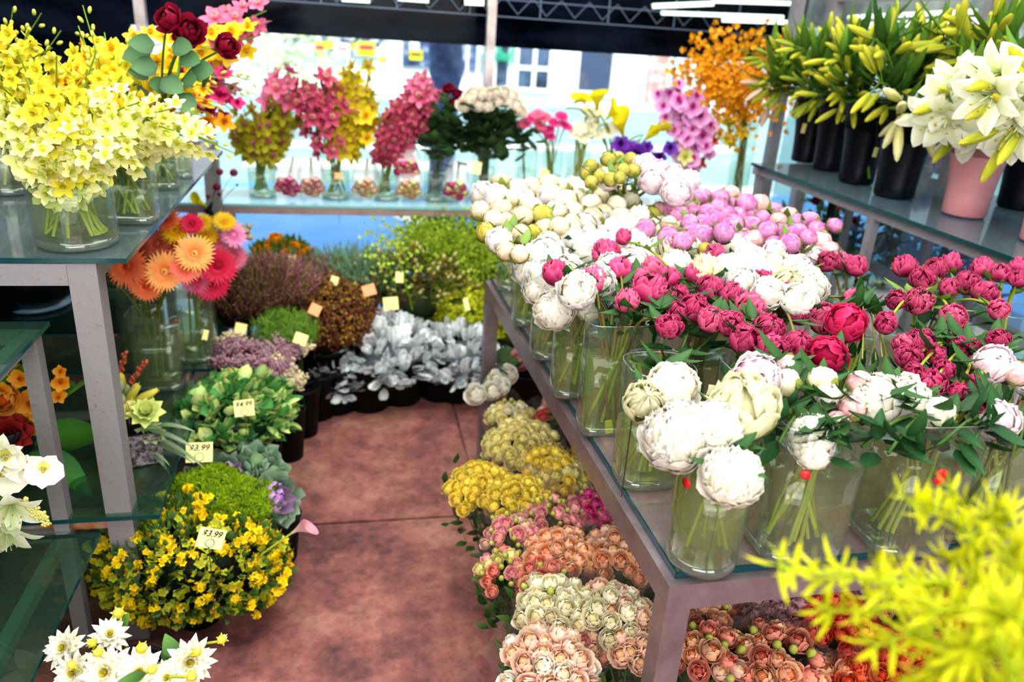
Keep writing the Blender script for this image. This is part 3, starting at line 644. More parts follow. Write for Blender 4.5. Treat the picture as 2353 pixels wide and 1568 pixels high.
# right shelf
rs = 1.105
c0, c1 = at(1728, 373, rs), at(2353, 600, rs)
d = (c1-c0).normalized(); nrm = Vector((-d.y, d.x, 0)); nrm = nrm if nrm.x > 0 else -nrm
c1 = c0+d*2.0
t = thing('wall_shelf', 'grey glass shelf on a steel frame carrying the flower buckets', 'shelf', (c0.x, c0.y, 0))
o2 = Vector((c0.x, c0.y, 0))
def rl(p, z): return Vector((p.x, p.y, z))-o2
e0, e1 = c0+nrm*.68, c1+nrm*.68
part('glass_shelf', slab([tuple((rl(p, 0))[:2]) for p in (c0, c1, e1, e0)], rs-.012, rs-.001), SHEETB, t, smooth=False)
part('glass_edge', bar(rl(c0, rs-.0065), rl(c1, rs-.0065), .003, .011), GEDGE, t, smooth=False)
part('rail', join([bar(rl(c0+nrm*.03+d*.02, rs-.029), rl(c1+nrm*.03, rs-.029), .028, .032), bar(rl(c0+d*.03, rs-.029), rl(e0+d*.03, rs-.029), .028, .032), bar(rl(e0, rs-.029), rl(e1, rs-.029), .028, .032)]), STEEL, t, smooth=False)
for s, q in ((.03, .03), (.8, .03), (1.8, .03), (.03, .5), (.8, .5)):
    p = c0+d*s+nrm*q; part('leg', bar(rl(p, 0), rl(p, rs-.045), .028), STEEL, t, smooth=False)
t = thing('dark_pole', 'dark vertical pole under the wall shelf behind the pink peonies', 'post', (c0.x+.22, c0.y-.3, 0))
part('shaft', lathe([(.018, 0), (.018, rs-.05)], '#ffffff', 10), BLACK, t); part('foot_plate', lathe([(.04, 0), (.04, .01), (.01, .012)], '#ffffff', 10), BLACK, t)
# ================================================================== vases
class Vase: pass
def vase(base, r, h, label, sq=0, sy=1, water=.62, wm=None, flare=1.04, name='glass_vase', rz=0, group=None, n=24):
    base = Vector(base); v = Vase(); v.p, v.r, v.h = base, r, h
    t = thing(name, label, 'vase', base, rz=rz, group=group); v.o = t
    prof = [(r*.93, .004), (r, .02)]+[(r*(1+(flare-1)*k/4), .02+(h-.02)*k/4) for k in range(1, 5)]
    part('body', lathe(prof, '#ffffff', n, 1, sy, sq=sq), VGLASS, t)
    part('thick_base', lathe([(.001, .001), (r*.93, .001), (r*.985, .01), (r*.96, .022), (.001, .018)], '#ffffff', n, 1, sy, sq=sq), RIMG, t)
    rt = r*flare; part('rim', lathe([(rt+.0015*math.cos(a), h+.0015*math.sin(a)) for a in np.linspace(0, 2*PI, 6)], '#ffffff', n, 1, sy, sq=sq), RIMG, t)
    if water: 
        q = h*water
        part('water', lathe([(.001, .023), (r*.95, .023), (r*(1+(flare-1)*water)*.965, q), (.001, q)], '#ffffff', n, 1, sy, sq=sq), wm or WATER, t)
    return v
def dot(v, px, py, s=.009, label=None):
    d = ray(px, py); o = Vector((0, 0, EYE)); best = None
    for i in range(400):
        p = o+d*(.6+i*.008)
        if math.hypot(p.x-v.p.x, p.y-v.p.y) < v.r*1.03: best = p; break
    if best is None: return
    n = Vector((best.x-v.p.x, best.y-v.p.y, 0)).normalized()
    M = v.o.matrix_basis.inverted() @ aim(n, 0, s, best+n*.002)
    part('red_sticker', lathe([(.001, .12), (1, .1), (1, 0), (.001, 0)], '#ffffff', 12), REDS, v.o, M)
PLEAF = [mesh('peony_leaf', leafG(.07, .026, '#1c3a20', '#3a6232', rng.uniform(.2, .9), .3, '#4a7a40', q=.9), LEAF) for _ in range(4)]
PLEAFL = [mesh('peony_leaf_light', leafG(.06, .022, '#4a6a2c', '#70903f', rng.uniform(.2, .9), .3, '#8aa050', q=.9), LEAF) for _ in range(3)]
RLEAF = [mesh('rose_leaf', leafG(.05, .034, '#1c3a22', '#3c6038', .5, .2, '#47703a', q=.65), LEAF) for _ in range(3)]
UP = Vector((0, 0, 1))
def stempath(v, head, spread=.6, k=6):
    o = Vector((head.x-v.p.x, head.y-v.p.y, 0)); L = o.length; u = o/L if L > 1e-4 else Vector((1, 0, 0))
    a = rng.uniform(-.9, .9); s = Vector((-u.y, u.x, 0))
    b = v.p-u*v.r*rng.uniform(.2, .7)+s*v.r*.4*a+UP*.03
    rr = min(v.r*.75, L*.6+v.r*.2)
    m = v.p+u*rr*rng.uniform(.6, 1)+s*v.r*.3*a+UP*v.h*.98
    mid = m.lerp(head, .5)+UP*max(.0, .02+.12*(L-v.r))*.7
    return b, curve([b, b.lerp(m, .5)+s*rng.uniform(-.008, .008), m, mid, head], k)
def flower(v, head, hm, hr, label, cat, group, name='peony', d=None, sc='#a0a844', sc2='#7f9a44', sr=.0037, nl=3, leaves=None, face=.35, up=.8, bn='bloom', ln='leaf', sq=1.):
    b, path = stempath(v, head)
    t = thing(name, label, cat, b, group)
    o = Vector((head.x-v.p.x, head.y-v.p.y, 0))
    if d is None:
        cd = (Vector((0, 0, EYE))-head).normalized()
        d = UP*up+o.normalized()*min(1, o.length/.12)*.55+cd*face+Vector((rng.gauss(0, .2), rng.gauss(0, .2), 0))
    d = Vector(d).normalized()
    tip = head-d*hr*.85
    path = path[:-2]+[path[-2].lerp(tip, .6), tip]
    n = len(path); part('stem', tube([p-b for p in path], [sr*(1-.25*i/n) for i in range(n)], sc, sc2, 5), LEAF, t)
    obj(bn, hm, t, aim(d, None, (hr*rng.uniform(.94, 1.06)*sq, hr*rng.uniform(.94, 1.06)*sq, hr), head-b))
    for i in range(nl):
        q = int(n*rng.uniform(.62, .93)); p = path[q]
        a = rng.random()*2*PI; dd = Vector((math.cos(a), math.sin(a), rng.uniform(-.3, .6)))
        M = Matrix.Translation(p-b) @ dd.to_track_quat('Y', 'Z').to_matrix().to_4x4() @ Matrix.Scale(rng.uniform(.7, 1.15), 4)
        obj(ln, rng.choice(leaves or PLEAF), t, M)
    return t
def inpoly(x, y, P):
    r = False; j = len(P)-1
    for i in range(len(P)):
        if (P[i][1] > y) != (P[j][1] > y) and x < (P[j][0]-P[i][0])*(y-P[i][1])/(P[j][1]-P[i][1])+P[i][0]: r = not r
        j = i
    return r
def fill(P, n, sep, z, dz=.02, taken=None):
    xs = [p[0] for p in P]; ys = [p[1] for p in P]; out = [] if taken is None else taken; res = []; tries = 0
    while len(res) < n and tries < 6000:
        tries += 1; x = rng.uniform(min(xs), max(xs)); y = rng.uniform(min(ys), max(ys))
        if not inpoly(x, y, P): continue
        if any((x-a)**2+(y-c)**2 < sep*sep for a, c in out): continue
        out.append((x, y)); res.append((x, y, z+rng.uniform(-dz, dz)))
    return res
# ---- the peony table
fz = TZ
V = {}
V['corner'] = vase(at(1608, 1283, fz), .062, .235, 'round clear vase of cloudy water at the front corner of the glass table', 0, 1, .75, WATERG)
V['f2'] = vase(at(1812, 1250, fz), .078, .262, 'squarish clear vase second along the front, under the drooping white peony', .55, .8, .68)
V['f3'] = vase(at(2058, 1235, fz), .080, .265, 'squarish clear vase third along the front with two overlapping red stickers', .55, .8, .68)
V['f4'] = vase(at(2245, 1222, fz), .075, .262, 'squarish clear vase fourth along the front behind the yellow-green fern', .55, .8, .68)
V['l2'] = vase(at(1478, 1098, fz), .062, .25, 'clear vase by the table edge under the cream-green peony bud', .25, .9, .5, WATERG)
V['l3'] = vase(at(1394, 985, fz), .068, .262, 'flat-sided clear vase with a dark rim line beside the yellow tag', .7, .62, .7, WATERG)
V['l3'].lab = 1
V['l4'] = vase(at(1318, 900, fz), .058, .25, 'clear vase at the table edge, third behind the corner along the steel rail', .3, .9, .6, WATERG)
V['l5'] = vase(at(1262, 815, fz), .055, .24, 'clear round vase below the lowest big white peonies at the table edge', .1, 1, .6)
V['l6'] = vase(at(1212, 740, fz), .05, .23, 'clear vase near the far table leg with pale green stems', .2, 1, .6)
V['l7'] = vase(at(1172, 665, fz), .045, .2, 'smallest clear vase at the far corner of the table', 0, 1, .5)
V['m1'] = vase((.76, 1.26, fz), .06, .25, 'clear vase in the second row behind the corner vase', .3)
V['m2'] = vase((.98, 1.27, fz), .06, .25, 'clear vase in the second row between the front squarish vases', .3)
V['m3'] = vase((.75, 1.5, fz), .065, .26, 'clear vase of woody stems under the magenta peony cluster', .3)
V['m4'] = vase((.95, 1.55, fz), .065, .26, 'clear vase under the farther half of the magenta peonies', .3)
V['m5'] = vase((.72, 1.8, fz), .06, .24, 'clear vase under the large white peonies mid-table', .2)
V['m6'] = vase((.95, 1.85, fz), .06, .24, 'clear vase under the row of white peonies behind the magenta ones', .2)
V['m7'] = vase((.7, 2.15, fz), .06, .24, 'clear vase under the cream peony buds', .2)
V['m8'] = vase((.62, 2.4, fz), .055, .24, 'clear vase under the farthest cream peony buds', .2)
V['m9'] = vase((1.02, 2.2, fz), .06, .25, 'clear vase under the pink peony buds', .2)
V['n1'] = vase((1.22, 2.0, fz), .06, .25, 'clear vase under the pink buds nearest the wall shelf', .2)
V['n2'] = vase((.86, 2.42, fz), .055, .3, 'tall clear vase of green peony buds at the far end', .2)
V['n3'] = vase((1.06, 2.46, fz), .055, .3, 'tall clear vase of blush peonies at the far end', .2)
V['r1'] = vase((1.25, 1.28, fz), .065, .26, 'clear vase of the lower magenta peonies behind the fern', .3)
V['r2'] = vase((1.35, 1.55, fz), .065, .27, 'clear vase of the upper magenta peonies under the wall shelf', .3)
V['r3'] = vase((1.54, 1.5, fz), .06, .27, 'clear vase at the far edge of table with magenta peonies', .3)
V['r4'] = vase((1.2, 1.62, fz), .06, .26, 'clear vase of bare yellow-green stems between the magenta clusters', .3)
for v, a in (('corner', (1580, 1110)), ('f2', (1850, 1090)), ('f3', (2163, 1087)), ('f3', (2157, 1103)), ('f4', (2200, 1066))): dot(V[v], *a)
def near(keys, p):
    return min((V[k] for k in keys), key=lambda v: (v.p.x-p.x)**2+(v.p.y+.0-p.y)**2*.8)
def peony(px, py, rpx, z, kind, keys, label, group, **k):
    p = at(px, py, z); hr = rpx*depth(p)/FPX
    v = near(keys, p)
    return flower(v, p, rng.choice(PRO[kind]), hr, label, 'peony', group, **k)
# front whites, each described
FW = [(1480, 925, 50, 1.02, 'whitegreen', ['l2'], 'cream peony with green-yellow outer petals at the edge of the front vases'),
(1548, 888, 58, 1.04, 'white', ['l2'], 'half-open ragged white peony above the cream-green one'),
(1556, 1005, 76, 1.0, 'whitebig', ['corner'], 'huge ruffled white peony leaning over the corner vase'),
(1652, 975, 62, 1.03, 'white', ['corner'], 'white peony with yellow-green underside between the two huge ones'),
(1706, 935, 80, 1.05, 'whitegreen', ['corner', 'm1'], 'huge globe-shaped white peony with a green-edged petal below'),
(1682, 1095, 68, .985, 'whitebig', ['corner'], 'fully open frilly cream peony hanging lowest at the corner vase'),
(1740, 872, 62, 1.05, 'blush', ['m1'], 'pale translucent white peony behind the globe-shaped one'),
(1805, 878, 36, 1.05, 'whitebud', ['f2', 'm1'], 'tight pointed white peony bud beside a dark leaf'),
(1812, 843, 30, 1.06, 'blushbud', ['m1'], 'small greenish cream bud just above the pointed white bud'),
(1890, 874, 36, 1.06, 'whitebud', ['f2'], 'cream bud with red-streaked base upright in the middle'),
(1903, 912, 34, 1.04, 'white', ['f2'], 'small white peony just below the red-streaked cream bud'),
(1862, 1000, 52, 1.01, 'white', ['f2'], 'white peony nodding over the second squarish vase'),
(1868, 1040, 40, .99, 'white', ['f2'], 'loose lower petals of white peony hanging over the red dot'),
(1922, 975, 34, 1.02, 'blushbud', ['f2'], 'cream bud with a pink centre beside the nodding white peony'),
(1974, 876, 29, 1.07, 'blushbud', ['f3', 'm2'], 'small yellow-cream bud with pink streaks above the twin white peonies'),
(1957, 938, 32, 1.04, 'blushbud', ['f3'], 'pinkish cream bud left of the twin white peonies'),
(2008, 920, 62, 1.04, 'white', ['f3'], 'first of the twin big white peonies over the third vase'),
(2076, 915, 56, 1.04, 'white', ['f3'], 'second of the twin big white peonies, with drooping outer petal'),
(2150, 948, 44, 1.03, 'whitebud', ['f4', 'f3'], 'smooth oval white peony bud on a yellow stalk'),
(2288, 965, 50, 1.03, 'blush', ['f4'], 'flat white peony flushed pink at the edge, right of the oval bud'),
(2282, 838, 46, 1.08, 'blush', ['r1'], 'blush white peony among the lower magenta ones'),
(2338, 858, 30, 1.08, 'blushbud', ['r1'], 'cream-pink bud at the photo edge by the blush peony'),
(1233, 668, 32, 1.02, 'white', ['l5'], 'small white peony hanging outermost at the left of the table'),
(1272, 712, 46, 1.0, 'whitebig', ['l4', 'l5'], 'large creamy white peony hanging lowest at the left of the table'),
(1325, 675, 38, 1.02, 'white', ['l4'], 'white peony between the hanging one and the magenta cluster'),
(1356, 706, 32, 1.0, 'white', ['l4'], 'pale white peony tucked under the first magenta peony')]
for (x, y, r, z, k, ks, lb) in FW: peony(x, y, r, z, k, ks, lb, None, nl=4, sr=.0042)
MGN = [(1393, 583, 33), (1360, 645, 34), (1424, 622, 32), (1277, 628, 31), (1499, 617, 27), (1440, 692, 28), (1491, 665, 40), (1537, 640, 26), (1560, 682, 28), (1601, 632, 28), (1596, 708, 34), (1641, 585, 24), (1648, 628, 30), (1632, 662, 30), (1700, 640, 28), (1538, 750, 30), (1725, 704, 34), (1632, 735, 30), (1680, 745, 30), (1714, 782, 36), (1752, 640, 24), (1765, 755, 34), (1793, 675, 30), (1776, 802, 36), (1836, 717, 30), (1832, 790, 32), (1895, 733, 36), (1962, 690, 26), (1680, 675, 28), (1476, 640, 24), (1555, 715, 22), (1862, 670, 20), (1900, 600, 24), (1935, 600, 22), (1968, 612, 24), (1330, 640, 0)]
for i, (x, y, r) in enumerate(MGN):
    if not r: continue
    z = 1.10-(y-590)/210*.05
    lb = {0: 'magenta peony topmost of the middle cluster, beside a green bud', 3: 'lone magenta peony set apart among the white ones at the table edge', 6: 'largest smooth magenta peony at the middle of its cluster', 15: 'magenta peony on a long bare stem at the lower edge of the cluster', 19: 'dark ruffled magenta peony facing out, lowest of the middle cluster'}.get(i)
    peony(x, y, r, z, 'magenta', ['m3', 'm4', 'l3'] if x < 1800 else ['m4', 'r4'], lb or 'ruffled magenta peony crowded in the cluster at the middle of the table', None if lb else 'magenta peonies of the middle cluster', nl=4, leaves=PLEAF, sc='#8a5a3c', sc2='#6f7a3a', sr=.0038)
peony(1900, 815, 44, 1.05, 'magopen', ['m2', 'm4'], 'round open magenta peony just above the small white buds', None, nl=3)
peony(1946, 742, 46, 1.08, 'magopen', ['r4', 'm4'], 'wide open crimson-pink peony with broad smooth petals', None, nl=3)
peony(1432, 545, 19, 1.12, 'magenta', ['m3'], 'small half-green magenta bud standing up over the white peonies', None, nl=2, leaves=PLEAFL)
MR = [(2080, 612, 26), (2110, 692, 30), (2122, 640, 28), (2185, 605, 24), (2221, 650, 28), (2257, 615, 24), (2263, 672, 28), (2300, 628, 22), (2190, 731, 30), (2296, 712, 24), (2340, 640, 20), (2036, 742, 26), (2060, 690, 22), (2150, 618, 24), (2340, 612, 20), (2180, 660, 22)]
ML = [(2112, 790, 34), (2090, 820, 30), (2140, 882, 32), (2200, 800, 25), (2236, 796, 20), (2250, 845, 28), (2293, 783, 28), (2206, 902, 24), (2252, 933, 24), (2310, 857, 26), (2170, 850, 24), (2075, 790, 24), (2100, 855, 22), (2235, 880, 22), (2150, 815, 22)]
for x, y, r in MR: peony(x, y, r, 1.12-(y-600)/130*.03, 'magenta', ['r2', 'r3'], 'magenta peony in the far cluster just below the wall shelf', 'magenta peonies below the wall shelf', nl=3, leaves=PLEAFL, sc='#a8a83c', sc2='#8f9f3c', sr=.004)
for x, y, r in ML: peony(x, y, r, 1.08-(y-790)/140*.03, 'magenta', ['r1'], 'magenta peony in the lower cluster above the fern and blush blooms', 'magenta peonies above the fern', nl=3, sc='#a8a83c', sc2='#8f9f3c', sr=.004)
taken = []
def clus(P, n, sep, z, kinds, rr, keys, label, group, **k):
    for x, y, zz in fill(P, n, sep, z, k.pop('dz', .02) if 'dz' in k else .02, taken):
        peony(x, y, rng.uniform(*rr), zz, rng.choice(kinds), keys, label, group, nl=k.get('nl', 2), leaves=k.get('lv', PLEAFL), sc=k.get('sc', '#8f9f4a'), sr=.003)
clus([(1205, 610), (1240, 570), (1300, 540), (1400, 512), (1510, 520), (1540, 570), (1480, 625), (1400, 640), (1330, 670), (1240, 650)], 26, 42, 1.07, ['whitemid'], (38, 46), ['l5', 'm5', 'l6', 'm7'], 'big open white peony massed at the middle left of the table', 'open white peonies mid-table', lv=PLEAF)
clus([(1490, 610), (1540, 570), (1640, 556), (1750, 590), (1840, 620), (1880, 660), (1860, 690), (1790, 690), (1680, 640), (1580, 620)], 20, 40, 1.09, ['whitemid', 'whitemid', 'whitegreen'], (34, 42), ['m6', 'm4', 'n1'], 'open white peony in the row behind the magenta cluster', 'white peonies behind the magenta cluster', lv=PLEAF)
clus([(1098, 440), (1150, 412), (1250, 425), (1340, 412), (1420, 440), (1505, 500), (1420, 530), (1290, 555), (1200, 610), (1150, 595), (1100, 520)], 78, 27, 1.10, ['creambud', 'creambud', 'creambud', 'whitebud', 'greenbud'], (23, 31), ['m7', 'm8', 'l7', 'l6'], 'plump cream peony bud with green sepals crowded at the far left corner', 'cream peony buds', nl=2)
clus([(1440, 500), (1520, 470), (1590, 440), (1700, 450), (1790, 490), (1885, 515), (1870, 560), (1760, 566), (1640, 548), (1560, 565), (1470, 525)], 64, 24, 1.12, ['pinkbud', 'pinkbud', 'pinkbud', 'pinkbud', 'blushbud'], (20, 28), ['m9', 'n1'], 'round orchid-pink peony bud in the far cluster by the wall shelf', 'orchid-pink peony buds', nl=2)
clus([(1345, 380), (1400, 362), (1480, 365), (1480, 395), (1420, 410), (1370, 420), (1345, 425)], 14, 19, 1.22, ['greenbud'], (15, 19), ['n2'], 'small yellow-green peony bud standing high at the far end', 'green peony buds', nl=2)
clus([(1510, 545), (1650, 545), (1660, 585), (1520, 580)], 8, 28, 1.10, ['greenbud'], (17, 21), ['m6', 'm9'], 'yellow-green bud in the gap between pink buds and white peonies', 'green buds between the clusters', nl=1)
for x, y, r, z in [(1396, 410, 28, 1.2), (1482, 384, 30, 1.21), (1516, 395, 28, 1.2), (1545, 400, 26, 1.2), (1498, 418, 30, 1.19), (1556, 442, 36, 1.18), (1585, 415, 24, 1.19), (1530, 425, 28, 1.18)]:
    peony(x, y, r, z, 'blush', ['n3', 'n2'], 'blush-white open peony standing high at the far end of table', 'blush peonies at the far end', nl=3, leaves=PLEAFL)
for x, y, r, z, k in [(1885, 556, 28, 1.12, 'blushbud'), (1868, 590, 26, 1.1, 'blush'), (1918, 518, 19, 1.14, 'pinkbud'), (1906, 575, 22, 1.11, 'blushbud'), (1780, 575, 24, 1.12, 'blush'), (1855, 645, 38, 1.09, 'white')]:
    peony(x, y, r, z, k, ['n1'], {1885: 'pale pink bud standing above others beneath the lily shelf', 1868: 'blush peony under the pale pink bud by the wall shelf', 1918: 'pink bud jutting outermost toward the blue flowers', 1906: 'small blush bud beside the pale pink one', 1780: 'blush bloom between the pink buds and white peonies', 1855: 'white peony with tousled petals above a dark magenta bud'}[x], None, nl=3, leaves=PLEAFL)
# loose stems fill in the fourth row vase
for i in range(12):
    p = at(1985+rng.uniform(-60, 60), 790+rng.uniform(-40, 40), 1.02+rng.random()*.03); v = V['r4']
    b, path = stempath(v, p)
    t = thing('bare_peony', 'bare yellow-green peony stem between the two magenta clusters', 'stem', b, 'bare stems between the magenta clusters')
    t2 = part('stalk', tube([q-b for q in path], [.0036*(1-.6*i_/len(path)) for i_ in range(len(path))], '#7f8a34', '#8f983c', 5), LEAF, t)
    obj('leaf', rng.choice(PLEAF), t, Matrix.Translation(path[-6]-b) @ rdir(0).to_track_quat('Y', 'Z').to_matrix().to_4x4())
# acrylic tag holder beside the tall flat vase
p = at(1400, 1003, TZ); 
t = thing('price_tag', 'small bright yellow tag hanging at the flat-sided vase', 'price tag', p)
k = depth(p)/FPX
part('card', xf(box(-9*k, 9*k, -.001, .001, 8*k, 42*k), Matrix.Rotation(-.15, 4, 'Y')), TAGB, t, smooth=False)
part('string', tube([(0, -.004, 40*k), (.01, -.004, 90*k), (.012, -.004, 140*k)], .0008, '#6a6a60', n=4), LEAF, t)
p = at(1462, 890, 1.0); k = depth(p)/FPX
t = thing('wire_card_holder', 'spiral wire card holder standing between the vases at the table edge', 'card holder', (p.x, p.y, TZ))
sp = [(math.cos(a)*k*(4+1.6*a), 0, p.z-TZ+math.sin(a)*k*(4+1.6*a)) for a in np.linspace(0, 11, 40)]
part('spiral', tube(sp, .0012, '#b8b0b0', n=4), WIRE, t); part('stick', tube([(0, 0, 0), (0, 0, p.z-TZ-.02)], .0012, '#b8b0b0', n=4), WIRE, t)

# dark leafy side shoots under the front white peonies
BLF = [mesh('broad_peony_leaf', leafG(.10, .042, '#14301c', '#2f5a30', rng.uniform(.2, .9), .3, '#3a6a3a', q=.85, ruf=.04), LEAF) for _ in range(4)]
for k_, x, y in [('f2', 1760, 960), ('f2', 1790, 1000), ('f2', 1930, 1020), ('f3', 1980, 1010), ('f3', 2040, 1025), ('f3', 2100, 1015), ('f4', 2180, 1000), ('f4', 2230, 1010), ('f4', 2300, 1000), ('f4', 2150, 1010), ('f4', 2340, 1010), ('m3', 1440, 740), ('m3', 1500, 760), ('m3', 1390, 720), ('m4', 1600, 790), ('m3', 1560, 800), ('m4', 1680, 830), ('m4', 1760, 840), ('r1', 2060, 860), ('r1', 2130, 930), ('r1', 2200, 940), ('r2', 2100, 740), ('r2', 2200, 770), ('r3', 2300, 750), ('m1', 1830, 910), ('m2', 1930, 900)]:
    p = at(x, y+18, TZ+.235); v = V[k_]; b, path = stempath(v, p)
    fr_ = k_[0] in 'f'; w_ = 'front white' if fr_ else 'magenta'; t = thing('peony_shoot', 'dark leafy peony shoot below the '+w_+' peonies', 'leafy stem', b, 'dark leafy shoots under the '+w_+' peonies')
    part('stem', tube([q-b for q in path], .003, '#7f8a3a', '#3f6a30'), LEAF, t)
    for j in range(6):
        q = path[-1-int(rng.random()*6)]+rdir(-1)*.02; dd = (rdir(-.5)+Vector((0, .15, -.3))).normalized()
        obj('leaf', rng.choice(BLF), t, Matrix.Translation(q-b) @ dd.to_track_quat('Y', 'Z').to_matrix().to_4x4() @ Matrix.Scale(rng.uniform(.5, .85), 4))
# more stems of spent length standing in the front vases
for k_, n_ in (('f2', 14), ('f3', 16), ('f4', 12), ('l3', 12), ('l2', 8), ('l4', 8), ('l5', 8), ('l6', 7), ('l7', 4), ('corner', 3), ('m1', 8), ('m2', 8), ('m3', 10), ('m4', 8), ('r1', 8)):
    v = V[k_]
    for i in range(n_):
        a = rng.random()*2*PI; h_ = v.p+Vector((math.cos(a)*v.r*.7, math.sin(a)*v.r*.45, v.h*rng.uniform(.9, 1.05))); a2 = a+PI+rng.uniform(-.7, .7)
        b = v.p+Vector((math.cos(a2)*v.r*.65, math.sin(a2)*v.r*.4, .03))
        t = thing('trimmed_stem', 'trimmed flower stem slanting through the water of a table vase', 'stem', b, 'trimmed stems in the table vases')
        m_ = b.lerp(h_, .5)+Vector((rng.gauss(0, .008), 0, 0))
        part('stalk', tube([q-b for q in curve([b, m_, h_], 4)], .0045, *rng.choice([('#b8c044', '#8f9c3a'), ('#a0a838', '#7a6a3a'), ('#8f9a38', '#6f7a34')]), 6), LEAF, t)
        obj('leaf', rng.choice(PLEAF), t, Matrix.Translation(h_-b) @ rdir(-.2).to_track_quat('Y', 'Z').to_matrix().to_4x4() @ Matrix.Scale(.6, 4))
# ================================================================== orchids and stalks
def stalk(name, label, cat, group, v, tip, fm, n, fs, f0=.3, sc='#7a9a3a', sr=.003, bud=None, nb=3, via=None, rad=.03, jit=.6, sag=0, pn='floret', face=.6):
    """a flowering stalk from its vase through a few points to its tip, with florets along it"""
    tip = Vector(tip)
    if via is None: b, path = stempath(v, tip, k=7)
    else:
        b, path = stempath(v, Vector(via[0]), k=5); path = path[:-1]+curve([Vector(q) for q in via]+[tip], 6)
    t = thing(name, label, cat, b, group); n0 = len(path)
    part('stem', tube([p-b for p in path], [sr*(1-.5*i/n0) for i in range(n0)], sc, sc, 5), LEAF, t)
    L = [0]
    for i in range(1, n0): L.append(L[-1]+(path[i]-path[i-1]).length)
    def pt(s):
        s *= L[-1]
        for i in range(1, n0):
            if L[i] >= s: u = (s-L[i-1])/max(1e-6, L[i]-L[i-1]); return path[i-1].lerp(path[i], u), (path[i]-path[i-1]).normalized()
        return path[-1], (path[-1]-path[-2]).normalized()
    a = rng.random()*6
    for i in range(n):
        s = f0+(1-f0)*(i+.3)/n; p, tg = pt(s); a += 2.4
        w = tg.cross(Vector((math.cos(a), math.sin(a), .3))).normalized()
        cd = (Vector((0, 0, EYE))-p).normalized()
        d = (w*.8+cd*face+Vector((0, 0, .15))).normalized()
        k = 1-.25*max(0, s-.7)/.3
        if bud and i >= n-nb: obj('bud', rng.choice(bud), t, aim((tg+w*.5).normalized(), None, fs*.42, p+w*rad*.4-b)); continue
        obj(pn, rng.choice(fm), t, aim(d, rng.uniform(-jit, jit)+PI, fs*k*rng.uniform(.85, 1.12), p+w*rad*k+cd*rad*.3-b))
    return t
OBUD = [mesh('orchid_bud', ball(.5, '#b8c040', 7, 5, sc=(.7, .7, 1.3), c2='#e4e880'), PETAL)]
SZ = 1.064
CUTT = mesh('cut_tip', ball(1, '#d0d890', 6, 4, sc=(1, 1, .5)), LEAF)
U_ = {}
U_['a'] = vase(at(180, 560, SZ), .088, .215, 'wide round clear vase in front on the upper rack shelf under pale yellow orchids', 0, 1, .8, None, 1.02)
U_['b'] = vase(at(298, 508, SZ), .07, .20, 'square clear vase beside the wide round one on the rack', .8, .7, .5, None, 1.02)
U_['c'] = vase(at(20, 440, SZ), .075, .2, 'clear vase of orange-brown stems at the photo edge of rack', .1, 1, .6)
U_['d'] = vase(at(372, 432, SZ), .05, .2, 'narrow clear vase with dark contents behind the square one', .6, .8, .4)
U_['e'] = vase(at(412, 408, SZ), .042, .2, 'slim clear vase near the glass shelf edge at the back of rack', .5, 1, .5)
U_['f'] = vase((-.66, 2.95, SZ), .06, .25, 'bright clear vase at the far end of the upper rack shelf', .3, 1, .5)
U_['g'] = vase((-.86, 2.5, SZ), .07, .22, 'clear vase hidden among yellow orchids at the back of rack', .2, 1, .5)
for k_, n_ in (('a', 20), ('b', 8), ('c', 7), ('g', 5), ('d', 4)):
    v = U_[k_]
    for i in range(n_):
        a = rng.random()*2*PI; a2 = a+PI+rng.uniform(-.9, .9); b = v.p+Vector((math.cos(a2)*v.r*.7, math.sin(a2)*v.r*.6, .03)); h_ = v.p+Vector((math.cos(a)*v.r*.75, math.sin(a)*v.r*.6, v.h*rng.uniform(.85, 1.1)))
        t = thing('orchid_stalk_end', 'cut end of an orchid stalk crossing the water of an upper rack vase', 'stem', b, 'orchid stalk ends in the upper rack vases')
        part('stalk', tube([q-b for q in curve([b, b.lerp(h_, .5)+Vector((rng.gauss(0, .01), 0, 0)), h_], 4)], .0042, '#a8b43c', '#6f8a34', 6), LEAF, t); obj('cut_tip', CUTT, t, Matrix.Scale(.0042, 4))
front = [(10, 250), (25, 330), (70, 372), (130, 392), (190, 398), (262, 386), (330, 345), (60, 180), (130, 130), (200, 160), (280, 175), (320, 235), (150, 250), (225, 235), (100, 285), (40, 120), (260, 300), (180, 330), (90, 220), (300, 290), (220, 120), (5, 200), (170, 200)]
for i, (x, y) in enumerate(front):
    T = aty(x, y, U_['a'].p.y-.12+rng.uniform(-.06, .1))
    if T.z < 1.26: T.z = max(T.z, 1.2)
    stalk('yellow_orchid', 'pale creamy yellow orchid stalk fanning out of the wide round vase', 'orchid', 'pale yellow orchid stalks in the wide round vase', U_['a'], T, ORC['cream'] if y > 170 else ORC['lemon'], 19, .031, .34, bud=OBUD if y < 260 else None, nb=2, rad=.038)
for i, (x, y) in enumerate([(400, 300), (470, 322), (540, 352), (455, 262), (395, 250), (430, 345), (350, 270), (500, 330)]):
    T = aty(x, y, 2.0+rng.uniform(-.05, .12))
    stalk('white_orchid', 'creamy white orchid stalk arching out over the shelf edge from the square vase', 'orchid', 'creamy white orchid stalks in the square vase', U_['b'], T, ORC['cream'], 17, .030, .4, bud=OBUD, nb=3, rad=.03)
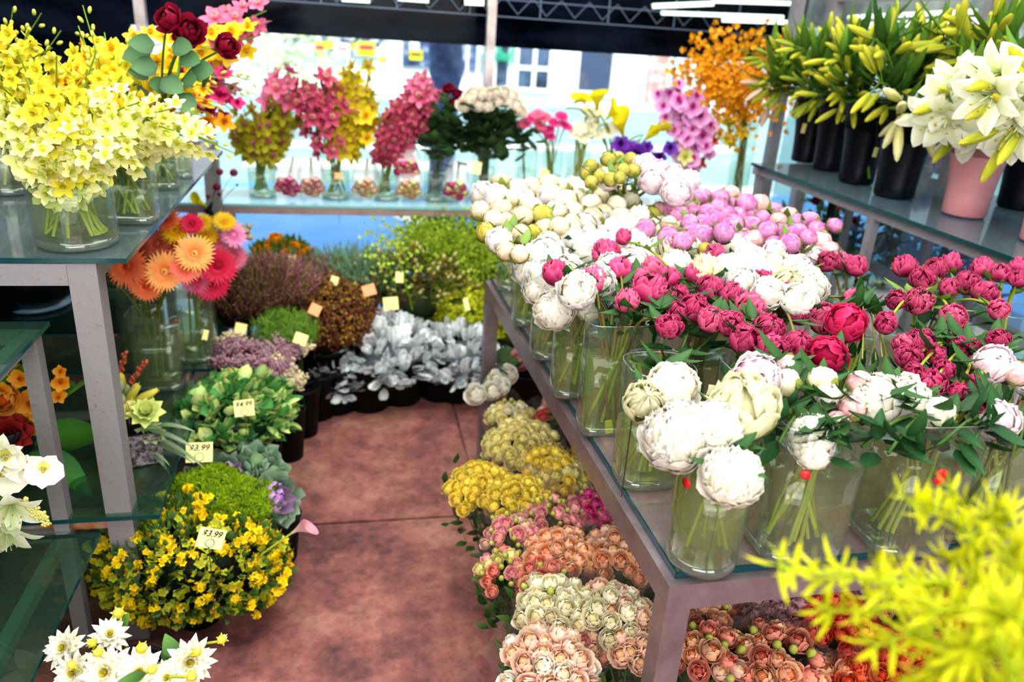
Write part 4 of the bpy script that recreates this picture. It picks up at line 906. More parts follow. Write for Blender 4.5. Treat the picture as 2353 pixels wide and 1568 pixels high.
for i, (x, y) in enumerate([(30, 18), (95, 30), (140, 70), (190, 12), (240, 75), (300, 80), (20, 90), (70, 60), (260, 120), (330, 120), (10, 150), (120, 110), (205, 105), (180, 60)]):
    T = aty(x, y, 2.2+rng.uniform(-.1, .25))
    stalk('yellow_orchid', 'bright yellow orchid stalk with upright tips behind the pale front ones', 'orchid', 'bright yellow orchid stalks at the back of the rack', U_['c'] if x < 150 else U_['b'], T, ORC['lemon'] if i % 3 else ORC['yellow'], 17, .034, .38, bud=OBUD, nb=4, rad=.034)
for i, (x, y) in enumerate([(390, 130), (440, 200), (500, 200), (520, 240), (470, 150), (530, 180), (420, 90), (490, 110), (380, 200), (480, 260), (350, 160), (300, 150)]):
    T = aty(x, y, 2.65+rng.uniform(-.15, .15))
    stalk('golden_orchid', 'golden yellow orchid stalk around the dark red roses', 'orchid', 'golden orchid stalks behind the red roses', U_['g'], T, ORC['yellow'], 15, .038, .4, bud=OBUD, nb=2, rad=.04)
for i, (x, y) in enumerate([(335, 215), (370, 240), (350, 260), (490, 265), (520, 285), (400, 260), (330, 180)]):
    T = aty(x, y, 2.75)
    stalk('amber_orchid', 'amber orange orchid stalk low behind the red rose leaves', 'orchid', 'amber orchid stalks behind the red roses', U_['g'], T, ORC['amber'], 10, .045, .55, rad=.045)
# tips standing up into the dark
# dark red roses
for i, (x, y, r, dx, dz, lb) in enumerate([(385, 42, 29, -.5, .5, 'dark red rose facing away, highest at the upper left'), (436, 68, 34, .4, .5, 'largest dark red rose beside the highest one'), (425, 90, 22, 0, .2, 'dark red rose partly hidden below the largest one'), (524, 106, 27, .8, .4, 'lone dark red rose drooping out on its own bent stem')]):
    p = aty(x, y, 2.25); hr = r*depth(p)/FPX
    flower(U_['d'], p, PR['red'][i % 2], hr, lb, 'rose', None, 'red_rose', d=(dx, -.75, dz), sc='#4f7a3a', sc2='#5a8a3f', nl=0)
RL = [mesh('large_rose_leaf', leafG(.066, .05, '#284a30', '#5a7f56', rng.uniform(.1, .5), .15, '#6a8f66', q=.6), LEAF) for _ in range(3)]
b0 = aty(400, 210, 2.2)
t = thing('rose_greenery', 'leafy branch of large round grey-green rose leaves under the dark red blooms', 'rose stem', U_['d'].p+UP*.05)
bb = t.location
bb = U_['d'].p+UP*.05
pp = curve([U_['d'].p+UP*.05, U_['d'].p+UP*.2, b0, aty(420, 85, 2.24)], 6)
part('stem', tube([p-bb for p in pp], .004, '#5a8a3a'), LEAF, t)
for x, y, ax in [(362, 150, -1.2), (345, 165, -.9), (372, 180, 2.2), (355, 100, -1), (345, 120, -1.6), (415, 130, 1.5), (420, 185, .6), (465, 185, .3), (395, 105, 1), (440, 160, .9), (385, 200, -.4), (340, 210, -2), (410, 215, 2.6)]:
    p = aty(x, y, 2.2+rng.uniform(-.03, .02)); dd = Vector((math.sin(ax), -.35, math.cos(ax)*.4-.3)).normalized()
    q = dd.to_track_quat('Y', 'Z').to_matrix().to_4x4()
    nrm_ = (Vector((0, 0, EYE))-p).normalized(); zx = (nrm_-dd*nrm_.dot(dd)+UP*.3).normalized(); xx = dd.cross(zx).normalized(); zz = xx.cross(dd)
    obj('leaf', rng.choice(RL), t, Matrix.Translation(p-bb) @ Matrix((xx, dd, zz)).transposed().to_4x4() @ Matrix.Scale(rng.uniform(.8, 1.1), 4))
# pink stalk top, bicolor spray, magenta phalaenopsis near the rack end
F_ = U_['f']
stalk('pink_cymbidium', 'pink cymbidium stalk standing highest against the dark panel', 'orchid', None, F_, aty(612, 25, 3.0), ORC['cymrose'], 14, .052, .62, sr=.005, rad=.045)
stalk('yellow_cymbidium', 'bright yellow orchid stalk in front of the highest pink stalk', 'orchid', None, F_, aty(588, 85, 2.85), ORC['yellow'], 8, .05, .7, sr=.005, rad=.04)
for i, (x, y) in enumerate([(560, 165), (600, 190), (545, 200), (585, 215), (520, 150)]):
    stalk('bicolor_orchid', 'cream and purple orchid spray at the end of the rack', 'orchid', 'cream and purple orchid sprays', F_, aty(x, y, 2.9), ORC['bicolor'], 12, .035, .5, rad=.04, bud=OBUD)
for i, (x, y) in enumerate([(532, 200), (548, 262)]):
    stalk('magenta_orchid', ['deep magenta orchid stalk at the rack end', 'lower deep magenta orchid stalk at the rack end'][i], 'orchid', None, F_, aty(x, y, 2.85), ORC['magenta'], 8, .045, .7, rad=.04)

# ================================================================== far shelf flowers
B_ = {}
def bv(k, px, py, r, h, label, **a):
    p = aty(px, py, 3.75); a.setdefault('wm', WATERC); B_[k] = vase((p.x, 3.75, SB), r, h, label, **a); return B_[k]
bv('c1', 605, 455, .06, .24, 'clear vase of crossed yellow stems at the start of the far shelf', sq=.4, water=.5)
bv('c2', 772, 455, .065, .24, 'clear vase with a small orange tag on the far shelf', sq=.3, water=.5)
bv('c3', 888, 455, .062, .22, 'clear vase with pink cymbidium stalks on the far shelf', sq=.3, water=.5)
bv('c4', 1000, 455, .058, .26, 'clear vase of thin green rose stems beside the cream roses', sq=.2, water=.5)
bv('c5', 1108, 455, .055, .27, 'clear vase crammed with dark rose stems by the pale pole', sq=.2, water=.6)
bv('c6', 1205, 450, .05, .27, 'slim clear vase of green stems after the cream roses', sq=.2, water=.6)
bv('c7', 1262, 450, .05, .27, 'clear vase of pink gerbera stems on the far shelf', sq=.2, water=.5)
bv('c8', 1320, 450, .055, .28, 'clear vase packed with straight yellow-green freesia stems', sq=.2, water=.6)
bv('c9', 1400, 450, .05, .27, 'clear vase of yellow calla stems on the far shelf', sq=.2, water=.5)
bv('c10', 1560, 450, .06, .3, 'clear vase behind the blush peonies with pink moth orchids', water=.5)
bv('c11', 1690, 450, .055, .42, 'tall slender glass cylinder holding orange oncidium stalks', water=.55)
def mv(v, lst, fm, n, fs, name, label, cat, group, **k):
    for x, y in lst: stalk(name, label, cat, group, v, aty(x, y, 3.72+rng.uniform(-.1, .08)), fm, n, fs, **k)
mv(B_['c1'], [(560, 250), (600, 245), (640, 290), (575, 330), (620, 335), (655, 250), (670, 200), (545, 300), (690, 250), (600, 300), (650, 330), (575, 275)], ORC['cymgreen'], 9, .054, 'green_cymbidium', 'olive-yellow cymbidium stalk in the leftmost far shelf vase', 'orchid', 'olive-yellow cymbidium stalks on the far shelf', f0=.55, sr=.005, rad=.045)
mv(B_['c1'], [(640, 185), (662, 165)], ORC['cymrose'], 7, .06, 'pink_cymbidium', 'small pink cymbidium stalk above the olive-yellow ones', 'orchid', 'small pink cymbidiums above the olive-yellow ones', f0=.8, sr=.005, rad=.045)
def droop(v, pts, fm, n, fs, name, label, group=None, rad=.06, f0=.5):
    ps = [aty(x, y, 3.68) for x, y in pts]
    stalk(name, label, 'orchid', group, v, ps[-1], fm, n, fs, f0=f0, sr=.005, via=ps[:-1], rad=rad)
droop(B_['c2'], [(790, 330), (760, 230), (715, 195), (710, 240), (730, 300), (765, 365)], ORC['cympink'], 26, .052, 'pink_cymbidium', 'deep pink cymbidium stalk drooping almost onto its vase', rad=.055, f0=.42)
droop(B_['c2'], [(770, 330), (740, 240), (705, 185), (720, 230), (745, 300), (775, 350)], ORC['cympink'], 22, .052, 'pink_cymbidium', 'second deep pink cymbidium stalk hanging beside the drooping one', rad=.06, f0=.42)
mv(B_['c2'], [(745, 195), (770, 190), (735, 210)], ORC['cymyellow'], 7, .062, 'yellow_cymbidium', 'yellow cymbidium stalk just behind the drooping pink one', 'orchid', 'yellow cymbidiums behind the drooping pink one', f0=.75, sr=.005, rad=.05)
mv(B_['c2'], [(835, 140), (812, 165), (825, 200), (860, 210), (800, 240), (835, 230), (790, 290), (870, 250), (810, 320)], ORC['cymyellow'], 10, .055, 'yellow_cymbidium', 'tall yellow cymbidium stalk at the centre of the far shelf', 'orchid', 'yellow cymbidium stalks at the centre of the far shelf', f0=.6, sr=.005, rad=.05)
droop(B_['c3'], [(880, 330), (870, 260), (850, 270), (838, 300), (828, 340)], ORC['yellow'], 8, .05, 'yellow_cymbidium', 'bright yellow orchid stalk hanging low between the two pink masses', rad=.03, f0=.6)
mv(B_['c3'], [(975, 185), (920, 225), (950, 225), (905, 270), (940, 290), (965, 250), (895, 310), (985, 215), (925, 320), (890, 350)], ORC['cympink'], 10, .052, 'pink_cymbidium', 'deep pink cymbidium stalk in the round mass left of the roses', 'orchid', 'deep pink cymbidium mass on the far shelf', f0=.62, sr=.005, rad=.05)
mv(B_['c3'], [(982, 178), (990, 205)], ORC['cymrose'], 6, .06, 'pink_cymbidium', 'lighter pink cymbidium tip at the top of the deep pink mass', 'orchid', 'light pink cymbidium tips', f0=.85, sr=.005, rad=.045)
def rose(v, px, py, r, key, name, label, group, Y=3.7, nl=4, **k):
    p = aty(px, py, Y); hr = r*depth(p)/FPX
    return flower(v, p, rng.choice(PR[key]), hr, label, 'rose', group, name, nl=nl, leaves=k.pop('leaves', RLEAFB), sc='#2f5a2c', sc2='#3a6a34', face=.5, **k)
RLEAFB = [mesh('dark_rose_leaf', leafG(.075, .055, '#1c3a22', '#48683c', rng.uniform(.3, .8), .2, '#5a7a46', q=.65), LEAF) for _ in range(3)]
for x, y, r in [(1030, 203, 12), (1048, 238, 15), (1052, 215, 12)]: rose(B_['c4'], x, y, r, 'red', 'red_rose', ['topmost dim red rose by the tree trunk', 'lowest red rose touching the cream roses', 'middle red rose of three by the pale pole'][[1030, 1048, 1052].index(x)], None)
for x, y, r in [(1065, 240, 15), (1080, 222, 14), (1098, 238, 15), (1105, 215, 13), (1125, 218, 14), (1148, 230, 14), (1160, 212, 13), (1172, 232, 15), (1188, 240, 14), (1120, 240, 14), (1140, 212, 12), (1085, 212, 12), (1180, 218, 12), (1198, 255, 13)]:
    rose(B_['c5'], x, y, r, 'ivory', 'cream_rose', 'cream rose with a peach tinge above dark leaves by the pale pole', 'cream roses on the far shelf', sq=1.2, Y=3.6)
def leafmass(v, pts, leaves, name, label, group=None, n=26, sp=.07, Y=3.72, sc='#2f5a2c', scl=(.8, 1.3)):
    for i, (x, y) in enumerate(pts):
        p = aty(x, y, Y); b, path = stempath(v, p)
        t = thing(name, label, 'leafy stem', b, group)
        part('stem', tube([q-b for q in path], .003, sc), LEAF, t)
        for j in range(n):
            q = path[int(len(path)*rng.uniform(.55, .99))]+Vector((rng.gauss(0, sp), rng.gauss(0, sp*.6), rng.gauss(0, sp)))
            obj('leaf', rng.choice(leaves), t, Matrix.Translation(q-b) @ rdir(-.6).to_track_quat('Y', 'Z').to_matrix().to_4x4() @ Matrix.Scale(rng.uniform(*scl), 4))
leafmass(B_['c5'], [(1060, 295), (1100, 292), (1150, 298), (1180, 295), (1090, 320), (1125, 310), (1040, 320)], RLEAFB, 'rose_greenery', 'dark leafy rose stem below the cream roses', 'leafy stems below the cream roses', 24, .05)
leafmass(B_['c4'], [(1010, 260), (1000, 310), (1020, 290), (990, 340)], RLEAFB, 'rose_greenery', 'dark leafy rose stem beside the tree trunk', 'leafy stems beside the tree trunk', 18, .045)
leafmass(B_['c6'], [(1205, 330), (1200, 300)], RLEAFB, 'rose_greenery', 'green leafy stem between the cream roses and pink gerberas', 'leafy stems next to the gerberas', 8, .04)
for i, (x, y, c) in enumerate([(1205, 285, 'rose'), (1222, 272, 'hotpink'), (1240, 290, 'rose'), (1258, 300, 'hotpink'), (1250, 270, 'rose'), (1272, 282, 'hotpink'), (1290, 268, 'hotpink'), (1300, 290, 'hotpink'), (1262, 312, 'hotpink'), (1235, 262, 'rose')]):
    p = aty(x, y, 3.7); flower(B_['c7'], p, rng.choice(GB[c]), 18*depth(p)/FPX, 'pink gerbera seen edge-on on the far shelf right of the cream roses', 'gerbera', 'pink gerberas on the far shelf', 'gerbera', d=(rng.uniform(-.5, .5), -.5, .8), nl=0, sr=.0035, sc='#8f9f4a')
for i in range(26):
    x, y = rng.uniform(1318, 1385), rng.uniform(252, 320); p = aty(x, y, 3.7)
    flower(B_['c8'], p, rng.choice(FL['daffodil']), rng.uniform(12, 17)*depth(p)/FPX, 'cream freesia above the packed straight green stems', 'freesia', 'cream freesias on the far shelf', 'freesia', d=(rng.uniform(-.6, .6), -.8, .4), nl=0, sr=.003, sc='#a8b04a', sc2='#9aaa40')
for x, y, r, dx, lb in [(1318, 238, 26, .9, 'yellow-green calla leaning over the cream freesias'), (1372, 252, 40, -.2, 'largest bright yellow calla standing above the freesias'), (1392, 275, 30, .5, 'yellow calla tucked at the side of the largest one'), (1432, 312, 38, -.4, 'yellow calla leaning by the purple orchids'), (1490, 308, 36, .8, 'yellow calla pointing out sideways, outermost'), (1478, 325, 26, .5, 'lower yellow calla under the outermost one'), (1345, 240, 24, -.6, 'small yellow calla between the freesias and the largest calla')]:
    p = aty(x, y, 3.65); flower(B_['c9'], p, FL['callay'][0], r*depth(p)/FPX, lb, 'calla lily', None, 'yellow_calla', d=(dx, -.35, .7), nl=0, sr=.005, sc='#9aaa30')
for i, (x, y) in enumerate([(1415, 290), (1398, 300), (1535, 260), (1525, 240)]):
    p = aty(x, y, 3.7); flower(B_['c9'] if x < 1500 else B_['c10'], p, ORC['mothwhite'][0], 20*depth(p)/FPX, 'pure white bloom among the yellow callas and pink orchids', 'orchid', 'white blooms on the far shelf', 'white_orchid', d=(0, -1, .2), nl=0)
def moth(v, pts, fm, n, fs, name, label, group=None, f0=.5, rad=.02, Y=3.6): 
    ps = [aty(x, y, Y) for x, y in pts]
    stalk(name, label, 'orchid', group, v, ps[-1], fm, n, fs, f0=f0, sr=.003, via=ps[:-1], rad=max(rad, .035), jit=.3, face=1.3)
moth(B_['c10'], [(1565, 300), (1560, 220), (1530, 200), (1520, 260)], ORC['moth'], 9, .047, 'pink_moth_orchid', 'orchid-pink moth orchid spray arching highest toward the white house')
moth(B_['c10'], [(1575, 320), (1590, 220), (1570, 215), (1545, 270), (1530, 310)], ORC['moth'], 11, .047, 'pink_moth_orchid', 'orchid-pink moth orchid spray in the middle of the pink group')
moth(B_['c10'], [(1580, 320), (1600, 250), (1590, 260), (1575, 310), (1585, 360)], ORC['moth'], 11, .047, 'pink_moth_orchid', 'orchid-pink moth orchid spray hanging nearest the blush peonies')
moth(B_['c10'], [(1590, 330), (1610, 260), (1615, 300), (1620, 370)], ORC['moth'], 9, .055, 'pink_moth_orchid', 'orchid-pink moth orchid spray nearest the glass cylinder')
moth(B_['c10'], [(1580, 360), (1590, 375), (1570, 395), (1560, 410)], ORC['moth'], 6, .055, 'pink_moth_orchid', 'lowest pink moth orchid spray just over the peony buds')
moth(B_['c9'], [(1440, 380), (1450, 350), (1470, 345), (1445, 365)], ORC['purple'], 7, .055, 'purple_orchid', 'deep purple orchid spray under the yellow callas', f0=.5)
moth(B_['c9'], [(1480, 380), (1495, 350), (1530, 345), (1545, 352)], ORC['purple'], 7, .05, 'purple_orchid', 'second deep purple orchid spray beside the pale yellow orchids', f0=.5)
moth(B_['c9'], [(1470, 400), (1470, 370), (1468, 385), (1465, 400)], ORC['purple'], 5, .05, 'purple_orchid', 'lowest purple orchid spray behind the blush peony', f0=.5)
moth(B_['c10'], [(1560, 370), (1570, 340), (1580, 345), (1555, 365)], ORC['cream'], 6, .05, 'cream_orchid', 'pale yellow-cream orchid spray between purple and pink orchids', f0=.5)
moth(B_['c11'], [(1660, 330), (1640, 290), (1650, 300), (1635, 275)], ORC['cymyellow'], 5, .045, 'small_yellow_orchid', 'small yellow orchid spray left of the glass cylinder', f0=.6)
moth(B_['c11'], [(1690, 310), (1680, 285), (1665, 285), (1675, 290)], ORC['cymyellow'], 4, .045, 'small_yellow_orchid', 'small yellow orchid spray across the glass cylinder neck', f0=.6)
moth(B_['c10'], [(1630, 370), (1640, 335), (1645, 330), (1640, 345)], variants(lambda: orchid('#b8402a', '#e07a50', '#c85a30', '#902818', .4, 1., .4), 1, 'rust_orchid'), 5, .045, 'rust_orchid', 'small rust-red orchid sprig near the glass cylinder', f0=.5)
# oncidium: a cloud of tiny orange flowers, many on each branching stalk
for i in range(26):
    x = 1690+rng.gauss(0, 55); y = 150+rng.gauss(0, 36)
    if i < 7: x, y = [(1710, 75), (1738, 70), (1560, 145), (1600, 120), (1780, 95), (1800, 110), (1570, 170)][i]
    p = aty(x, min(max(y, 70), 225), 3.6+rng.uniform(-.1, .12)); v = B_['c11']
    b, path = stempath(v, p, k=7)
    t = thing('oncidium', 'branching stalk of tiny orange-yellow blooms in the tall glass cylinder', 'orchid', b, 'orange oncidium stalks')
    part('stem', tube([q-b for q in path], .0022, '#8a8a30'), LEAF, t)
    n0 = len(path)
    for j in range(40):
        f = rng.uniform(.6, 1); q = path[min(n0-1, int(f*n0))]; s = .11*(1.15-f)*1.9
        q = q+Vector((rng.gauss(0, s), rng.gauss(0, s), rng.gauss(0, s*.7)))
        cd = (Vector((0, 0, EYE))-q).normalized()
        obj('floret', rng.choice(FL['oncid']), t, aim(cd+rdir(-1)*.6, None, rng.uniform(.015, .025), q-b))
# clear sleeves of cut mums lying on the far shelf
for i, (x, y, c, lb) in enumerate([(660, 447, ('hot', 'pinkbud'), 'clear sleeve of pink mums, first on the far shelf'), (716, 447, ('pinkbud', 'blush'), 'clear sleeve of pink and cream mums, second on the far shelf'), (838, 455, ('peach', 'cream'), 'clear sleeve of peach mums between the cymbidium vases'), (940, 452, ('pale', 'peach'), 'lower clear sleeve of yellow mums in a stack of two'), (935, 412, ('peach', 'hot'), 'upper clear sleeve of orange mums in a stack of two'), (1047, 450, ('pale', 'hot'), 'clear sleeve of yellow and magenta mums by the cream roses')]):
    up = .09 if i == 4 else 0
    p = aty(x, 450, 3.66); p.z = SB+up
    t = thing('flower_sleeve', lb, 'wrapped flowers', p)
    R = .062
    lean = rng.uniform(-.2, .2)
    M = Matrix.Translation((0, 0, R)) @ Matrix.Rotation(lean, 4, 'Z') @ Matrix.Rotation(-PI/2+.62, 4, 'X')
    part('sleeve', xf(lathe([(R, 0), (R*1.05, .03), (R*.95, .1), (R*.55, .2), (R*.5, .21)], '#ffffff', 10, sq=.3), M), SLEEVE, t, smooth=False)
    for j in range(12):
        a = j*2.4; rr = R*.8*math.sqrt((j+.5)/12)
        obj('mum', rng.choice(PR[c[j % 2]]), t, M @ Matrix.Translation((rr*math.cos(a), rr*math.sin(a), .01)) @ Matrix.Rotation(PI, 4, 'X') @ Matrix.Scale(.02, 4))
    part('stems', xf(tube([(0, 0, .02), (0, 0, .19)], [.012, .006], '#7a9a4a'), M), LEAF, t)

# ================================================================== lily buckets on the wall shelf
LLEAF = [mesh('lily_leaf', leafG(.17, .034, '#2f5c20', '#6a9434', rng.uniform(.2, 1.1), .35, '#8fb04a', nv=7, p=.8, q=.9), LEAF) for _ in range(4)]
LLEAFD = [mesh('dark_lily_leaf', leafG(.16, .034, '#1c3a18', '#3f6a2c', rng.uniform(.2, 1.), .35, '#5f8a3c', nv=7, p=.8, q=.9), LEAF) for _ in range(3)]
def bucket(px, py, r0, r1, h, mat, label, base_z=rs):
    p = at(px, py, base_z); v = Vase(); v.p, v.r, v.h = p, r1, h
    t = thing('flower_bucket', label, 'bucket', p); v.o = t
    prof = [(.001, .003), (r0*.95, .003), (r0, .01)]+[(r0+(r1-r0)*(k/8)**2.1, .01+(h-.01)*k/8) for k in range(1, 9)]
    prof += [(r1+.004, h), (r1+.004, h+.004), (r1-.004, h+.002), (r0*.93, h*.3), (.001, h*.3)]
    part('body', lathe(prof, '#ffffff', 28), mat, t)
    return v
q1 = bucket(1848, 372, .058, .092, .29, BLACK, 'farthest black flower bucket on the wall shelf')
q2 = bucket(1900, 390, .06, .095, .30, BLACK, 'second black flower bucket on the wall shelf, with a hanging tag')
q3 = bucket(1965, 420, .064, .105, .31, BLACK, 'third black flower bucket on the wall shelf beside the tag on a string')
q4 = bucket(2052, 452, .068, .115, .32, BLACK, 'nearest wide black flower bucket on the wall shelf')
q5 = bucket(2212, 495, .066, .115, .33, PINKB, 'dusty pink flower bucket holding the open white lilies')
q6 = bucket(2335, 478, .064, .11, .30, BLACK, 'black flower bucket behind the dusty pink one')
q7 = bucket(2400, 560, .066, .11, .33, PINKB, 'second dusty pink bucket cut by the photo edge')
def lily(v, px, py, Y, label, group, buds='lilybud', nb=5, opens=0, dirv=None, bs=.05, nl=9, dark=False, ol=None):
    p = aty(px, py, Y); b, path = stempath(v, p, k=6); n = len(path)
    t = thing('lily', label, 'lily', b, group)
    part('stem', tube([q-b for q in path], [.0055*(1-.4*i/n) for i in range(n)], '#4f7a2a', '#7f9f3a', 6), LEAF, t)
    tg = (path[-1]-path[-4]).normalized(); tg = (tg+Vector(dirv or (0, 0, 0))).normalized()
    for i in range(nb+opens):
        a = i*2.4+rng.random(); side = tg.cross(Vector((math.cos(a), math.sin(a), .2))).normalized()
        d = (tg*rng.uniform(.4, 1)+side*rng.uniform(.5, .9)+Vector((0, -.12, .1))).normalized()
        st = path[-1]-tg*rng.uniform(0, .09); e = st+d*.05
        part('pedicel', tube([st-b, e-b], .002, '#7f9f3a', n=4), LEAF, t)
        if i < opens:
            dd = (d*.5+(Vector((0, 0, EYE))-e).normalized()*.8+Vector((0, 0, -.25))).normalized()
            obj('bloom', rng.choice(FL['lily']), t, aim(dd, None, .105, e-b))
        else: obj('bud', rng.choice(FL[buds] if isinstance(buds, str) else buds), t, aim(d, None, (bs*1.05, bs*1.05, bs), e+d*bs*.9-b))
    for i in range(nl):
        q = path[int(n*rng.uniform(.6, .99))]; d = rdir(-.2); d = (d+tg*.5).normalized()
        obj('leaf', rng.choice(LLEAFD if dark and rng.random() < .6 else LLEAF), t, Matrix.Translation(q-b) @ d.to_track_quat('Y', 'Z').to_matrix().to_4x4() @ Matrix.Scale(rng.uniform(.7, 1.2), 4))
    return t
G5 = 'green lily stems in the black buckets'
def many(v, pts, Y, label, group, **k):
    for x, y in pts: lily(v, x, y, Y+rng.uniform(-.08, .08), label, group, **k)
Y1, Y2, Y3, Y4, Y5 = q1.p.y, q2.p.y, q3.p.y, q4.p.y, q5.p.y
many(q1, [(1765, 130), (1790, 165), (1780, 200), (1820, 120), (1800, 215), (1840, 150), (1830, 195)], Y1, 'lily stem of slim green buds in the farthest black bucket', 'lily stems in the farthest black bucket', bs=.038, nb=6, nl=6, dirv=(-.5, 0, .1), buds=FL['lilybudg']+FL['lilybud'])
many(q1, [(1762, 190), (1770, 225)], Y1-.05, 'lily stem with pinkish buds leaning toward the orange blooms', 'pink-budded lily stems', bs=.045, nb=4, nl=4, dirv=(-.6, 0, 0), buds=FL['lilybudp']+FL['lilybud'])
many(q2, [(1850, 110), (1880, 140), (1860, 190), (1900, 100), (1890, 210), (1850, 225), (1920, 170)], Y2, 'lily stem of slim green buds in the second black bucket', 'lily stems in the second black bucket', bs=.04, nb=6, nl=8, dirv=(-.3, 0, .2), buds=FL['lilybudg']+FL['lilybud'])
many(q3, [(1930, 130), (1960, 110), (1990, 150), (1950, 190), (1910, 220), (1985, 215), (2000, 90), (1950, 235)], Y3, 'lily stem of yellow-green buds in the third black bucket', 'lily stems in the third black bucket', bs=.043, nb=6, nl=10, dark=True)
many(q4, [(2030, 100), (2060, 150), (2100, 110), (2120, 170), (2140, 80), (2090, 210), (2020, 190), (2160, 140), (2060, 235), (2040, 130)], Y4, 'lily stem of yellow-green buds in the nearest black bucket', 'lily stems in the nearest black bucket', bs=.05, nb=5, nl=10, dark=True)
many(q4, [(2060, 265), (2105, 270)], Y4-.12, 'lily stem with long white-striped buds jutting sideways over the nearest black bucket', 'white-striped lily buds over the nearest black bucket', bs=.062, nb=4, nl=4, buds=FL['lilybudw'], dirv=(-.4, 0, -.2))
many(q6, [(2180, 90), (2230, 130), (2270, 90), (2200, 170), (2300, 120), (2320, 90), (2260, 60)], q6.p.y, 'lily stem with upright buds in the black bucket behind the pink one', 'lily stems in the bucket behind the pink one', bs=.055, nb=5, nl=9)
for x, y, n, lb in [(2195, 235, 3, 'white lily stem with wide open blooms over the pink bucket rim'), (2245, 270, 3, 'white lily stem with a bloom drooping down the pink bucket'), (2220, 300, 1, 'single white lily hanging lowest over the pink bucket'), (2160, 255, 2, 'white lily stem at the side toward the black buckets'), (2270, 215, 2, 'white lily stem at the back of the pink bucket')]:
    lily(q5, x, y, Y5-.1, lb, None, opens=n, nb=2, nl=4, bs=.055, dirv=(0, -.5, -.2))
for x, y, n, lb in [(2335, 200, 3, 'white lily stem with full blooms at the upper photo edge'), (2345, 250, 2, 'white lily stem with open blooms above the second pink bucket'), (2325, 290, 0, 'lily stem with big yellow-white buds above the second pink bucket'), (2350, 170, 2, 'tall white lily stem rising at the photo edge')]:
    lily(q7, x, y, q7.p.y-.05, lb, None, opens=n, nb=2 if n else 4, nl=3, bs=.06)
# orchids seen between the black and pink buckets
vv = vase((at(2135, 400, rs).x, at(2135, 400, rs).y+.05, rs), .05, .1, 'small vase of magenta orchids between black and pink buckets')
for x, y in [(2138, 330), (2150, 350), (2130, 370), (2145, 390), (2125, 400), (2140, 310)]:
    stalk('magenta_orchid', 'bright magenta orchid stem between the black and pink buckets', 'orchid', 'magenta orchids between the buckets', vv, aty(x, y, vv.p.y), ORC['moth'], 5, .045, .6, rad=.03, sr=.002)
# ---- flowers outside beyond the glass, under the wall shelf
for i, (px, py, c, lb) in enumerate([(1900, 510, 'tulip', 'clear vase of red tulips behind the pink peony buds'), (1960, 560, 'blue', 'clear vase of blue-violet sprigs under the wall shelf'), (2050, 540, 'mix', 'clear vase of mixed red and white flowers under the wall shelf'), (2110, 590, 'blue', 'dark blue leafy bunch beyond the mixed flowers under the shelf'), (2200, 590, 'blue', 'dark blue-green bunch behind the magenta peonies under the shelf'), (2290, 590, 'rust', 'brown-red bunch farthest under the wall shelf')]):
    p = aty(px, py, 3.25); z0 = p.z-.26
    v = vase((p.x, 3.25, z0), .05, .2, 'glass of '+lb.split(' of ')[-1] if ' of ' in lb else 'glass holding the '+lb, sq=.1)
    t = thing('flower_bunch', lb.replace('clear vase of', 'bunch of'), 'flowers', (p.x, 3.25, z0+.03))
    cf = {'tulip': '#3f6a4a', 'blue': '#3a5a80', 'mix': '#2f5044', 'rust': '#5a4a44'}[c]
    part('foliage', join([xf(leafG(.07, .02, cf, '#6a90a8' if c == 'blue' else '#5a8060'), aim(rdir(-.2), None, 1, (rng.gauss(0, .075), rng.gauss(0, .05), .2+rng.gauss(0, .075)))) for _ in range(170)]+[tube([(0, 0, 0), (rng.gauss(0, .02), 0, .2)], .003, '#6a9060') for _ in range(6)]), LEAF, t)
    fk = {'tulip': ['coral', 'red'], 'blue': ['mauve'], 'mix': ['coral', 'white', 'red', 'hot'], 'rust': ['red']}[c]
    for j in range({'tulip': 5, 'blue': 3, 'mix': 9, 'rust': 8}[c]):
        obj('flower_head', rng.choice(PR[rng.choice(fk)]), t, aim((rng.gauss(0, .4), -.7, .6), None, .018, (rng.gauss(0, .06), -.05, .26+rng.gauss(0, .05))))
    # a crate stands under each glass
    w = .09
    tt = thing('plinth', 'slim white plinth under the '+lb.replace('clear vase of ', ''), 'plinth', (p.x, 3.25, 0))
    part('column', box(-w, w, -w, w, 0, z0-.012), WHITE, tt, smooth=False); part('top_plate', box(-w-.005, w+.005, -w-.005, w+.005, z0-.012, z0-.001), WHITE, tt, smooth=False)
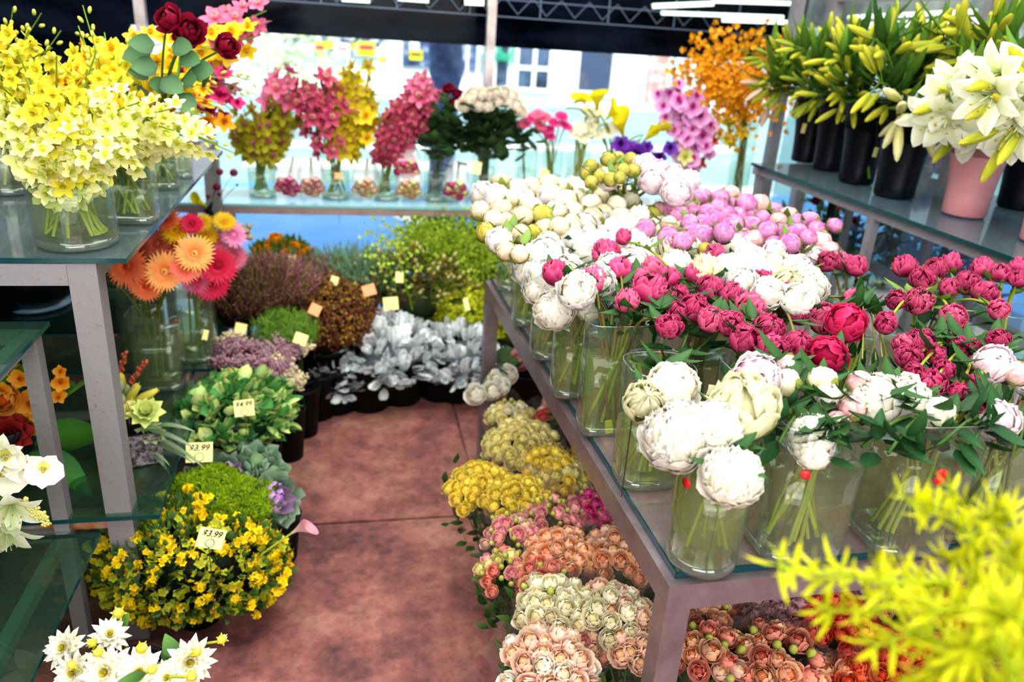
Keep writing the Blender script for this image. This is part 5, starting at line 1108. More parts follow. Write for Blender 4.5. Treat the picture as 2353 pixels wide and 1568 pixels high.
# ================================================================== gerberas on the lower rack shelf
LZ = .407
g1 = vase(at(372, 885, LZ), .075, .26, 'square clear vase with gerbera stems and a red dot on the lower rack shelf', .8, .8, .75)
g2 = vase(at(455, 822, LZ+.012), .065, .27, 'clear vase of gerbera stems behind the square one with white tag', .5, .9, .6)
g3 = vase(at(505, 700, LZ+.012), .06, .3, 'clear vase far along the lower rack shelf near the pink gerberas', .3, 1, .5)
g4 = vase(at(335, 800, LZ+.012), .07, .34, 'tall blue-tinted clear vase behind the gerbera vase', .6, .9, .4)
g5 = vase((-.62, 3.45, LZ+.012), .06, .3, 'clear vase of dark scabiosa at the far end of the lower rack shelf', .2, 1, .5)
dot(g1, 402, 738, .006)
GBL = [(293, 612, 48, 'orange', (-.3, -1, .35), g1, 'coral-orange gerbera with a black eye at the left of the bunch'), (378, 625, 44, 'peach', (0, -1, .3), g1, 'pale peach-yellow gerbera with small brown eye, front centre'), (447, 583, 44, 'peach', (.1, -1, .5), g1, 'largest pale peach gerbera up beside the crimson ones'), (335, 658, 36, 'orange', (-.1, -1, .1), g1, 'darker orange gerbera hanging lowest in the bunch'), (425, 618, 34, 'salmon', (.3, -1, .3), g1, 'salmon gerbera behind the front peach one'), (225, 640, 40, 'orange', (-.8, -.6, .5), g1, 'orange gerbera half hidden by the rack post'), (500, 612, 40, 'red', (.2, -1, .3), g2, 'crimson gerbera with black eye at the right of the bunch'), (484, 650, 40, 'red', (.1, -1, .1), g2, 'lower crimson gerbera just under the upper crimson one'), (448, 640, 36, 'crimson', (-.2, -1, .2), g2, 'crimson gerbera with pale petal tips beside the peach ones'), (536, 540, 30, 'pink', (.4, -.8, .6), g3, 'bright pink gerbera with white tips, highest at the right'), (536, 590, 32, 'rose', (.6, -.8, .2), g3, 'rose pink gerbera just below the white-tipped one'), (360, 560, 36, 'salmon', (-.3, -.9, .6), g4, 'salmon-red gerbera under the glass shelf edge'), (395, 570, 34, 'salmon', (0, -.8, .7), g4, 'salmon gerbera above the front peach one'), (405, 530, 36, 'yellow', (-.1, -.7, .7), g4, 'golden yellow gerbera at the top beside the shelf edge'), (440, 515, 26, 'red', (.1, -.8, .7), g4, 'red gerbera between the golden ones'), (385, 508, 30, 'orange', (-.3, -.6, .8), g4, 'orange gerbera highest beside the shelf edge'), (475, 540, 28, 'yellow', (.2, -.7, .7), g3, 'yellow gerbera left of the white-tipped pink one'), (495, 555, 26, 'rose', (.1, -.8, .6), g3, 'dusty rose gerbera below the yellow one'), (465, 512, 24, 'yellow', (0, -.6, .8), g3, 'small yellow gerbera at the back of the bunch'), (515, 510, 26, 'yellow', (.2, -.6, .9), g3, 'flat yellow gerbera on top, beside the brown seed heads'), (455, 610, 30, 'salmon', (.2, -.9, .5), g2, 'salmon gerbera between the largest peach and crimson ones'), (345, 600, 34, 'salmon', (-.2, -.9, .4), g4, 'salmon gerbera behind the two front ones'), (320, 575, 30, 'orange', (-.5, -.8, .5), g4, 'orange gerbera tucked under the shelf corner')]
for x, y, r, c, d, v, lb in GBL:
    Y = {g1: 2.28, g2: 2.45, g3: 2.95, g4: 2.55}[v] if v is not g1 else 2.25
    p = aty(x, y, Y); flower(v, p, rng.choice(GB[c]), r*depth(p)/FPX*1.05, lb, 'gerbera', None, 'gerbera', d=d, sc='#8a9a3c', sc2='#6f6a3a', nl=0, sr=.0042)
for x, y, r in [(505, 395, 11), (537, 397, 12), (498, 430, 12), (478, 452, 7), (503, 447, 6), (545, 425, 4)]:
    p = aty(x, y, 3.35); flower(g5, p, rng.choice(FL['scabiosa']), r*depth(p)/FPX, 'dark maroon scabiosa head floating on a thin stem', 'scabiosa', 'maroon scabiosa heads', 'scabiosa', d=(0, -1, .4), nl=0, sr=.0015, sc='#6a5a3a', sc2='#6a5a3a')
for i, (x, y, r) in enumerate([(552, 520, 10), (566, 530, 11), (560, 545, 11), (572, 520, 9), (574, 545, 10), (548, 535, 9)]):
    p = aty(x, y, 3.0); flower(g3, p, rng.choice(FL['thistle']), r*depth(p)/FPX, 'round brown seed head beside the white-tipped pink gerbera', 'seed head', 'brown round seed heads', 'seed_head', d=(.3, -.5, .8), nl=0, sr=.0018)
p = aty(475, 475, 3.3); flower(g5, p, FL['callay'][0], 24*depth(p)/FPX, 'yellow tulip-like bloom behind the dark scabiosa', 'flower', None, 'yellow_tulip', d=(-.6, -.4, .5), nl=0)
p = aty(487, 466, 3.25); flower(g5, p, variants(lambda: calla('#0c0614', '#1c1024', '#1a1020'), 1, 'black_calla')[0], 20*depth(p)/FPX, 'black calla lily pointing downward near the scabiosa', 'calla lily', None, 'black_calla', d=(-.3, -.3, -.8), nl=0)
# filler wax flowers at the far end
# ---- planted stone bowl with poppy pods and succulents
p0 = at(305, 1050, LZ)
t = thing('planted_stone_pot', 'speckled grey stone pot with succulents and poppy pods on the lower glass shelf', 'potted plant', p0, rz=.3)
part('pot', box(-.075, .075, -.06, .06, .001, .09), STONE, t, smooth=False)
part('soil', box(-.065, .065, -.05, .05, .085, .094), BPOT, t, smooth=False)
k = depth(p0)/FPX
def loc(px, py, dy=0): q = aty(px, py, p0.y+dy); return Matrix.Rotation(-.3, 4, 'Z') @ (q-p0)
for x, y, r in [(243, 905, 17), (272, 922, 18), (268, 885, 19), (287, 895, 12)]:
    q = loc(x, y, rng.uniform(-.03, .03)); s = r*k
    pod = part('poppy_pod', join([ball(1, '#8a9a70', 10, 7, sc=(1, 1, 1.15), c2='#aab88a'), lathe([(.3, 1.05), (.62, 1.2), (.3, 1.28)], '#7a6a4a', 10)]), LEAF, t, Matrix.Translation(q) @ Matrix.Scale(s, 4))
    part('stalk', tube([(0, 0, -.9), (0, 0, -max(1, (q.z-.07)/s))], .13, '#8a9a60'), LEAF, pod)
for x, y, L, a in [(280, 880, 26, 0), (305, 905, 30, .5), (325, 920, 32, .9), (335, 910, 30, 1.1), (300, 925, 24, .3)]:
    q = loc(x, y); d = Vector((math.sin(a), -.2, math.cos(a)))
    part('celosia_spike', join([ball(1, '#b4a83a', 10, 8, sc=(.32, .32, 1), c2='#d8d060', bump=.09)]), LEAF, t, aim(d, 0, L*k, q))
for x, y, r, c0_, c1_ in [(335, 950, 42, '#a8b850', '#dce48a'), (258, 985, 30, '#7fa040', '#b8cc60'), (300, 945, 26, '#e0cc50', '#f4ec90'), (345, 1000, 34, '#5f8a4a', '#a8c08a'), (250, 1020, 24, '#98b850', '#d0dc7a')]:
    q = loc(x, y, -.02)
    part('succulent_rosette', star_flower(9, 1, .55, c0_, c1_, 3, (.3, 1.1), .8, .5, .3, .02, .3, mid='#d8e4b0'), LEAF, t, aim((rng.uniform(-.3, .5), -.6, .8), None, r*k, q))
for x, y, a, L, dr in [(300, 1010, 1.9, .13, -.5), (290, 1010, 3.4, .09, -.6), (320, 1010, 1.4, .16, -.3), (340, 990, 1.2, .15, -.25), (275, 1015, -2.2, .09, -.5), (320, 1020, 2.3, .12, -.6), (345, 1005, 1.6, .17, -.45), (280, 1000, -1.2, .07, -.1), (360, 980, .8, .11, .1), (255, 1000, -2.6, .08, -.6)]:
    q = loc(x, y, -.03); d = Vector((math.sin(a), -.5, dr+.1*math.cos(a))).normalized()
    part('air_plant_leaf', leafG(L, .022, '#4a6a40', '#a0b090', -.5, .4, '#7f9a70', nv=8, p=.5, q=.8), LEAF, t, Matrix.Translation(q) @ d.to_track_quat('Y', 'Z').to_matrix().to_4x4())
for pts in ([(245, 880), (242, 830), (225, 800), (250, 775), (270, 770)], [(240, 890), (235, 850), (222, 835)]):
    part('curly_twig', tube(curve([loc(x, y) for x, y in pts], 4), .003, '#7a3a34', n=4), LEAF, t)
for a, b_ in (((270, 880), (285, 812)), ((300, 880), (335, 830))):
    A_, B2 = loc(*a), loc(*b_)
    part('amaranth_spike', join([ball(.006, '#a85a40', 5, 4, loc=tuple(A_.lerp(B2, j/22)+Vector((rng.gauss(0, .003), rng.gauss(0, .003), 0)))) for j in range(23) for _ in range(2)]), LEAF, t)
# ---- orange arrangement at the photo edge, on the lower glass shelf behind the stand
p0 = Vector((-.93, 2.0, LZ))
t = thing('orange_arrangement', 'arrangement of orange orchids, red ginger and a big green leaf behind the stand leg', 'flower arrangement', p0)
part('bowl', lathe([(.001, .002), (.07, .002), (.1, .08), (.11, .15), (.1, .15), (.06, .1)], '#ffffff', 20), BLACK, t)
def loc2(px, py, dy=0): return aty(px, py, p0.y+dy)-p0
for x, y, r in [(30, 850, 22), (45, 870, 26), (65, 925, 34), (55, 965, 32), (80, 945, 26), (140, 880, 24), (135, 910, 20), (10, 900, 26), (75, 985, 24), (28, 825, 16), (140, 855, 18)]:
    q = loc2(x, y, rng.uniform(-.04, .02)); obj('orchid_bloom', rng.choice(ORC['orange']), t, aim((rng.uniform(-.4, .4), -1, .3), None, r*.0011, q))
part('red_ginger', star_flower(9, 1, .6, '#a01828', '#e04848', 4, (.1, 1.2), .8, .5, .4, .02, .35), PETAL, t, aim((.1, -1, .35), 0, .062, loc2(22, 995, -.03)))
part('ranunculus', rose_head('#e88a30', '#f8b860', '#e06a20'), PETAL, t, aim((.2, -1, .3), 0, .035, loc2(8, 920, -.04)))
part('broad_leaf', join([xf(leafG(.2, .11, '#2f6a34', '#5a9a3c', -.2, .25, '#7fb84a', nv=8, q=1., ruf=.05), Matrix.Translation(loc2(80, 1020)) @ Matrix.Rotation(-1.25, 4, 'Y') @ Matrix.Rotation(-.8, 4, 'X'))]), LEAF, t)
part('broad_leaf', leafG(.2, .1, '#275a30', '#3f7f38', -.3, .25, '#5f9a44', nv=8, q=1.), LEAF, t, Matrix.Translation(loc2(70, 1040)) @ Vector((.7, -.3, -.35)).to_track_quat('Y', 'Z').to_matrix().to_4x4())
for a, b_ in (((15, 940), (35, 850)), ((80, 960), (100, 905)), ((130, 920), (178, 885))):
    A_, B2 = loc2(*a), loc2(*b_); dd = (B2-A_)
    fr_ = [xf(leafG(.035, .012, '#2f5a2c', '#6a9a40', .2, nv=4), Matrix.Translation(A_.lerp(B2, j/10)) @ Matrix.Rotation(s*1.1, 4, 'Y') @ Matrix.Rotation(PI/2, 4, 'X')) for j in range(11) for s in (-1, 1)]
    part('fern_frond', join(fr_+[tube([A_, B2], .002, '#4a6a30', n=4)]), LEAF, t)
# ---- white orchid arrangement on the low glass of the stand
p0 = Vector((-.86, 1.55, .379))
t = thing('white_orchid_pot', 'white moth orchids and lilies spilling over the low glass shelf of the stand', 'flower arrangement', p0)
part('bowl', lathe([(.001, .002), (.06, .002), (.09, .09), (.085, .09), (.05, .05)], '#ffffff', 20), BLACK, t)
for x, y, r, dx in [(12, 1085, 44, 0), (100, 1078, 34, .25), (58, 1075, 30, .1), (20, 1050, 34, -.1)]:
    q = loc2(x, y, -.04); obj('orchid_bloom', rng.choice(ORC['mothwhite']), t, aim((dx, -1, .2), PI+rng.uniform(-.3, .3), r*.00118, q))
for x, y, r, dx, dz in [(25, 1150, 60, .3, -.3), (15, 1200, 62, .2, -.7), (5, 1040, 40, .2, .3)]:
    q = loc2(x, y, -.03); obj('lily_bloom', rng.choice(FL['lily']), t, aim((dx, -.9, dz), None, r*.0012, q))
part('stems', join([tube(curve([(0, 0, .05), tuple(loc2(x*.5-30, y+10, 0)), tuple(loc2(x, y, -.02))], 5), .003, '#7a9a3a') for x, y in ((12, 1085), (100, 1078), (58, 1075), (25, 1150), (15, 1200))]), LEAF, t)
part('goldenrod_sprig', join([ball(.004, '#d8d080', 5, 4, loc=tuple(loc2(70+40*f+rng.uniform(-8, 8), 1165+35*f+rng.uniform(-12, 12), -.05))) for f in np.linspace(-.4, 1, 90)]+[tube([loc2(30, 1147, -.05), loc2(118, 1205, -.05)], .0022, '#a8b04a', n=4)]), LEAF, t)
# dark round bowl on the shelf behind
pb = at(85, 700, LZ+.012)
t = thing('dark_bowl', 'large black round planter in shadow behind the rack post', 'planter', pb)
part('body', lathe([(.001, .002), (.08, .002), (.15, .06), (.175, .13), (.165, .17), (.158, .17), (.16, .12), (.1, .03), (.001, .03)], '#ffffff', 28), BLACK, t)
part('moss', join([xf(leafG(.03, .01, '#2a3a20', '#5a6a3a', nv=3), aim(rdir(0), None, 1, (rng.gauss(0, .07), rng.gauss(0, .07), .14))) for _ in range(200)]), LEAF, t)
part('foot_dish', lathe([(.001, .0), (.11, .0), (.13, .012), (.001, .005)], '#ffffff', 24), solid('blue white dish', '#9cc0e0', .3), t)
for (x, y, r, lb) in [(30, 790, .09, 'black bucket low in the shade under the upper glass stand'), (190, 700, .08, 'black bucket in shade between the two rack levels')]:
    q = at(x, y, LZ+.012); tt = thing('storage_bucket', lb, 'bucket', q+Vector((-.15, .35, 0)))
    part('body', lathe([(.001, .002), (r*.8, .002), (r, .25), (r*.97, .25), (r*.77, .01), (.001, .01)], '#ffffff', 22), BLACK, tt); part('handle', lathe([(r*1.02+.003*math.cos(a), .22+.003*math.sin(a)) for a in np.linspace(0, 6.28, 5)], '#ffffff', 22), BLACK, tt)

# ================================================================== floor plants on the left and at the back
YM = {(445, 1305): 1.87, (893, 835): 3.2, (1052, 835): 3.2, (775, 880): 3.12, (945, 690): 3.42, (1065, 720): 3.45, (1035, 622): 3.6, (745, 742): 3.2, (628, 692): 3.15, (700, 668): 3.45, (805, 655): 3.55, (850, 672): 3.4, (648, 590): 3.6, (655, 770): 2.95, (545, 838): 2.7, (612, 858): 2.75, (655, 885): 2.72, (640, 812): 2.85, (690, 800): 2.9, (528, 795): 2.85, (545, 965): 2.4, (1165, 740): 3.4, (1130, 660): 3.55, (555, 715): 3.1, (500, 1165): 1.98}
def plant(name, label, cat, px, py, z, rx, ry, leafs, flowers=(), nleaf=300, group=None, pot=(.1, .2), up=.5, fname='foliage', squash=.8, cut=-.25, lump=0, mat=LEAF, dy=0, potmat=None, core='#1c2a18', jit=.15, wild=.55):
    c = at(px, py, z) if (px, py) not in YM else aty(px, py, YM[(px, py)]); z = c.z; k = depth(c)/FPX; R = rx*k; H = min(ry*k*1.0, max(z-.06, .155 if rx < 200 else .195)); base = Vector((c.x, c.y+dy, 0))
    t = thing(name, label, cat, base, group)
    r, h = pot; h = min(h, max(.09, z-H*.5))
    part('pot', lathe([(.001, .001), (r*.78, .001), (r, h), (r*1.05, h), (r*1.05, h+.012), (r*.97, h+.012), (r*.9, h-.02), (.001, h-.02)], '#ffffff', 24), potmat or BPOT, t)
    part('stems', join([tube([(0, 0, h-.03), (rng.gauss(0, R*.3), rng.gauss(0, R*.3), z)], .004, '#3f5a2a', n=4) for _ in range(9)]), LEAF, t)
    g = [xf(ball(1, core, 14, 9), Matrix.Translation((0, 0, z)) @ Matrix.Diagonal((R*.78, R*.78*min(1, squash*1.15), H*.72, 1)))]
    lumps = [(rdir(-.1), rng.uniform(.8, 1.12)) for _ in range(14)]
    def surf():
        d = rdir(cut); f = rng.uniform(1-jit, 1+jit*.5)
        if lump: f += lump*max(max(0, (d.dot(l[0])-.8)*5)*l[1] for l in lumps)-lump*.5
        return d, Vector((d.x*R*f, d.y*R*f*squash*1.15, z+d.z*H*f))
    for i in range(nleaf):
        d, q = surf(); dd = (d+UP*up+rdir(-1)*wild).normalized()
        g.append(xf(rng.choice(leafs), Matrix.Translation(q) @ dd.to_track_quat('Y', 'Z').to_matrix().to_4x4() @ Matrix.Rotation(rng.uniform(-.8, .8), 4, 'Y') @ Matrix.Scale(rng.uniform(.7, 1.2), 4), .75+.5*rng.random()))
    part(fname, join(g), mat, t)
    for fm, n, s, nm, face in flowers:
        for i in range(n):
            d, q = surf()
            while d.y > .45: d, q = surf()
            q = q+d*R*.06
            obj(nm, rng.choice(fm), t, aim((d+UP*.4+Vector((0, -face, 0))), None, s*rng.uniform(.8, 1.2), q))
    return t, c, R, H
# golden bush
lf = [leafG(.028, .015, '#2c4a2a', '#5f8040', .4, .2, nv=4) for _ in range(4)]
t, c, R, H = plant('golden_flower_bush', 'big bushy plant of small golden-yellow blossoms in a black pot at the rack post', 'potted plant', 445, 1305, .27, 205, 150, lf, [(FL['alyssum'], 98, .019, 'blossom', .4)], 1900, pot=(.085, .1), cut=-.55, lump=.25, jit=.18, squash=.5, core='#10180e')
more = [xf(small_star('#eab820', '#fff02c', '#e8b010', 5, 1, .8), aim(rdir(-.1)+Vector((0, -.4, .3)), None, .0115, Vector((0, 0, c.z))+Vector((d.x*R, d.y*R*.575, d.z*H))*rng.uniform(.92, 1.08))) for d in (rdir(-.45) for _ in range(330))]
part('tiny_blossoms', join(more), PETAL, t, kind='stuff')
more = [xf(small_star('#9aaa28', '#ccc840', '#b8aa20', 5, 1, .8), aim(rdir(-.1)+Vector((0, -.4, .3)), None, .012, Vector((0, 0, c.z))+Vector((d.x*R, d.y*R*.575, d.z*H))*rng.uniform(.9, 1.04))) for d in (rdir(-.5) for _ in range(900))]
part('green_bracts', join(more), LEAF, t, kind='stuff')
# moss-like dianthus
tuft = [join([xf(petal(.016, .0022, '#5f8a14', '#a4bc28', .3, nv=3, nu=3), aim(rdir(.0)) @ Matrix.Rotation(PI/2, 4, 'X')) for _ in range(16)]) for _ in range(3)]
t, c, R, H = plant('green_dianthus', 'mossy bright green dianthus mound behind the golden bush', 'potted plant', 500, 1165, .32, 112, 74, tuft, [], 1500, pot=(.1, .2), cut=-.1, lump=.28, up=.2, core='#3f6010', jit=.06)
# ornamental cabbages
cab = variants(lambda: join([sph(i*2.4, .75, 1.25+.09*i, 1-.042*i, 1.2-.062*i, '#7f6f88' if i > 7 else '#54705c', '#7f9a80' if i < 8 else '#b08ab8', .09, nu=7, nv=6, edge='#9cb49a' if i < 8 else '#c8a8d0') for i in range(17)]+[ball(.2, '#8a5a98', 8, 5, c2='#b080c0')]), 3, 'cabbage_head', LEAF)
cabg = variants(lambda: join([sph(i*2.4, .75, 1.25+.1*i, 1-.045*i, 1.2-.075*i, '#45644c', '#7a9a7c', .09, nu=7, nv=6, edge='#a0b8a0') for i in range(14)]+[ball(.34, '#6f9068', 8, 5)]), 2, 'green_cabbage_head', LEAF)
for i, (x, y, r, z, m, d, lb) in enumerate([(520, 1090, 56, .33, cab, (0, -.8, .7), 'ornamental cabbage with purple heart behind the mossy green mound'), (640, 1145, 60, .30, cab, (.5, -.8, .6), 'ornamental cabbage with violet centre leaning over the aisle floor'), (590, 1060, 56, .34, cabg, (.1, -.5, .9), 'grey-green cabbage between the two purple-hearted ones'), (560, 1025, 45, .33, cabg, (0, -.5, .9), 'grey-green cabbage right under the variegated leaves'), (445, 1105, 46, .33, cabg, (-.3, -.5, .8), 'dark green cabbage beside the glass shelf corner'), (628, 1085, 46, .32, cabg, (.5, -.5, .8), 'grey-green cabbage over the aisle edge above the violet one')]):
    c = at(x, y, z); k = depth(c)/FPX; b0 = Vector((c.x-.04*(i == 1), c.y+.02, 0))
    t = thing('ornamental_cabbage', lb, 'potted plant', b0)
    part('pot', lathe([(.001, .001), (.055, .001), (.07, .15), (.075, .155), (.065, .155), (.001, .14)], '#ffffff', 20), BPOT, t)
    part('stalk', tube([(0, 0, .13), tuple((c-b0)*.98)], .014, '#7a9a70'), LEAF, t)
    obj('leaf_head', rng.choice(m), t, aim(d, None, r*k*1.05, c-b0))
# price tag text cards
def tag(px, py, w, h, z, txt, label, mat=TAGY, tilt=0, yaw=0, ring=True, Y=None):
    p = at(px, py, z) if Y is None else aty(px, py, Y); k = depth(p)/FPX
    cam_ = (Vector((0, 0, EYE))-p); rzz = math.atan2(cam_.x, -cam_.y)
    t = thing('price_card', label, 'price tag', p, rz=yaw-math.atan2(p.x, p.y))
    R0 = Matrix.Rotation(tilt, 4, 'Y') @ Matrix.Rotation(-.35, 4, 'X')
    W, Hh = w*k/2, h*k/2
    part('card', xf(box(-W, W, 0, .0012, -Hh, Hh), R0), mat, t, smooth=False)
    if txt:
        cu = textmesh(txt, Hh*.85, INK, .3, Hh*.012)
        obj('price', cu, t, R0 @ Matrix.Translation((-W*.05, -.0008, Hh*.45)) @ Matrix.Rotation(PI/2, 4, 'X'))
    if ring:
        rr = Hh*.42
        part('ring', xf(lathe([(rr+.0008*math.cos(a), .0008*math.sin(a)) for a in np.linspace(0, 6.28, 5)], '#ffffff', 20), R0 @ Matrix.Translation((0, -.002, -Hh*.45)) @ Matrix.Rotation(PI/2, 4, 'X')), WIRE, t)
    e = R0 @ Vector((0, -.002, -Hh*.85)); part('stick', tube([e, (e.x, e.y+.02, -min(.22, p.z-.12))], .0011, '#6a4030', n=4), WIRE, t)
tag(458, 1040, 58, 46, .42, '$3.99', 'yellow price card reading $3.99 above the cabbages', tilt=.12)
tag(485, 1238, 60, 46, .45, '$3.99', 'tilted yellow price card reading $3.99 in the golden bush', tilt=.4)
tag(561, 938, 44, 38, .46, '$4.99', 'yellow price card reading $4.99 in the variegated leaves', tilt=-.03)
for (x, y, w, h, z, m, tl, lb) in [(590, 700, 38, 22, .5, TAGY, -.2, 'yellow card low in the heather pot'), (602, 657, 26, 14, .52, TAGY, .5, 'thin tilted card on a wire beside the rack glass'), (673, 602, 16, 30, .6, TAGY, -.1, 'narrow upright card among the orange ranunculus'), (848, 667, 30, 26, .52, TAGO, -.3, 'orange card above the pale spiky buds'), (724, 712, 26, 26, .52, TAGO, .5, 'orange card in the brown berry plant'), (898, 698, 34, 30, .5, TAGY, -.1, 'yellow card in the pale spiky buds'), (691, 779, 30, 26, .45, TAGY, .4, 'pale green-yellow card in the feathery green plant'), (768, 645, 18, 20, .56, TAGY, .3, 'small pale card between heather and grey-green sprigs'), (918, 637, 18, 26, .58, TAGY, 0, 'pale narrow card behind the spiky buds'), (553, 755, 26, 24, .45, TAGY, .3, 'small grey card beside the sedum at the rack'), (1072, 700, 12, 30, .52, TAGY, -.3, 'thin pale card in the lime green puffs')]:
    tag(x, y, w, h, z, '', lb, m, tl, ring=w > 30)
for (x, y, w, h, Y, m, tl, lb) in [(1095, 386, 22, 28, 3.6, TAGY, .1, 'cream card hanging on the dark rose vase'), (1250, 398, 18, 22, 3.62, TAGY, .6, 'pale card tilted on the gerbera vase'), (778, 404, 18, 14, 3.63, TAGO, 0, 'small orange card on the far cymbidium vase'), (472, 770, 12, 24, 2.6, TAGY, .3, 'white slip hanging on the second gerbera vase')]:
    tag(x, y, w, h, 0, '', lb, m, tl, ring=False, Y=Y)
for (x, y, v, lb) in [(1847, 295, q1, 'small yellow tag hanging by a string before the farthest black bucket'), (2012, 350, q3, 'small cream tag on a long string before the nearest black buckets')]:
    p = aty(x, y, v.p.y-.13); k = depth(p)/FPX; t = thing('hanging_tag', lb, 'price tag', p)
    part('card', xf(box(-5*k, 5*k, -.001, .001, -11*k, 11*k), Matrix.Rotation(.1, 4, 'Y')), TAGY, t, smooth=False); part('string', tube([(0, 0, 10*k), (-8*k, 0, 45*k), (-10*k, 0.01, 70*k)], .0007, '#b0b0a0', n=4), WIRE, t)
vg = [leafG(.046, .038, '#4a8a48', c, .6, .35, m_, nv=5, q=.6) for c, m_ in (('#a4c870', '#fbf8b8'), ('#4f8a4c', '#6aa858'), ('#d0dc80', '#fbf8b8'), ('#3f7a44', '#5a9a50'))]
plant('variegated_kale', 'variegated green and cream leafy plant along the aisle with a $4.99 card', 'potted plant', 545, 965, .34, 118, 88, vg, [], 700, pot=(.13, .22), wild=1.3, up=.1, core='#1c3a20', lump=.15)
sed = [join([ball(.0045, cc, 5, 4, loc=(rng.gauss(0, .012), rng.gauss(0, .012), rng.gauss(.0, .004))) for _ in range(22)]) for cc in ('#a8808f', '#946a7c', '#b89aa0')]
sedw = [join([ball(.0045, cc, 5, 4, loc=(rng.gauss(0, .012), rng.gauss(0, .012), rng.gauss(.0, .004))) for _ in range(22)]) for cc in ('#e4d8b0', '#d8ccac')]
for x, y, rx, ry, z, s_, lb in [(545, 838, 62, 42, .38, sed, 'dusty mauve sedum heads nearest the rack glass'), (612, 858, 55, 38, .37, sed+sedw, 'mauve and cream sedum over the aisle'), (655, 885, 38, 30, .35, sedw, 'cream white flat flower heads at the aisle edge'), (640, 812, 45, 28, .4, sed, 'mauve sedum under the feathery green plant'), (690, 800, 22, 16, .42, sedw, 'small cream flower head standing above the sedum'), (528, 795, 26, 18, .42, sedw, 'small white flower head next to the rack glass')]:
    plant('sedum_plant', lb, 'potted plant', x, y, z, rx, ry, s_, [], int(90*rx/40), pot=(.07, .2), up=1, cut=.05, core='#3a2c30', lump=.2)
fea = [join([xf(petal(.05, .0025, '#5a8a2c', '#8fb44a', rng.uniform(-.3, .6), nv=3, nu=3), aim(rdir(.2)) @ Matrix.Rotation(PI/2, 4, 'X')) for _ in range(7)]) for _ in range(3)]
plant('feathery_green_plant', 'feathery light green plant between the sedum and brown berries', 'potted plant', 655, 770, .42, 68, 45, fea, [], 420, pot=(.08, .22), up=1, core='#4a6a28')
hyp = [join([ball(.006, cc, 5, 4, loc=(rng.gauss(0, .014), rng.gauss(0, .014), rng.gauss(0, .014))) for _ in range(7)]+[xf(leafG(.03, .01, '#5a4a2a', '#8a6a38', nv=3), aim(rdir(0)))]) for cc in ('#7a4a2c', '#a08038', '#5f3428', '#8f6434')]
plant('brown_berry_plant', 'bushy plant of tiny russet-brown and ochre berries at the back of aisle', 'potted plant', 745, 742, .42, 112, 98, hyp, [], 900, pot=(.12, .25), up=.6, core='#3a2418', lump=.15)
hea = [join([xf(tube([(0, 0, 0), (rng.gauss(0, .008), rng.gauss(0, .008), .06), (rng.gauss(0, .012), 0, .12)], [.0022, .003, .0012], '#6a4a34', cc, 4), Matrix.Identity(4))]+[xf(petal(.012, .004, '#7a5a4a', cc, nv=3, nu=3), aim(rdir(.2), None, 1, (0, 0, rng.uniform(.03, .12)))) for _ in range(8)]) for cc in ('#9a6a70', '#8a7a4c', '#b08088', '#7a6a3c')]
hea = [xf(h_, Matrix.Rotation(-PI/2, 4, 'X')) for h_ in hea]
plant('heather_plant', 'reddish-brown heather with upright wispy tips beside the rack glass', 'potted plant', 628, 692, .42, 78, 42, hea, [], 520, pot=(.1, .25), up=1.6, core='#3a2a1e', cut=.0)
plant('heather_plant', 'finer olive heather behind the brown berries', 'potted plant', 700, 668, .47, 55, 28, hea[1:], [], 300, pot=(.09, .25), up=1.8, core='#3a3420', cut=.0)
gra = [xf(join([tube([(0, 0, 0), (rng.gauss(0, .01), 0, .07), (rng.gauss(0, .02), 0, .13)], [.003, .003, .001], '#4a7a5c', '#8fb08a', 4)]+[xf(petal(.02, .003, '#4f7f60', '#9ab890', nv=3, nu=3), aim(rdir(.1), None, 1, (0, 0, rng.uniform(.03, .12)))) for _ in range(9)]), Matrix.Rotation(-PI/2, 4, 'X')) for _ in range(3)]
plant('grey_green_sprig_plant', 'wispy blue-green sprigs standing before the blue street', 'potted plant', 805, 655, .48, 84, 30, gra, [], 420, pot=(.1, .25), up=1.6, core='#2c4434', cut=.0)
plant('grey_green_sprig_plant', 'low dull green sprigs between the brown berries and spiky buds', 'potted plant', 850, 672, .44, 50, 34, gra+hyp[:1], [], 260, pot=(.08, .25), up=1.4, core='#2c3a24', cut=.0)
plant('orange_ranunculus_plant', 'pot of orange-yellow ranunculus behind the heather', 'potted plant', 648, 590, .5, 62, 26, [leafG(.05, .02, '#3a5a2a', '#6a8a3a', nv=4)], [(FL['ranunc'], 34, .025, 'ranunculus', .4)], 200, pot=(.1, .25), up=1)
for x, y, r, lb in [(633, 548, 15, 'round orange-yellow ranunculus bloom standing highest')]:
    p = at(x, y, .62); k = depth(p)/FPX; t = thing('ranunculus', lb, 'flower', (p.x, p.y, .4)); part('stem', tube([(0, 0, 0), (0, 0, .2)], .002, '#4a6a2a'), LEAF, t); obj('bloom', FL['ranunc'][0], t, aim((0, -.5, 1), None, r*k, (0, 0, .22)))
pro = [xf(join([tube([(0, 0, 0), (rng.gauss(0, .006), 0, .11)], [.003, .003], '#5a6a34', '#8a5a40', 4), ball(.008, '#a8a048', 6, 5, sc=(1, 1, 1.7), c2='#d0cc90', loc=(0, 0, .12))]+[xf(leafG(.05, .009, '#4a6a30', cc, nv=3), aim(rdir(.3), None, 1, (0, 0, rng.uniform(.02, .09))) @ Matrix.Rotation(PI/2, 4, 'X')) for _ in range(7)]), Matrix.Rotation(-PI/2, 4, 'X')) for cc in ('#8a8a40', '#6a8a3a', '#9a7040')]
plant('protea_bud_plant', 'spiky green and bronze plant with pale egg-shaped buds above the silver leaves', 'potted plant', 945, 690, .42, 95, 68, pro, [], 170, pot=(.12, .25), up=1.2, core='#2c3418', cut=.0)
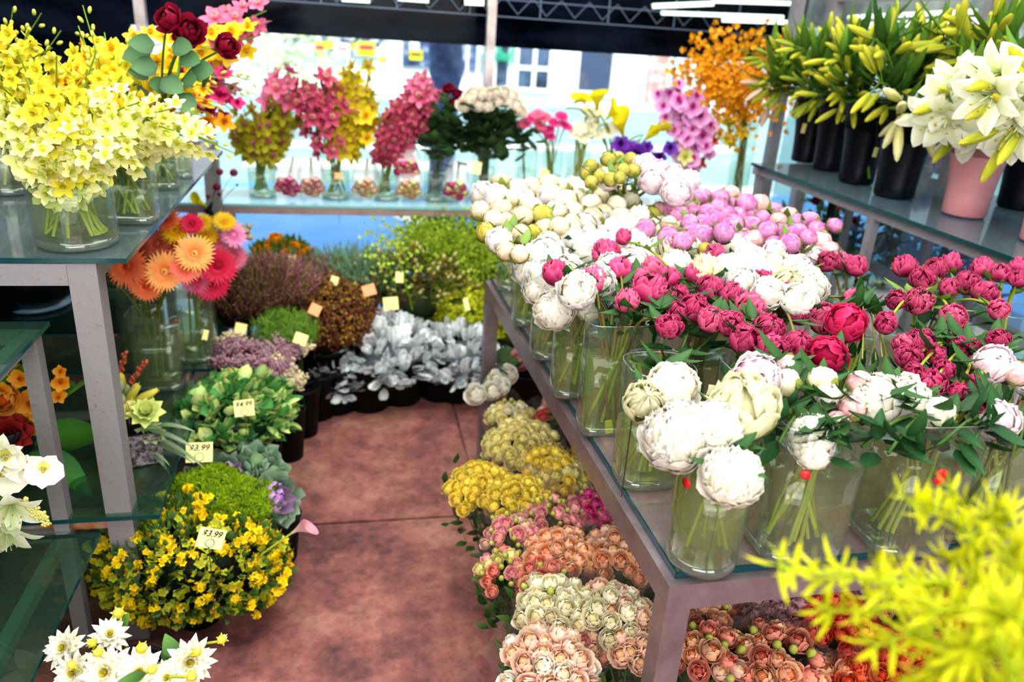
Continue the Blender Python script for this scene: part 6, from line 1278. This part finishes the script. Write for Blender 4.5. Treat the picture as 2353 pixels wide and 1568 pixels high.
bel = [xf(join([xf(star_flower(5, .016, .014, '#86a82c', '#c4d858', 1, (.5, .5), .8, .4, .1), aim((math.cos(j*2.4), math.sin(j*2.4), .5), None, 1, (.006*math.cos(j*2.4), .006*math.sin(j*2.4), .012+j*.0085))) for j in range(17)]+[tube([(0, 0, -.08), (0, 0, .15)], .003, '#7a9a3a', n=4)]), Matrix.Rotation(-PI/2, 4, 'X')) for _ in range(3)]
plant('bells_of_ireland_plant', 'tall bright green bell-flower spikes massed before the tree trunk', 'potted plant', 1035, 622, .58, 84, 40, [xf(q_, Matrix.Scale(.95, 4)) for q_ in bel], [], 110, pot=(.14, .3), up=3.2, core='#55802a', cut=.05, jit=.25)
for x, y, lb in [(890, 560, 'single green bell-flower spike leaning outermost'), (922, 578, 'short green bell-flower spike beside the outermost one')]:
    p = at(x, y, .68); t = thing('bell_flower_spike', lb, 'flower spike', (p.x+.05, p.y, .42)); part('stem', tube([(0, 0, 0), (-.05, 0, .2)], .003, '#7a9a3a'), LEAF, t)
    part('bells', xf(bel[0], Matrix.Translation((-.045, 0, .16)) @ Matrix.Rotation(-.25, 4, 'Y') @ Matrix.Rotation(PI/2, 4, 'X')), LEAF, t)
lim = [join([xf(leafG(.02, .016, '#b0bc1c', '#e0e44a', .8, .4, nv=3, q=.5), aim(rdir(-.2))) for _ in range(12)]) for _ in range(3)]
plant('lime_euphorbia_plant', 'chartreuse yellow-green puffy plant beside the far table leg', 'potted plant', 1065, 720, .45, 85, 82, lim, [], 620, pot=(.12, .25), up=.6, core='#7a8a1c', lump=.25)
plant('lime_euphorbia_plant', 'chartreuse puffy plant seen beyond the table leg under the glass', 'potted plant', 1165, 740, .42, 60, 78, lim, [], 420, pot=(.1, .25), up=.6, core='#7a8a1c', lump=.25)
plant('dark_green_fleck_plant', 'dark green plant flecked with gold between the bell flowers and table', 'potted plant', 1130, 660, .47, 58, 68, [leafG(.03, .018, '#2f4a1c', '#5a7a2c', nv=3), leafG(.015, .012, '#c8a820', '#f0d030', nv=3)], [], 520, pot=(.1, .25), up=.6, core='#1c2a10')
def lobed(cv):
    g = [leafG(.085, .026, '#aab4b8', '#eef2f4', cv, .25, '#d8e0e2', nv=6, ruf=.1, q=.5)]
    for j, (y, L_w) in enumerate(((.02, .03), (.035, .036), (.052, .034), (.068, .024))):
        for s_ in (-1, 1):
            g.append(xf(leafG(L_w, .018, '#aab4b8', '#f4f8fa', .4, .2, nv=4, q=.4), Matrix.Translation((0, y*math.cos(cv*.4), y*math.sin(cv*.45))) @ Matrix.Rotation(cv*.5, 4, 'X') @ Matrix.Rotation(-s_*.95, 4, 'Z')))
    return join(g)
sil = [lobed(c_) for c_ in (.9, 1.3, .4, -.5, .8, 1.0)]
SILV = attr_mat('silver leaf', .7, .1, .2)
plant('dusty_miller', 'silver-white dusty miller with broad felted leaves, centre of the back row', 'potted plant', 893, 835, .34, 95, 82, sil, [], 230, pot=(.12, .22), up=.1, core='#6a7478', mat=SILV)
plant('dusty_miller', 'silver-white curly dusty miller next to the far table leg', 'potted plant', 1052, 835, .34, 82, 72, [xf(s, Matrix.Scale(.72, 4)) for s in sil], [], 330, pot=(.12, .22), up=.1, core='#6a7478', mat=SILV)
plant('dusty_miller', 'darker grey-silver dusty miller tucked beside the brown berries', 'potted plant', 775, 880, .32, 52, 45, [xf(s, Matrix.Scale(.7, 4), .8) for s in sil], [], 170, pot=(.09, .2), up=.1, core='#4a5458', mat=SILV)
plant('red_tipped_plant', 'dark burgundy leafy plant behind the cream peony buds', 'potted plant', 1118, 560, .6, 25, 60, [leafG(.03, .015, '#4a1420', '#7a2c3c', nv=3)], [], 260, pot=(.08, .3), up=1)
plant('heather_plant', 'dark low heather pressed against the rack glass', 'potted plant', 555, 715, .40, 70, 56, hea[:2]+hyp[2:3], [], 320, pot=(.1, .25), up=1.2, core='#1a120e', cut=.0)
# bare black pots in the aisle shadows
for x, y, lb in [(655, 1050, 'black pot at the aisle edge by the variegated leaves'), (705, 985, 'black pot in shadow right of the sedum'), (790, 960, 'black pot under the darker silver plant'), (940, 940, 'black pot between the two silver plants'), (1030, 930, 'black pot under the curly silver plant'), (865, 955, 'black pot between two others under the broad silver leaves'), (1095, 925, 'black pot next to the far table leg'), (740, 975, 'black pot between the aisle-edge pots in deep shadow')]:
    p = at(x, y, 0)+Vector((-.03, .1, 0)); t = thing('nursery_pot', lb, 'pot', p)
    part('body', lathe([(.001, .001), (.085, .001), (.1, .19), (.106, .19), (.106, .205), (.095, .205), (.08, .02), (.001, .02)], '#ffffff', 22), BPOT, t)
    part('soil', lathe([(.001, .18), (.09, .18)], '#ffffff', 16), BPOT, t)
# fallen pink calla, dahlias
t_ = thing('pink_calla', 'small pink-tipped calla bud poking out of the golden bush over the aisle', 'calla lily', at(600, 1275, .25))
bb = at(600, 1275, .25); hd = at(672, 1225, .33)
part('stem', tube([(0, 0, 0), tuple(hd-bb)], .003, '#a8b84a'), LEAF, t_); obj('bloom', FL['callap'][0], t_, aim((hd-bb), None, .045, hd-bb))
dv = Vase(); dv.p = Vector((-.50, 1.42, 0)); dv.r = .1; dv.h = .22
t = thing('dahlia_bucket', 'black bucket of white dahlias in the near corner below the golden bush', 'bucket', dv.p)
part('body', lathe([(.001, .001), (.08, .001), (.1, .215), (.104, .215), (.104, .225), (.094, .225), (.075, .01), (.001, .01)], '#ffffff', 24), BPOT, t)
part('handle', lathe([(.106+.003*math.cos(a), .2+.003*math.sin(a)) for a in np.linspace(0, 6.28, 5)], '#ffffff', 24), BPOT, t)
DL = [mesh('dahlia_leaf', leafG(.07, .035, '#2c4a24', '#5f8a3c', .4, .2, nv=5), LEAF) for _ in range(2)]
for x, y, r, d, lb in [(150, 1490, 34, (-.3, -.6, .7), 'white dahlia half hidden at the glass edge corner'), (172, 1545, 36, (-.2, -.8, .5), 'white dahlia lowest by the glass edge'), (252, 1462, 32, (.3, -.3, 1), 'white dahlia seen from the side, topmost'), (245, 1545, 46, (-.1, -.8, .7), 'large open white dahlia at the bottom of the photo'), (320, 1548, 42, (.2, -.6, .8), 'white dahlia next to the large open one'), (435, 1520, 42, (.3, -.9, .5), 'white dahlia set apart near the aisle floor'), (385, 1560, 34, (0, -.6, .8), 'white dahlia between the apart one and the others')]:
    p = at(x, y, .40-.03*(y-1460)/100); flower(dv, p, rng.choice(FL['dahlia']), r*depth(p)/FPX*1.35, lb, 'dahlia', None, 'white_dahlia', d=d, nl=3, leaves=DL, sc='#7f9a3a', sc2='#a8b83a')
for x, y, r, lb in [(212, 1478, 18, 'yellow-cream dahlia bud under the topmost dahlia'), (225, 1500, 18, 'yellow dahlia bud beneath another bud'), (272, 1410, 22, 'green-yellow dahlia bud standing tallest on its stem'), (325, 1490, 22, 'yellow dahlia bud with star-like green sepals in the middle'), (510, 1470, 18, 'yellow dahlia bud jutting out over the aisle'), (165, 1530, 16, 'yellow dahlia bud near the glass edge'), (440, 1555, 20, 'yellow dahlia bud under the apart dahlia'), (350, 1540, 18, 'green dahlia bud next to the white dahlias'), (452, 1500, 16, 'small green bud across the apart dahlia')]:
    p = at(x, y, .42); flower(dv, p, rng.choice(FL['dahliabud']), r*depth(p)/FPX, lb, 'dahlia', None, 'dahlia_bud', nl=1, leaves=DL, sc='#8fa83a', sc2='#b8c03a')

# ================================================================== wrapped bouquets on the floor at the right
BL = [mesh('bouquet_leaf', leafG(.04, .024, '#2f5a2a', '#6a8f44', .4, .2, nv=4), LEAF) for _ in range(3)]
def bouquet(px, py, R_, z, keys, label, hr=.0195, n=None, cat='bouquet', lean=(0, 0), wrap=True, buds=0, bucket_=False, sq=.55, name='rose_bouquet'):
    c = at(px, py, z); k = depth(c)/FPX; R = R_*k*1.1
    ax = Vector((lean[0], lean[1], 1)).normalized(); Lc = (c.z-.004)/ax.z; base = c-ax*Lc
    t = thing(name, label, cat, base)
    o = c-base; Q = ax.to_track_quat('Z', 'Y').to_matrix().to_4x4()
    n = n or int(min(80, max(16, 1.5*(R/hr)**2)))
    for i in range(n):
        rr = math.sqrt((i+.5)/n); a = i*2.39996+rng.uniform(-.2, .2)
        q = Vector((R*rr*math.cos(a), R*rr*math.sin(a), R*sq*(math.cos(rr*1.5)-.35)+rng.uniform(-.008, .012)))
        dq = (Q @ Vector((q.x*.8/R, q.y*.8/R, 1)))+Vector((rng.gauss(0, .16), rng.gauss(0, .16)-.25, 0))
        if i % 9 < buds: obj('rose_bud', rng.choice(PR['greenbud']), t, aim(dq, None, hr*.75, o+(Q @ q)+UP*.008)); continue
        obj('rose', rng.choice(PR[keys[rng.randrange(len(keys))]]), t, aim(dq, None, hr*rng.uniform(.85, 1.12), o+(Q @ q)))
    g = [xf(leafG(.04, .024, '#24481f', '#5a8038', .4, .2, nv=4), Matrix.Translation(o+(Q @ Vector((rng.gauss(0, R*.5), rng.gauss(0, R*.4), -.02-rng.random()*.16)))) @ rdir(-.2).to_track_quat('Y', 'Z').to_matrix().to_4x4(), .4+.5*rng.random()) for _ in range(110)]
    g += [tube([(0, 0, 0), tuple((o*.5)+Vector((rng.gauss(0, R*.15), rng.gauss(0, R*.15), 0))), tuple(o+(Q @ Vector((rng.gauss(0, R*.45), rng.gauss(0, R*.45), -.01))))], .0022, '#4a7a30', n=4) for _ in range(16)]
    part('leaves_and_stems', join(g), LEAF, t)
    if wrap:
        ns = 26; pr_ = [(.02, 0), (.035, Lc*.28), (R*.72, Lc*.7), (R*1.06, Lc*.93+rng.uniform(0, .015)), (R*1.18, Lc+.03)]
        W = lathe(pr_, '#ffffff', ns); P = W[0]; P[:, 0] *= 1+.06*np.sin(P[:, 2]*40+np.arctan2(P[:, 1], P[:, 0])*5); P[-ns:, 2] += .022*np.sin(np.arange(ns)*1.45)
        part('clear_wrap', xf(W, Q), FILM, t)
    if bucket_:
        kb = thing('bouquet_bucket', 'black bucket under the '+' '.join(label.split()[:10]), 'bucket', (base.x, base.y, 0))
        hb = min(.22, c.z-.16)
        part('body', lathe([(.001, .001), (.075, .001), (.092, hb), (.097, hb), (.097, hb+.01), (.088, hb+.01), (.07, .012), (.001, .012)], '#ffffff', 20), BPOT, kb)
        part('handle', lathe([(.099+.003*math.cos(a), hb-.02+.003*math.sin(a)) for a in np.linspace(0, 6.28, 5)], '#ffffff', 20), BPOT, kb)
    return t
L_A = (-.12, -.1)
bouquet(1175, 955, 55, .40, ['pale', 'cream'], 'small greenish-cream rose bouquet under the white roses by the far table leg', buds=3)
bouquet(1198, 1012, 78, .42, ['pale'], 'pale yellow rose bouquet in clear wrap beside the table edge', .021, lean=L_A)
bouquet(1285, 1085, 68, .41, ['pale', 'yellow'], 'soft yellow rose bouquet pressed against the table rail', .019)
bouquet(1352, 1050, 48, .41, ['gold'], 'golden yellow rose bouquet mostly hidden under the glass table', .02)
bouquet(1255, 1055, 40, .44, ['yellow'], 'handful of bright yellow roses between the pale yellow bouquets', .017)
bouquet(1102, 1112, 72, .40, ['yellow'], 'bright yellow rose bouquet jutting farthest over the aisle', .0175, lean=L_A)
bouquet(1190, 1140, 74, .42, ['yellow'], 'bright yellow rose bouquet just right of the one jutting over the aisle', .0175)
bouquet(1375, 1165, 62, .42, ['hot', 'hot', 'pinkbud'], 'hot pink rosebud bouquet against the table rail', .015, buds=1)
bouquet(1268, 1185, 66, .42, ['pinkbud'], 'pink rosebud bouquet full of green buds below the yellow ones', .0155, buds=4)
bouquet(1185, 1230, 70, .40, ['pinkbud', 'blush'], 'pink and green budded rose bouquet leaning over the aisle', .0165, buds=3, lean=L_A)
bouquet(1165, 1310, 62, .385, ['pinkbud', 'salmon', 'pale'], 'pink rose bouquet with yellow-green buds lowest over the aisle edge', .0165, buds=3, lean=L_A)
bouquet(1290, 1262, 72, .42, ['peach'], 'peach-orange rose bouquet in the middle of the floor bouquets', .021)
bouquet(1420, 1268, 82, .42, ['peach', 'peach', 'blush'], 'peach rose bouquet next to the table rail', .021)
bouquet(1250, 1320, 55, .41, ['peach', 'salmon'], 'small salmon-peach rose bouquet behind the cream one', .018, buds=1)
bouquet(1275, 1385, 82, .43, ['cream'], 'greenish cream rose bouquet in the front half of the row', .021, buds=1)
bouquet(1412, 1405, 92, .44, ['blush', 'cream'], 'pale blush and cream rose bouquet beside the table leg', .0205)
bouquet(1345, 1470, 60, .40, ['blush', 'salmon'], 'dim blush rose bouquet low behind the front cream-pink one', .018)
bouquet(1262, 1525, 104, .45, ['blush', 'ivory', 'blush'], 'cream-pink rose bouquet nearest the camera with open spiral blooms', .0235)
bouquet(1460, 1490, 60, .42, ['blush'], 'blush roses in shadow right beside the table leg', .022)
bouquet(1635, 1500, 88, .44, ['salmon', 'peach', 'blush'], 'salmon-pink rose bouquet under the table, first right of the leg', .021, buds=2)
bouquet(1620, 1400, 58, .42, ['salmon', 'peach'], 'small salmon bouquet with green buds just under the table rail', .017, buds=3)
bouquet(1790, 1510, 92, .45, ['peach', 'salmon'], 'peach-pink rose bouquet in crinkled clear wrap under the table', .0225, buds=2)
bouquet(1790, 1395, 76, .42, ['mauve'], 'dusty mauve rose bouquet in the shade under the table', .0175)
bouquet(1720, 1420, 50, .38, ['mauve', 'salmon'], 'dim mauve-pink bouquet between the salmon and mauve ones', .017)
bouquet(1925, 1430, 88, .43, ['coral'], 'coral red rose bouquet under the table', .021)
bouquet(2035, 1500, 88, .42, ['coral', 'coral', 'orange'], 'second coral red rose bouquet nearer the camera', .023)
bouquet(2160, 1535, 84, .43, ['orange', 'orange', 'coral'], 'orange-red rose bouquet behind the fern', .024)
bouquet(2060, 1385, 74, .42, ['mauve', 'salmon', 'peach'], 'mixed mauve and peach bouquet behind the fern under the table', .02)
bouquet(1950, 1560, 70, .38, ['orange', 'peach'], 'orange bouquet at the bottom of the photo between the coral ones', .023)
bouquet(2200, 1400, 80, .40, ['salmon', 'orange'], 'salmon-orange bouquet deep behind the fern', .021)
bouquet(2300, 1490, 90, .38, ['salmon', 'mauve'], 'dusty salmon bouquet behind the fern at the photo edge', .022)
bouquet(2340, 1150, 60, .5, ['blush', 'hot', 'cream'], 'pink and cream bouquet glimpsed right of the last vase', .018, buds=3)
bouquet(1310, 935, 40, .5, ['coral'], 'small coral red bouquet peeping past the table rail', .016, buds=1)
bouquet(1270, 960, 40, .42, ['blush', 'coral', 'cream'], 'mixed pink and cream bouquet behind the pale yellow one', .018)
# white ranunculus bunch by the far leg
wv = Vase(); wv.p = at(1215, 960, .02); wv.p.z = 0; wv.p.y += .1; wv.r = .08; wv.h = .24
t = thing('ranunculus_bucket', 'black bucket of white ranunculus beside the far table leg', 'bucket', wv.p)
part('body', lathe([(.001, .001), (.075, .001), (.09, .23), (.095, .23), (.095, .24), (.086, .24), (.07, .012), (.001, .012)], '#ffffff', 20), BPOT, t)
part('handle', lathe([(.097+.003*math.cos(a), .2+.003*math.sin(a)) for a in np.linspace(0, 6.28, 5)], '#ffffff', 20), BPOT, t)
for x, y, r, key, lb in [(1092, 906, 24, 'white', 'white ranunculus leaning farthest over the aisle'), (1130, 897, 22, 'white', 'white ranunculus second from the aisle'), (1152, 889, 20, 'white', 'white ranunculus third from the aisle'), (1165, 862, 24, 'white', 'larger white ranunculus above the three others'), (1140, 870, 20, 'white', 'white ranunculus behind the larger one'), (1192, 828, 24, 'pinkbud', 'pink ranunculus just above the white ones')]:
    p = at(x, y, .45); flower(wv, p, rng.choice(PR[key]), r*depth(p)/FPX, lb, 'ranunculus', None, 'ranunculus', d=(-.5, -.5, .6), nl=3, leaves=RLEAFB, sc='#4f7a34')
# strips of clear film reaching over the floor
for i, (pts, lb) in enumerate([([(1000, 1050), (1040, 1075), (1110, 1160), (1060, 1170)], 'loose corner of clear film curling over the aisle by the yellow roses'), ([(1160, 1390), (1240, 1460), (1215, 1568), (1100, 1480)], 'clear film fold over the aisle beside the front bouquet'), ([(1010, 1490), (1080, 1520), (1180, 1600), (1100, 1590)], 'pointed sheet of clear film at the bottom of the aisle')]):
    ps = [at(x, y, z) for (x, y), z in zip(pts, (.3, .3, .2, .2))]
    c = ps[0]; U, V2 = np.meshgrid(np.linspace(0, 1, 12), np.linspace(0, 1, 12))
    P = sum((np.array(q-c)[None, None]*w[..., None] for q, w in zip(ps, ((1-U)*(1-V2), U*(1-V2), U*V2, (1-U)*V2))))
    P[..., 2] += .025*np.sin(U*7+i)*np.cos(V2*6)-.05*V2
    t = thing('film_scrap', lb, 'plastic film', c); part('sheet', G_(P, gridF(12, 12), np.ones((144, 3))), FILM, t)
# ================================================================== blurred fern close to the camera
fp_ = Vector((.50, .18, 0))
t = thing('fern_pedestal', 'dark round pedestal just outside the photo under the yellow-green fern', 'pedestal', fp_)
part('column', lathe([(.001, .001), (.14, .001), (.14, .02), (.04, .04), (.04, .72), (.12, .74), (.12, .76), (.001, .76)], '#ffffff', 24), BLACK, t); part('top_disc', lathe([(.001, .761), (.122, .761), (.122, .768), (.001, .768)], '#ffffff', 24), BLACK, t)
fv = Vase(); fv.p = Vector((.50, .18, .77)); fv.r = .05; fv.h = .2
t = thing('fern_vase', 'black vase just outside the photo holding the yellow-green fern', 'vase', fv.p)
part('body', lathe([(.001, .001), (.04, .001), (.055, .1), (.045, .2), (.04, .2), (.04, .02), (.001, .02)], '#ffffff', 24), BLACK, t); part('lip', lathe([(.045+.003*math.cos(a), .2+.003*math.sin(a)) for a in np.linspace(0, 6.28, 6)], '#ffffff', 20), BLACK, t)
for i, (mx, my, ex, ey, Yd) in enumerate([(2100, 1420, 1790, 1300, .50), (2250, 1300, 2080, 1145, .52), (2300, 1330, 2190, 1130, .55), (2150, 1480, 1900, 1400, .48), (2260, 1430, 2020, 1330, .46), (2330, 1350, 2290, 1190, .5), (2200, 1520, 2010, 1480, .44), (2300, 1480, 2140, 1400, .42), (2340, 1420, 2330, 1260, .44), (2280, 1560, 2120, 1560, .42), (2330, 1500, 2240, 1330, .46), (2220, 1400, 2030, 1370, .55), (2400, 1480, 2350, 1320, .4), (2350, 1250, 2230, 1230, .5), (2300, 1400, 2180, 1290, .5), (2150, 1390, 1880, 1330, .52), (2380, 1520, 2300, 1400, .38), (2330, 1560, 2200, 1500, .4)]):
    m_, e_ = aty(mx, my, Yd-.03), aty(ex, ey, Yd); b = fv.p+Vector((rng.uniform(-.02, .02), rng.uniform(-.02, .02), .03))
    path = curve([b, fv.p+Vector((-.01, .02, .21)), m_, e_], 9); n = len(path)
    t = thing('fern_frond', 'blurred yellow-green feathery frond close to the lens in the lower corner', 'fern', b, 'yellow-green fronds in the near corner')
    part('stem', tube([q-b for q in path], .0016, '#a8b81c'), LEAF, t)
    g = []
    for j in range(11, n):
        for s in range(4):
            q = path[j].lerp(path[min(n-1, j+1)], s/5)-b; tg = (path[min(j+1, n-1)]-path[j-1]).normalized()
            d = (tg*.7+rdir(-1)*.9).normalized()
            g.append(xf(petal(rng.uniform(.022, .036), .0048, '#98a808', '#d0cc18', .6, .2, nv=4, nu=3), Matrix.Translation(q) @ d.to_track_quat('Y', 'Z').to_matrix().to_4x4()))
    part('leaflets', join(g), LEAF, t)

# ================================================================== light
w = bpy.data.worlds.new('World'); bpy.context.scene.world = w; w.use_nodes = True
nt = w.node_tree; nt.nodes.clear(); o = nt.nodes.new('ShaderNodeOutputWorld'); bg = nt.nodes.new('ShaderNodeBackground')
tc = nt.nodes.new('ShaderNodeTexCoord'); sx = nt.nodes.new('ShaderNodeSeparateXYZ'); r = nt.nodes.new('ShaderNodeValToRGB')
r.color_ramp.elements[0].color = (.8, .86, .92, 1); r.color_ramp.elements[0].position = .45; r.color_ramp.elements[1].color = (.86, .93, 1, 1); r.color_ramp.elements[1].position = .6
nt.links.new(tc.outputs['Generated'], sx.inputs[0]); nt.links.new(sx.outputs[2], r.inputs[0]); nt.links.new(r.outputs[0], bg.inputs[0]); bg.inputs[1].default_value = 1.1
nt.links.new(bg.outputs[0], o.inputs[0])
def area(name, loc, rot, sx_, sy_, e, col=(1, .97, .95)):
    l = bpy.data.lights.new(name, 'AREA'); l.shape = 'RECTANGLE'; l.size = sx_; l.size_y = sy_; l.energy = e; l.color = col
    ob = bpy.data.objects.new(name, l); C.objects.link(ob); ob.location = loc; ob.rotation_euler = rot; return ob
area('ceiling_panel_light', (.2, 1.5, 3.1), (0, 0, 0), 3.6, 3.6, 150, (1, .975, .93))
area('open_side_light', (-.2, -1.6, 2.3), (math.radians(58), 0, 0), 3.5, 1.6, 85, (1, .97, .93))  # added fill from behind the camera to brighten the flowers
area('shop_front_light', (.4, 3.9, 2.9), (math.radians(-28), 0, 0), 4.5, .6, 22, (.95, .98, 1))
area('low_fill_light', (.1, -.9, 1.3), (math.radians(72), 0, math.radians(-8)), 2.4, .9, 20, (1, .97, .93))
s = bpy.data.lights.new('sun', 'SUN'); s.energy = 3.0; s.angle = .01; s.color = (1, .97, .9)
so = bpy.data.objects.new('sun', s); C.objects.link(so); so.rotation_euler = (math.radians(43), 0, math.radians(12))
sc = bpy.context.scene
sc.view_settings.view_transform = 'Standard'; sc.view_settings.look = 'Medium High Contrast'; sc.view_settings.exposure = .4; sc.view_settings.gamma = 1.0
cy = sc.cycles
cy.max_bounces = 10; cy.diffuse_bounces = 3; cy.glossy_bounces = 4; cy.transmission_bounces = 4; cy.transparent_max_bounces = 40
cy.caustics_reflective = False; cy.caustics_refractive = False; cy.sample_clamp_indirect = 6; cy.use_denoising = True
